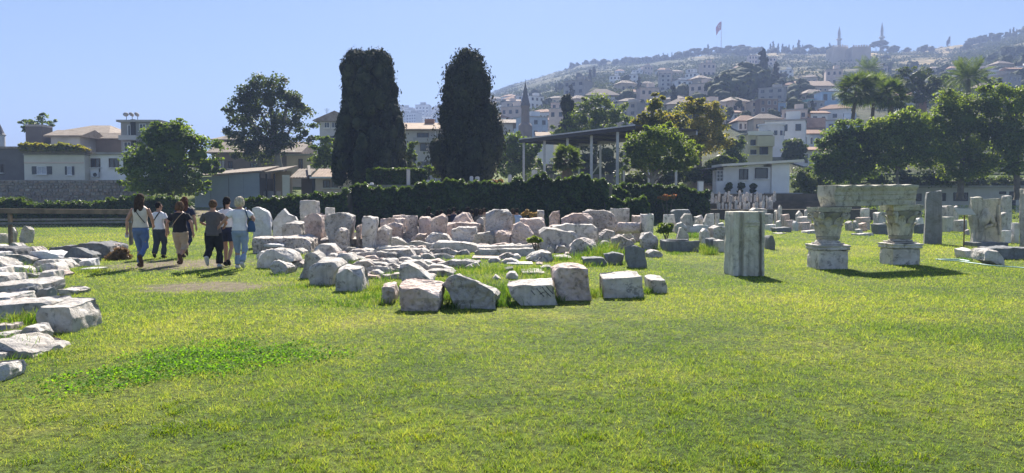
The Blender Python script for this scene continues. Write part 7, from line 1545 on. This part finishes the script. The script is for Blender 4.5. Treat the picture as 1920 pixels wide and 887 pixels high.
person('woman with a brown bob in a black t-shirt and beige cropped trousers', place(339, 499), 1.52, R(-2), walk('L', .22, .10, arms=[A_((-.31, -.02, 1.12), (-.36, .04, .87)), A_((.31, -.06, 1.12), (.33, -.02, .86))]), 'cloth_black', 'short', 'cloth_beige', 'capri', 'hair_light_brown', 'bob', 'shoe_brown', 1.18, hem=.86, extras=[('strap', strap(.10, 1.36, -.18, 1.0, .010), 'strap_tan')])
person('woman with long reddish hair in dark blue half hidden behind the brown haired woman', place(348, 484), 1.69, R(4), walk('L', .24, .12), 'cloth_navy', 'short', 'cloth_navy', 'capri', 'hair_red', 'long', 'shoe_brown')
person('person with short brown hair in a grey t-shirt and loose black trousers', place(401, 504), 1.57, R(3), walk('R', .16, .10, head_turn=R(8), arms=[A_((-.29, .06, 1.13), (-.22, .24, 1.05)), A_((.27, .06, 1.12), (.18, .22, 1.03))]), 'cloth_grey', 'short', 'trousers_dark', 'loose', 'hair_light_brown', 'short', 'shoe_white', 1.2, hem=.80, sleeve=.7)
person('girl with dark hair in a white top and navy shorts between the other two walkers', place(427, 500), 1.65, R(-4), walk('L', .16, .03, arms=[A_((-.25, .04, 1.10), (-.18, .15, .95)), A_((.25, .0, 1.10), (.24, .1, .9))]), 'cloth_white', 'short', 'cloth_navy', 'shorts', 'hair_dark', 'tail', 'shoe_black', .95, hem=.95)
person('woman with short white hair, white t-shirt, pale jeans and a blue shoulder bag', place(451, 505), 1.66, R(2), walk('L', .17, .04, arms=[A_((-.30, -.05, 1.16), (-.44, .03, 1.02)), A_((.33, -.05, 1.17), (.24, .08, 1.08))]), 'cloth_white', 'short', 'jeans_pale', 'long', 'hair_white', 'white_bob', 'shoe_white', 1.08, hem=.90, extras=[('strap', strap(.145, 1.40, .21, 1.16, .014), 'bag_blue'), ('shoulder_bag', bag((.265, -.03, 1.0), (.09, .055, .13)), 'bag_blue')])
# the group sitting behind the heap
SIT = pose(hip=.50, lean=.05, legs=[dict(knee=(-.13, .42, .47), ankle=(-.13, .40, .08), toe=(-.14, .53, .03)), dict(knee=(.13, .42, .47), ankle=(.13, .40, .08), toe=(.14, .53, .03))], arms=[A_((-.25, .05, .74), (-.12, .28, .60)), A_((.25, .05, .74), (.12, .28, .60))])
BY = 33.0
s0 = stone('marble_block', 'long low pale block the group sits on behind the heap', 'stone block', [(788, 431), (920, 430), (983, 431), (984, 447), (788, 447)], 'marble', .5, Y=BY - .12, rough=.015)
GR = 'dark haired group sitting behind the heap'
protos = {}
def seated(kind, px, py, rz, label):
    top = at(px, py, BY + .2)
    hgt = 1.33; x = top.x; sc = max(.8, min(1.15, top.z / hgt))
    if kind not in protos:
        hk, hc_, tp = kind; o = person(label, (x, BY + .12, 0), 1.66, rz, SIT, tp, 'short', 'jeans_dark', 'long', hc_, hk, 'shoe_black', 1.0, voxel=.024, group=GR, hem=.86); protos[kind] = o
    else:
        o = copy_tree(protos[kind]); o.location = (x, BY + .12, 0); o.rotation_euler = (0, 0, rz); o['label'] = label
    k_ = rngp.uniform(.92, 1.07); o.scale = (.97 * k_, .97 * k_, k_); o.location.z = 0
    o.location.y += rngp.uniform(-.03, .05)
    return o
rngp = random.Random(8)
SL = [(804, 390, ('long', 'hair_dark', 'cloth_black'), 'leftmost of the sitting group, long dark hair and black top'), (820, 389, ('long', 'hair_dark', 'cloth_grey'), 'sitting person with long dark hair, second from the left in the group'), (828, 389, ('long', 'hair_dark', 'cloth_black'), 'sitting person leaning close to the second one from the left in the group'),
      (842, 396, ('bob', 'hair_dark', 'cloth_black'), 'short sitting person left of the dome shaped boulder'), (851, 394, ('short', 'hair_dark', 'cloth_navy'), 'sitting person with short dark hair partly behind the dome shaped boulder, left'), (861, 390, ('long', 'hair_dark', 'cloth_black'), 'sitting person whose long dark hair rises above the dome shaped boulder'),
      (877, 391, ('bob', 'hair_dark', 'cloth_grey'), 'sitting person with bobbed dark hair right above the dome shaped boulder'), (884, 389, ('short', 'hair_dark', 'cloth_black'), 'sitting person with short dark hair just right of the dome shaped boulder'), (893, 392, ('long', 'hair_dark', 'cloth_grey'), 'sitting person with long hair and grey top right of the dome shaped boulder'),
      (901, 394, ('bob', 'hair_brown', 'cloth_black'), 'sitting person with bobbed brown hair before the big boulder'), (908, 391, ('short', 'hair_brown', 'cloth_beige'), 'sitting person with brown hair and beige top close to the big boulder'), (917, 390, ('short', 'hair_dark', 'cloth_black'), 'sitting person almost hidden behind the big boulder'),
      (962, 391, ('bob', 'hair_brown', 'cloth_beige'), 'sitting person with brown hair just right of the big boulder'), (970, 389, ('short', 'hair_dark', 'cloth_blue'), 'sitting person in a light blue shirt right of the big boulder')]
for px_, py_, kind, lab in SL: seated(kind, px_, py_, R(rngp.uniform(-30, 30)), lab)

bpy.data.scenes.remove(WORK)
# ================================================================== town and trees on the hillside
def hill_row(px, D): return 383 - (hill_z(px, D) - EYE) * F / D
def hill_D(px, py):
    lo, hi = 110.0, interp(RDIST, px)
    for _ in range(40):
        mid = (lo + hi) / 2
        if hill_row(px, mid) > py: lo = mid
        else: hi = mid
    return lo
W_ = {}
def hh(label, x0, y0, x1, y1, wall, roof='flat', rise=.0, roof_mat='roof_tile', wins=(), D=None, depth=None, rz=0, grid=None, **k):
    """house standing on the slope where its foot (row y1) meets the hill; grid = (columns, rows) of windows"""
    Dd = D or hill_D((x0 + x1) / 2, y1); w = (x1 - x0) * Dd / F; H = (y1 - y0) * Dd / F
    wl_ = list(wins)
    if grid:
        nx, ny = grid
        for j in range(ny):
            for i in range(nx):
                cx_ = x0 + (x1 - x0) * (i + .5) / nx; cy_ = y0 + (y1 - y0) * (j + .5) / ny; hw_ = (x1 - x0) / nx * .24; hh_ = (y1 - y0) / ny * .28; wl_.append((cx_ - hw_, cy_ - hh_, cx_ + hw_, cy_ + hh_, {'mull': 0, 'sill': False, 'frame': 'frame_white' if (i + j) % 3 else 'frame_brown'}))
    return house(label, x0, y0, x1, y1, Dd, depth or max(5, w * .8), wall, roof, rise, roof_mat, wl_, sink=6, rz=rz, **k)
h = hh('pale yellow house with an open balcony above the white house roof', 1402, 252, 1449, 291, 'yellow_plaster', D=112, wins=[(1407, 262, 1418, 273, {'frame': 'metal_dark', 'mull': 0}), (1407, 281, 1418, 290, {'frame': 'metal_dark', 'mull': 0}), (1424, 274, 1440, 290, {'frame': 'metal_dark', 'mull': 1})], rz=0)
xa, za = L2(h, 1432, 266, h.location.y); cube('balcony', 'yellow_plaster', h, (xa, -.6, za), (2.4, 1.2, 1.5)); cube('parapet', 'cream_plaster', h, (L2(h, 1425, 252, h.location.y)[0], -.2, L2(h, 1425, 250, h.location.y)[1]), (3.7, .3, .6))
t = thing('house', 'round fronted white house behind the pale yellow house', 'house', tuple(at(1457, 276, 132))); m = MB(); m.lathe([(2.2, -7), (2.2, 4.0), (2.35, 4.0), (2.35, 4.3)], (0, 3, 0), 24); link('wall', m.mesh('wall', smooth=30), MT['white_plaster'], t)
for k in range(5):
    an = R(-60 + 30 * k); c_ = cube('window', 'glass', t, (2.2 * math.sin(an), 3 - 2.2 * math.cos(an), 2.6), (.55, .12, .8)); c_.rotation_euler = (0, 0, an)
hh('pinkish grey house with two storeys right of the round fronted house', 1466, 233, 1492, 268, 'grey_plaster', 'gable', 1.0, 'pale_tile', grid=(3, 2), over=.5)
hh('pinkish house with a parapet left of the bluish house', 1486, 234, 1508, 262, 'pink_plaster', grid=(2, 1))
hh('tall brown house block with a beige side under the dark trees', 1424, 186, 1460, 226, 'brown_plaster', grid=(3, 3), rz=R(8))
hh('narrow beige house side left of the tall brown house block', 1410, 190, 1425, 224, 'tan_plaster', grid=(2, 3))
hh('light blue rounded house with a white cornice in the middle of the slope', 1459, 193, 1513, 222, 'blue_plaster', grid=(4, 1), wins=())
hh('bright blue house cut by the tall fan palms', 1540, 172, 1585, 214, 'blue_plaster', grid=(3, 2))
hh('teal green house between the two blue houses', 1512, 186, 1526, 212, 'teal_plaster', grid=(1, 2))
hh('grey house with a dark balcony left of the bright blue house', 1522, 190, 1546, 216, 'concrete', grid=(2, 2))
hh('white house with a red hipped roof left of the round fronted house', 1384, 228, 1420, 246, 'white_plaster', 'gable', 1.6, 'roof_tile', grid=(4, 1), hip=True, over=.9)
hh('little white house above the red hipped roof at left', 1362, 212, 1385, 228, 'white_plaster', 'gable', .8, 'roof_tile', grid=(2, 1), over=.8)
hh('white house with a balustraded terrace below the tall brown house block', 1425, 216, 1460, 234, 'white_plaster', grid=(5, 1))
hh('bluish white house with a red roof edge beside the right hand grove', 1503, 252, 1540, 276, 'pale_blue_plaster', 'gable', 1.0, 'roof_tile', grid=(3, 1), over=.6)
hh('small house with a red eave pressed against the left of the grove', 1506, 283, 1540, 312, 'white_plaster', 'gable', .7, 'roof_tile', grid=(3, 1), over=.9)
hh('orange brick house end left of the white house with the sloping roof', 1504, 214, 1521, 236, 'orange_plaster', 'gable', .5, 'old_tile', grid=(1, 1), over=.3)
hh('white house with a long sloping red roof behind the grove', 1520, 213, 1552, 236, 'white_plaster', 'gable', .8, 'roof_tile', grid=(2, 1), over=.6)
hh('long house with a steep red tile roof just above the bluish white house', 1506, 240, 1552, 254, 'brown_plaster', 'gable', 2.4, 'roof_tile', grid=None, over=.5)
hh('long tan tiled row house high on the slope right of the dark trees', 1500, 162, 1560, 182, 'tan_plaster', 'gable', 2.6, 'pale_tile', grid=(7, 1), over=.8)
hh('reddish house row below the long tan tiled row house', 1470, 174, 1506, 190, 'orange_plaster', 'gable', 1.2, 'roof_tile', grid=(4, 1))
hh('cream brick house with a blue framed window right of the short fan palm', 1687, 182, 1719, 215, 'cream_plaster', 'gable', 1.2, 'roof_tile', wins=[(1695, 184, 1712, 197, {'pane': 'curtain', 'mull': 3, 'bars': 2})], D=150)
hh('red brick house end beside the blue framed window', 1720, 184, 1738, 215, 'brick_red', 'gable', 1.0, 'old_tile', D=151)
hh('white terraced house at the right upper slope', 1858, 131, 1896, 152, 'white_plaster', grid=(5, 1))
hh('brown windowless house cut by the right picture edge', 1893, 130, 1935, 160, 'brown_plaster', 'gable', 1.0, 'roof_tile')
hh('dark roofed long house on the upper slope above the fan palms', 1610, 148, 1672, 160, 'grey_plaster', 'gable', 1.4, 'old_tile', grid=(5, 1))
hh('tall pale apartment tower with stacked balconies on the middle slope', 1238, 139, 1258, 178, 'grey_plaster', grid=(2, 5))
hh('half ruined pale house with dark openings on the middle slope', 1289, 129, 1307, 146, 'white_plaster', grid=(3, 2))
hh('pale four storey block under the ridge, left of two', 1404, 104, 1420, 128, 'pink_plaster', grid=(3, 3)); hh('pale four storey block under the ridge, right of two', 1420.5, 106, 1438, 128, 'grey_plaster', grid=(3, 3))
hh('narrow pale house right of the two blocks under the ridge', 1442, 108, 1456, 131, 'pink_plaster', grid=(2, 3))
hh('green netted building site above the yellow green tree', 1246, 181, 1282, 198, 'teal_plaster', grid=(4, 1))
hh('dark gabled house with a wide roof above the tree behind the canopy', 1103, 180, 1156, 200, 'brown_plaster', 'gable', 3.0, 'old_tile', hip=True, over=1.5)
hh('pale house with bright roof edge left of the minaret', 950, 190, 975, 212, 'white_plaster', 'gable', 1.0, 'pale_tile', grid=(3, 1)); hh('reddish roofed house just right of the minaret', 1008, 226, 1030, 243, 'pink_plaster', 'gable', 1.2, 'roof_tile', grid=(3, 1))
hh('wide grey house left of the minaret behind the second cypress', 925, 231, 960, 262, 'grey_plaster', 'gable', 1.0, 'old_tile', grid=(4, 2))
def where(px, py):
    f = (py - hill_row(px, interp(RDIST, px))) / max(1, 300 - hill_row(px, interp(RDIST, px))); h_ = 'high' if f < .2 else ('midway' if f < .45 else 'low')
    for lim, t_ in ((940, 'beside the second cypress'), (985, 'left of the brown minaret'), (1030, 'right of the brown minaret'), (1062, 'left of the thin cypress'), (1110, 'above the left half of the canopy'), (1180, 'above the right half of the canopy'), (1225, 'left of the pointed yellow tree'), (1290, 'above the pointed yellow tree'), (1340, 'above the olive brown tree'), (1390, 'right of the olive brown tree'), (1425, 'above the pale yellow house'), (1460, 'near the tall brown house'), (1515, 'near the light blue house'), (1570, 'left of the fan palms'), (1640, 'behind the fan palms'), (1720, 'right of the fan palms'), (1800, 'left of the feathery palm'), (1860, 'behind the feathery palm'), (9999, 'by the right picture edge')):
        if px < lim: return h_ + ' on the slope ' + t_
# many houses: one of each kind, then copies
KINDS_ = [('white flat roofed', 'white_plaster', 'flat', 8.5, 6.0, 'small white flat roofed house', 'white flat roofed houses on the hillside'), ('white tiled', 'white_plaster', 'gable', 9.5, 5.0, 'small white red tiled house', 'white red roofed houses on the hillside'),
          ('pink flat', 'pink_plaster', 'flat', 8.0, 7.5, 'small pinkish flat roofed house', 'pinkish houses on the hillside'), ('grey block', 'concrete', 'flat', 10, 9.5, 'grey flat roofed block', 'grey blocks on the hillside'),
          ('tan tiled', 'tan_plaster', 'gable', 9.0, 5.0, 'small tan tiled house', 'tan tiled houses on the hillside'), ('pale blue', 'pale_blue_plaster', 'flat', 8.0, 6.5, 'small pale blue house', 'pale blue houses on the hillside')]
KPROTO = []
def make_kind(k):
    nm, wall, roof, w, H, lab, grp = k; t = thing('hillside_house', lab, 'house', (0, 0, 0), grp); dp = w * .8
    m = MB(); m.box(-w / 2, w / 2, 0, dp, -5, H); link('wall', m.mesh('wall'), MT[wall], t)
    m = MB()
    if roof == 'flat': m.box(-w / 2 - .2, w / 2 + .2, -.2, dp + .2, H + .003, H + .3)
    else: gable(m, -w / 2, w / 2, 0, dp, H + .003, 1.9, .5, 'x', True)
    link('roof', m.mesh('roof'), MT['roof_slab' if roof == 'flat' else ('roof_tile' if 'white' in nm else 'old_tile')], t)
    rows = 1 if H < 5.5 else (2 if H < 8 else 3)
    for j in range(rows):
        for i in range(3): cube('window', 'glass', t, (-w / 2 + w * (i + .5) / 3, -.02, H * (j + .55) / rows), (w * .14, .12, 1.35))
    if roof == 'flat': cube('rooftop_room', wall, t, (w * .18, dp * .6, H + 1.2), (w * .35, dp * .4, 1.9))
    return t
used = set()
rh = random.Random(21); placed = []
def add_house(k, px, D, sc, rz, py):
    if k not in used: o = KPROTO_first(k); used.add(k)
    else: o = copy_tree(KP[k])
    X = (px - 960) * D / F; o.location = (X, D, hill_z(px, D)); o.rotation_euler = (0, 0, rz); w_ = where(px, py); o['label'] = KINDS_[k][5] + ' ' + w_; o['group'] = KINDS_[k][6] + ', ' + w_; sc *= .82; o.scale = (sc, sc, sc * rh.uniform(.8, 1.15)); return o
KP = {}
def KPROTO_first(k): KP[k] = make_kind(KINDS_[k]); return KP[k]
def zone(n, x0, x1, y0, y1, weights, dens=.72, smin=.8, smax=1.15):
    c = 0
    for _ in range(n * 14):
        if c >= n: break
        px, py = rh.uniform(x0, x1), rh.uniform(y0, y1)
        if py < hill_row(px, interp(RDIST, px)) + 8: continue
        D = hill_D(px, py); wpx = 9 * F / D
        if any(abs(px - a) < (wpx + b) * .5 * dens and abs(py - q) < (5.5 * F / D) * dens for a, b, q in placed): continue
        placed.append((px, wpx, py)); k = rh.choices(range(6), weights)[0]; add_house(k, px, D, rh.uniform(smin, smax), R(rh.uniform(-35, 35)), py); c += 1
for a_ in ((1425, 30, 291), (1440, 40, 226), (1486, 54, 222), (1402, 36, 246), (1530, 40, 270), (1248, 20, 178), (1420, 34, 128), (1530, 60, 182)): placed.append(a_)
zone(84, 925, 1120, 194, 262, (5, 6, 4, 1, 6, 1), .55)
zone(44, 1120, 1400, 194, 236, (4, 6, 4, 1, 6, 1), .55); zone(10, 1170, 1400, 156, 194, (4, 5, 4, 1, 5, 0)); zone(9, 1150, 1400, 145, 186, (4, 3, 3, 1, 4, 0)); zone(40, 1395, 1580, 182, 292, (5, 7, 4, 2, 5, 1), .6); zone(8, 1380, 1600, 150, 182, (3, 5, 3, 0, 6, 0)); zone(18, 1640, 1920, 140, 200, (3, 4, 3, 2, 6, 0))
zone(10, 860, 925, 200, 250, (4, 2, 2, 3, 3, 2))
# the far city between the cypresses: pale tower blocks
bt = thing('apartment_block', 'pale tower block in the hazy far city seen between the two big cypresses', 'building', (0, 0, 0), 'tower blocks of the far city')
m = MB(); m.box(-8, 8, 0, 14, -14, 22); link('wall', m.mesh('wall'), MT['white_plaster'], bt); m = MB(); m.box(-8.3, 8.3, -.3, 14.3, 22.003, 22.6); m.box(-3, 3, 4, 9, 22.603, 25.5); link('roof', m.mesh('roof'), MT['concrete'], bt)
for j in range(6):
    for i in range(4): cube('window', 'glass', bt, (-6 + 4 * i, -.03, 1.8 + 3.4 * j), (1.9, .2, 1.7))
for k in range(38):
    o = bt if k == 0 else copy_tree(bt); px = 738 + (846 - 738) * (k + rh.random()) / 38; D = rh.uniform(760, 1180); row = rh.uniform(226, 244) if k % 2 else rh.uniform(220, 232)
    p = at(px, row, D); sc = rh.uniform(.6, 1.05); o.location = (p.x, D, max(p.z - 8 * sc, hill_z(px, D) - 2)); o.rotation_euler = (0, 0, R(rh.uniform(-30, 30))); o.scale = (sc, sc, sc * rh.uniform(.7, 1.2)); q_ = ('left', 'middle left', 'middle', 'middle right', 'right')[min(4, int(5 * k / 38))]; o['label'] = 'pale tower block in the far city between the cypresses, %s part, %s' % (q_, 'tall' if o.scale.z > .8 else 'low'); o['group'] = 'far city tower blocks, %s part, %s' % (q_, 'tall' if o.scale.z > .8 else 'low')
# trees on the slope
def mini(kind):
    if kind == 'cypress': lob = [((0, 0, 5), (1.5, 1.5, 5)), ((0, 0, 8), (.9, .9, 4.0)), ((.3, .2, 3), (1.7, 1.7, 2.6))]; n, s, mt_ = 420, .8, 'cypress'
    elif kind == 'pine': lob = [((0, 0, 7), (4.2, 4.2, 1.9)), ((2, 1, 6.2), (2.8, 2.8, 1.6)), ((-2.2, -.5, 6.0), (2.6, 2.6, 1.5))]; n, s, mt_ = 420, .9, 'far'
    else: lob = [((0, 0, 4.5), (3.6, 3.6, 3.2)), ((1.8, .5, 3.6), (2.4, 2.4, 2.2)), ((-1.9, -.4, 3.9), (2.5, 2.5, 2.4)), ((.4, -1.2, 6.0), (2.2, 2.2, 1.8))]; n, s, mt_ = 480, .9, 'far'
    t = thing('hillside_tree', '', 'tree'); m = MB(); limbs(m, (0, 0, -1.5), (0, 0, 3), lob[1:], .25, 3); link('trunk', m.mesh('trunk'), MT['bark'], t); link('crown', crown_mesh('crown', lob, n, s, (0, 0, 0), core=.8, spread=.5, seed=5), LEAFC[mt_], t); return t
MT_ = {}
LABT = {'cypress': ('slender dark cypress', 'cypresses'), 'pine': ('flat topped pine', 'pines'), 'round': ('rounded dark tree', 'rounded trees')}
def put(kind, px, D, sc, zoff=0, label=None, group=None, sz=1.0):
    if kind not in MT_: o = MT_[kind] = mini(kind)
    else: o = copy_tree(MT_[kind])
    X = (px - 960) * D / F; o.location = (X, D, hill_z(px, D) + zoff); o.rotation_euler = (0, 0, rh.uniform(0, 6.28)); o.scale = (sc, sc, sc * sz); l, g = LABT[kind]; w_ = where(px, hill_row(px, D)); w2 = w_.split(' slope ')[1]; o['label'] = (label + ' ' + w2) if label else l + ' ' + w_; o['group'] = (group + ', ' + w2) if group else g + ', ' + w_; return o
RC = ('dark cypress on the skyline', 'cypresses on the skyline')
for px, hpx in ((1233, 17), (1241, 18), (1249, 15), (1257, 16), (1324, 22), (1440, 22), (1445, 27), (1454, 22), (1462, 22), (1469, 18), (1474, 20), (1482, 19), (1492, 30), (1499, 20), (1550, 24), (1877, 14), (1884, 19), (1890, 21), (1896, 16), (1908, 18), (1826, 12), (1583, 10), (1606, 8)):
    D = interp(RDIST, px) * .985; H = hpx * D / F; put('cypress', px, D, H / 12.5 * .8, 0, *RC, sz=1.25)
RP = ('spreading tree on the skyline', 'trees on the skyline')
for px, hpx in ((1270, 12), (1282, 13), (1296, 16), (1306, 15), (1338, 14), (1362, 16), (1375, 15), (1386, 17), (1398, 14), (1510, 18), (1520, 12), (1532, 12), (1636, 22), (1645, 24), (1654, 14), (1122, 8), (1140, 10), (1160, 9), (1175, 10), (1190, 9), (1215, 12), (1225, 12), (1840, 12), (1855, 12), (1865, 14), (1902, 12), (1080, 7), (1100, 8), (1060, 7), (1040, 6), (1745, 9), (1757, 9), (1770, 9)):
    D = interp(RDIST, px) * .98; put('pine' if hpx > 10 else 'round', px, D, hpx * D / F / 8.5, 0, *RP)
for k in range(120):
    px = rh.uniform(1060, 1560) if k < 98 else rh.uniform(1660, 1920); Dr = interp(RDIST, px); D = Dr * rh.uniform(.90, .985); put('round', px, D, rh.uniform(.7, 1.2))
for px, py, sc, kd in [(1352, 196, 1.3, 'round'), (1366, 190, 1.4, 'round'), (1378, 186, 1.4, 'round'), (1388, 182, 1.5, 'round'), (1400, 180, 1.6, 'round'), (1412, 178, 1.5, 'round'), (1420, 184, 1.3, 'round'), (1395, 192, 1.3, 'round'), (1408, 172, 1.4, 'round'), (1372, 198, 1.2, 'round'), (1427, 168, 1.5, 'cypress'), (1450, 178, 1.1, 'cypress'), (1430, 180, 1.2, 'round'), (1345, 204, 1.1, 'round'), (1500, 185, .9, 'round'), (1486, 190, .8, 'round'), (1510, 190, .8, 'round')]:
    put(kd, px, hill_D(px, py), sc, 0, 'dark tree in the tall dark clump', 'dark clump of trees')
for k in range(70):
    px = rh.uniform(925, 1560); py = rh.uniform(150, 240)
    if py < hill_row(px, interp(RDIST, px)) + 6: continue
    put('round' if rh.random() < .75 else 'cypress', px, hill_D(px, py), rh.uniform(.45, .9))
for k in range(46):
    px = rh.uniform(1640, 1925); py = rh.uniform(90, 180)
    if py < hill_row(px, interp(RDIST, px)) + 5: continue
    put('round', px, hill_D(px, py), rh.uniform(.5, 1.1))
# scrub: low bushes nobody could count
VV, FF, off = [], [], 0
n = 0; P = []
while len(P) < 21000:
    px = rng.uniform(900, 1960); Dr = interp(RDIST, px); D = rng.uniform(220, Dr * 1.0); X = (px - 960) * D / F
    if noise.noise(Vector((X * .02, D * .03, 3))) + .35 * noise.noise(Vector((X * .08, D * .09, 7))) < (-.14 if px < 1300 else (.02 if px < 1640 else -.12)): continue
    P.append((X + rng.uniform(-1, 1), D, hill_z(px, D) + rng.uniform(.2, 2.2)))
P = np.repeat(np.array(P), 4, 0) + rng.normal(0, .7, (84000, 3)) * np.array([1.2, 1.2, .6])
V, Fc = quads(P, np.full(len(P), 1.25), np.array([[0, -.4, .8]]), 1.0, 1.2)
tag(link('scrub', np_mesh('scrub', V, Fc), LEAFC['far']), 'low green scrub over the upper slopes of the hill', None, None, 'stuff')
# castle and mosque on the ridge
def ridge_thing(name, label, cat, px, py, f=.985): D = interp(RDIST, px) * f; return thing(name, label, cat, tuple(at(px, py, D))), D / F
MT['castle'] = plain('castle_stone', (.66, .55, .42), (.44, .36, .28), .12, bmp=.5, bdist=.4)
for lab, x0, x1, y0, y1 in (('broad square castle tower below the left white minaret on the ridge', 1561, 1590, 88, 124), ('wide castle tower right of the left white minaret on the ridge', 1598, 1632, 88, 124)):
    pm = (x0 + x1) / 2; c, k = ridge_thing('castle_tower', lab, 'castle tower', pm, y1, hill_D(pm, y1 - 3) / interp(RDIST, pm)); w = (x1 - x0) * k; H = (y1 - y0) * k
    m = MB(); m.sqloft([(w / 2 * 1.04, -8), (w / 2, H)], (0, w / 2, 0)); link('wall', m.mesh('wall'), MT['castle'], c)
    for q in range(7): cube('merlon', 'castle', c, (-w / 2 + w * (q + .5) / 7, .4, H + .6), (w / 14, .8, 1.2 + .6 * math.sin(q * 5)))
c, k = ridge_thing('castle_wall', 'lower castle curtain wall joining the two towers on the ridge', 'castle wall', 1596, 130, hill_D(1596, 127) / interp(RDIST, 1596)); w = 72 * k
m = MB(); m.box(-w / 2, w / 2, 0, 3, -8, 14 * k); link('wall', m.mesh('wall'), MT['castle'], c); 
for q in range(4): cube('buttress', 'castle', c, (-w / 2 + w * (q + .5) / 4, -.8, 4 * k), (2.5, 1.6, 16 * k))
c, k = ridge_thing('castle_wall', 'long low castle wall with merlons under the skyline trees at left', 'castle wall', 1206, 126, .985); w = 28 * k
m = MB(); m.box(-w / 2, w / 2, 0, 2, -4, 4 * k); link('wall', m.mesh('wall'), MT['castle'], c)
for q in range(9): cube('merlon', 'castle', c, (-w / 2 + w * (q + .5) / 9, 1, 4 * k + .5), (w / 20, 1.6, 1.4))
c, k = ridge_thing('castle_wall', 'long dark castle wall below the skyline pines and cypresses', 'castle wall', 1272, 127, .97); w = 110 * k
m = MB(); m.box(-w / 2, w / 2, 0, 3, -6, 9 * k); link('wall', m.mesh('wall'), MT['castle'], c)
for lab, px, y0, y1 in (('left white minaret above the castle tower on the ridge', 1573, 50, 92), ('right white minaret behind the skyline pine on the ridge', 1653, 42, 92)):
    c, k = ridge_thing('minaret', lab, 'minaret', px, y1, .99); H = (y1 - y0) * k; r = 3.0 * k
    m = MB(); m.lathe([(r * 1.2, -10), (r * 1.2, H * .12), (r, H * .16), (r, H * .40), (r * 1.7, H * .42), (r * 1.7, H * .45), (r * .85, H * .455), (r * .8, H * .66)], (0, 0, 0), 12); link('shaft', m.mesh('shaft', smooth=30), MT['concrete'], c)
    m = MB(); m.lathe([(r * 1.7, H * .40), (r * 1.75, H * .45), (r * 1.6, H * .455)], (0, 0, .02), 12); link('balcony', m.mesh('balcony'), MT['white_plaster'], c)
    m = MB(); m.lathe([(r * .95, H * .66), (r * .8, H * .72), (.05, H)], (0, 0, .01), 12); link('spire', m.mesh('spire'), MT['concrete'], c)
fb = plain('flag_red', (.55, .03, .03), (.45, .02, .02), 2, bmp=0, rnd=0)
def flag(label, px, ytop, ybase, fl, fw, fh, emblem, f=.99, mat=fb):
    c, k = ridge_thing('flag', label, 'flag', px, ybase, f); H = (ybase - ytop) * k
    m = MB(); m.tube([(0, 0, -6), (0, 0, H)], [.45, .22], 8); link('pole', m.mesh('pole'), MT['frame_white'], c)
    V = []; nx, nz = 10, 8
    for j in range(nz + 1):
        for i in range(nx + 1):
            u, v = i / nx, j / nz; V.append((-fw * k * u * (1 - .15 * v), .8 * math.sin(u * 7 + v * 2) * (.3 + u), H - .3 - fh * k * v - fh * k * .75 * u * u))
    Fc = [(j * (nx + 1) + i, j * (nx + 1) + i + 1, (j + 1) * (nx + 1) + i + 1, (j + 1) * (nx + 1) + i) for j in range(nz) for i in range(nx)]
    fo = link('cloth', np_mesh('cloth', V, Fc, True), mat, c)
    if emblem:
        cx_, cz_, r = -fw * k * .38, H - .3 - fh * k * .62, fh * k * .17; m = MB(); n_ = 16; out, inn = [], []
        for q in range(n_ + 1):
            an = R(45 + 270 * q / n_); out.append((cx_ + r * math.cos(an), -1.0, cz_ + r * math.sin(an))); inn.append((cx_ + r * .2 + r * .78 * math.cos(an), -1.0, cz_ + r * .78 * math.sin(an)))
        m.add(out + inn, [(q, q + 1, n_ + 2 + q, n_ + 1 + q) for q in range(n_)]); st = [(cx_ - r * .95 + r * (.4 if q % 2 == 0 else .16) * math.cos(R(36 * q)) + r * 1.9, -1.0, cz_ + r * (.4 if q % 2 == 0 else .16) * math.sin(R(36 * q))) for q in range(10)]
        m.add(st, [tuple(range(10))]); link('crescent_and_star', m.mesh('crescent_and_star'), MT['frame_white'], fo)
flag('big red flag with a white crescent hanging from a tall pole on the ridge', 1352, 41, 96, 0, 10, 15, True)
flag('small dark flag on a pole at the right of the ridge', 1781, 68, 95, 0, 6, 12, False, mat=MT['cloth_navy'])
for k_, px in enumerate((1744, 1764)):
    c, k = ridge_thing('wire_arbour', 'bare wire dome frame on the skyline left of the small flag, %s one' % ('left', 'right')[k_], 'dome frame', px, 96, .99)
    m = MB()
    for q in range(6):
        an = math.pi * q / 6; m.tube([(8 * k * math.cos(an) * math.cos(b_), 8 * k * math.sin(an) * math.cos(b_), 9 * k * math.sin(b_)) for b_ in np.linspace(0, math.pi, 11)], .12, 4)
    link('frame', m.mesh('frame'), MT['steel'], c)
# ================================================================== haze
m, nt, b, out = new_mat('haze'); nt.nodes.remove(b)
pv = nt.nodes.new('ShaderNodeVolumePrincipled'); pv.inputs['Color'].default_value = (.36, .465, .76, 1); pv.inputs['Density'].default_value = .00082; pv.inputs['Anisotropy'].default_value = .0
nt.links.new(pv.outputs[0], out.inputs['Volume'])
hz = MB(); hz.box(-2600, 2600, -300, 2800, -3.5, 222)
tag(link('haze', hz.mesh('haze'), m), 'thin bluish haze over the whole valley', None, None, 'stuff')
print('OBJECTS BUILT', len(scene.objects), 'tris', sum(len(o.data.polygons) for o in scene.objects if o.type == 'MESH'))
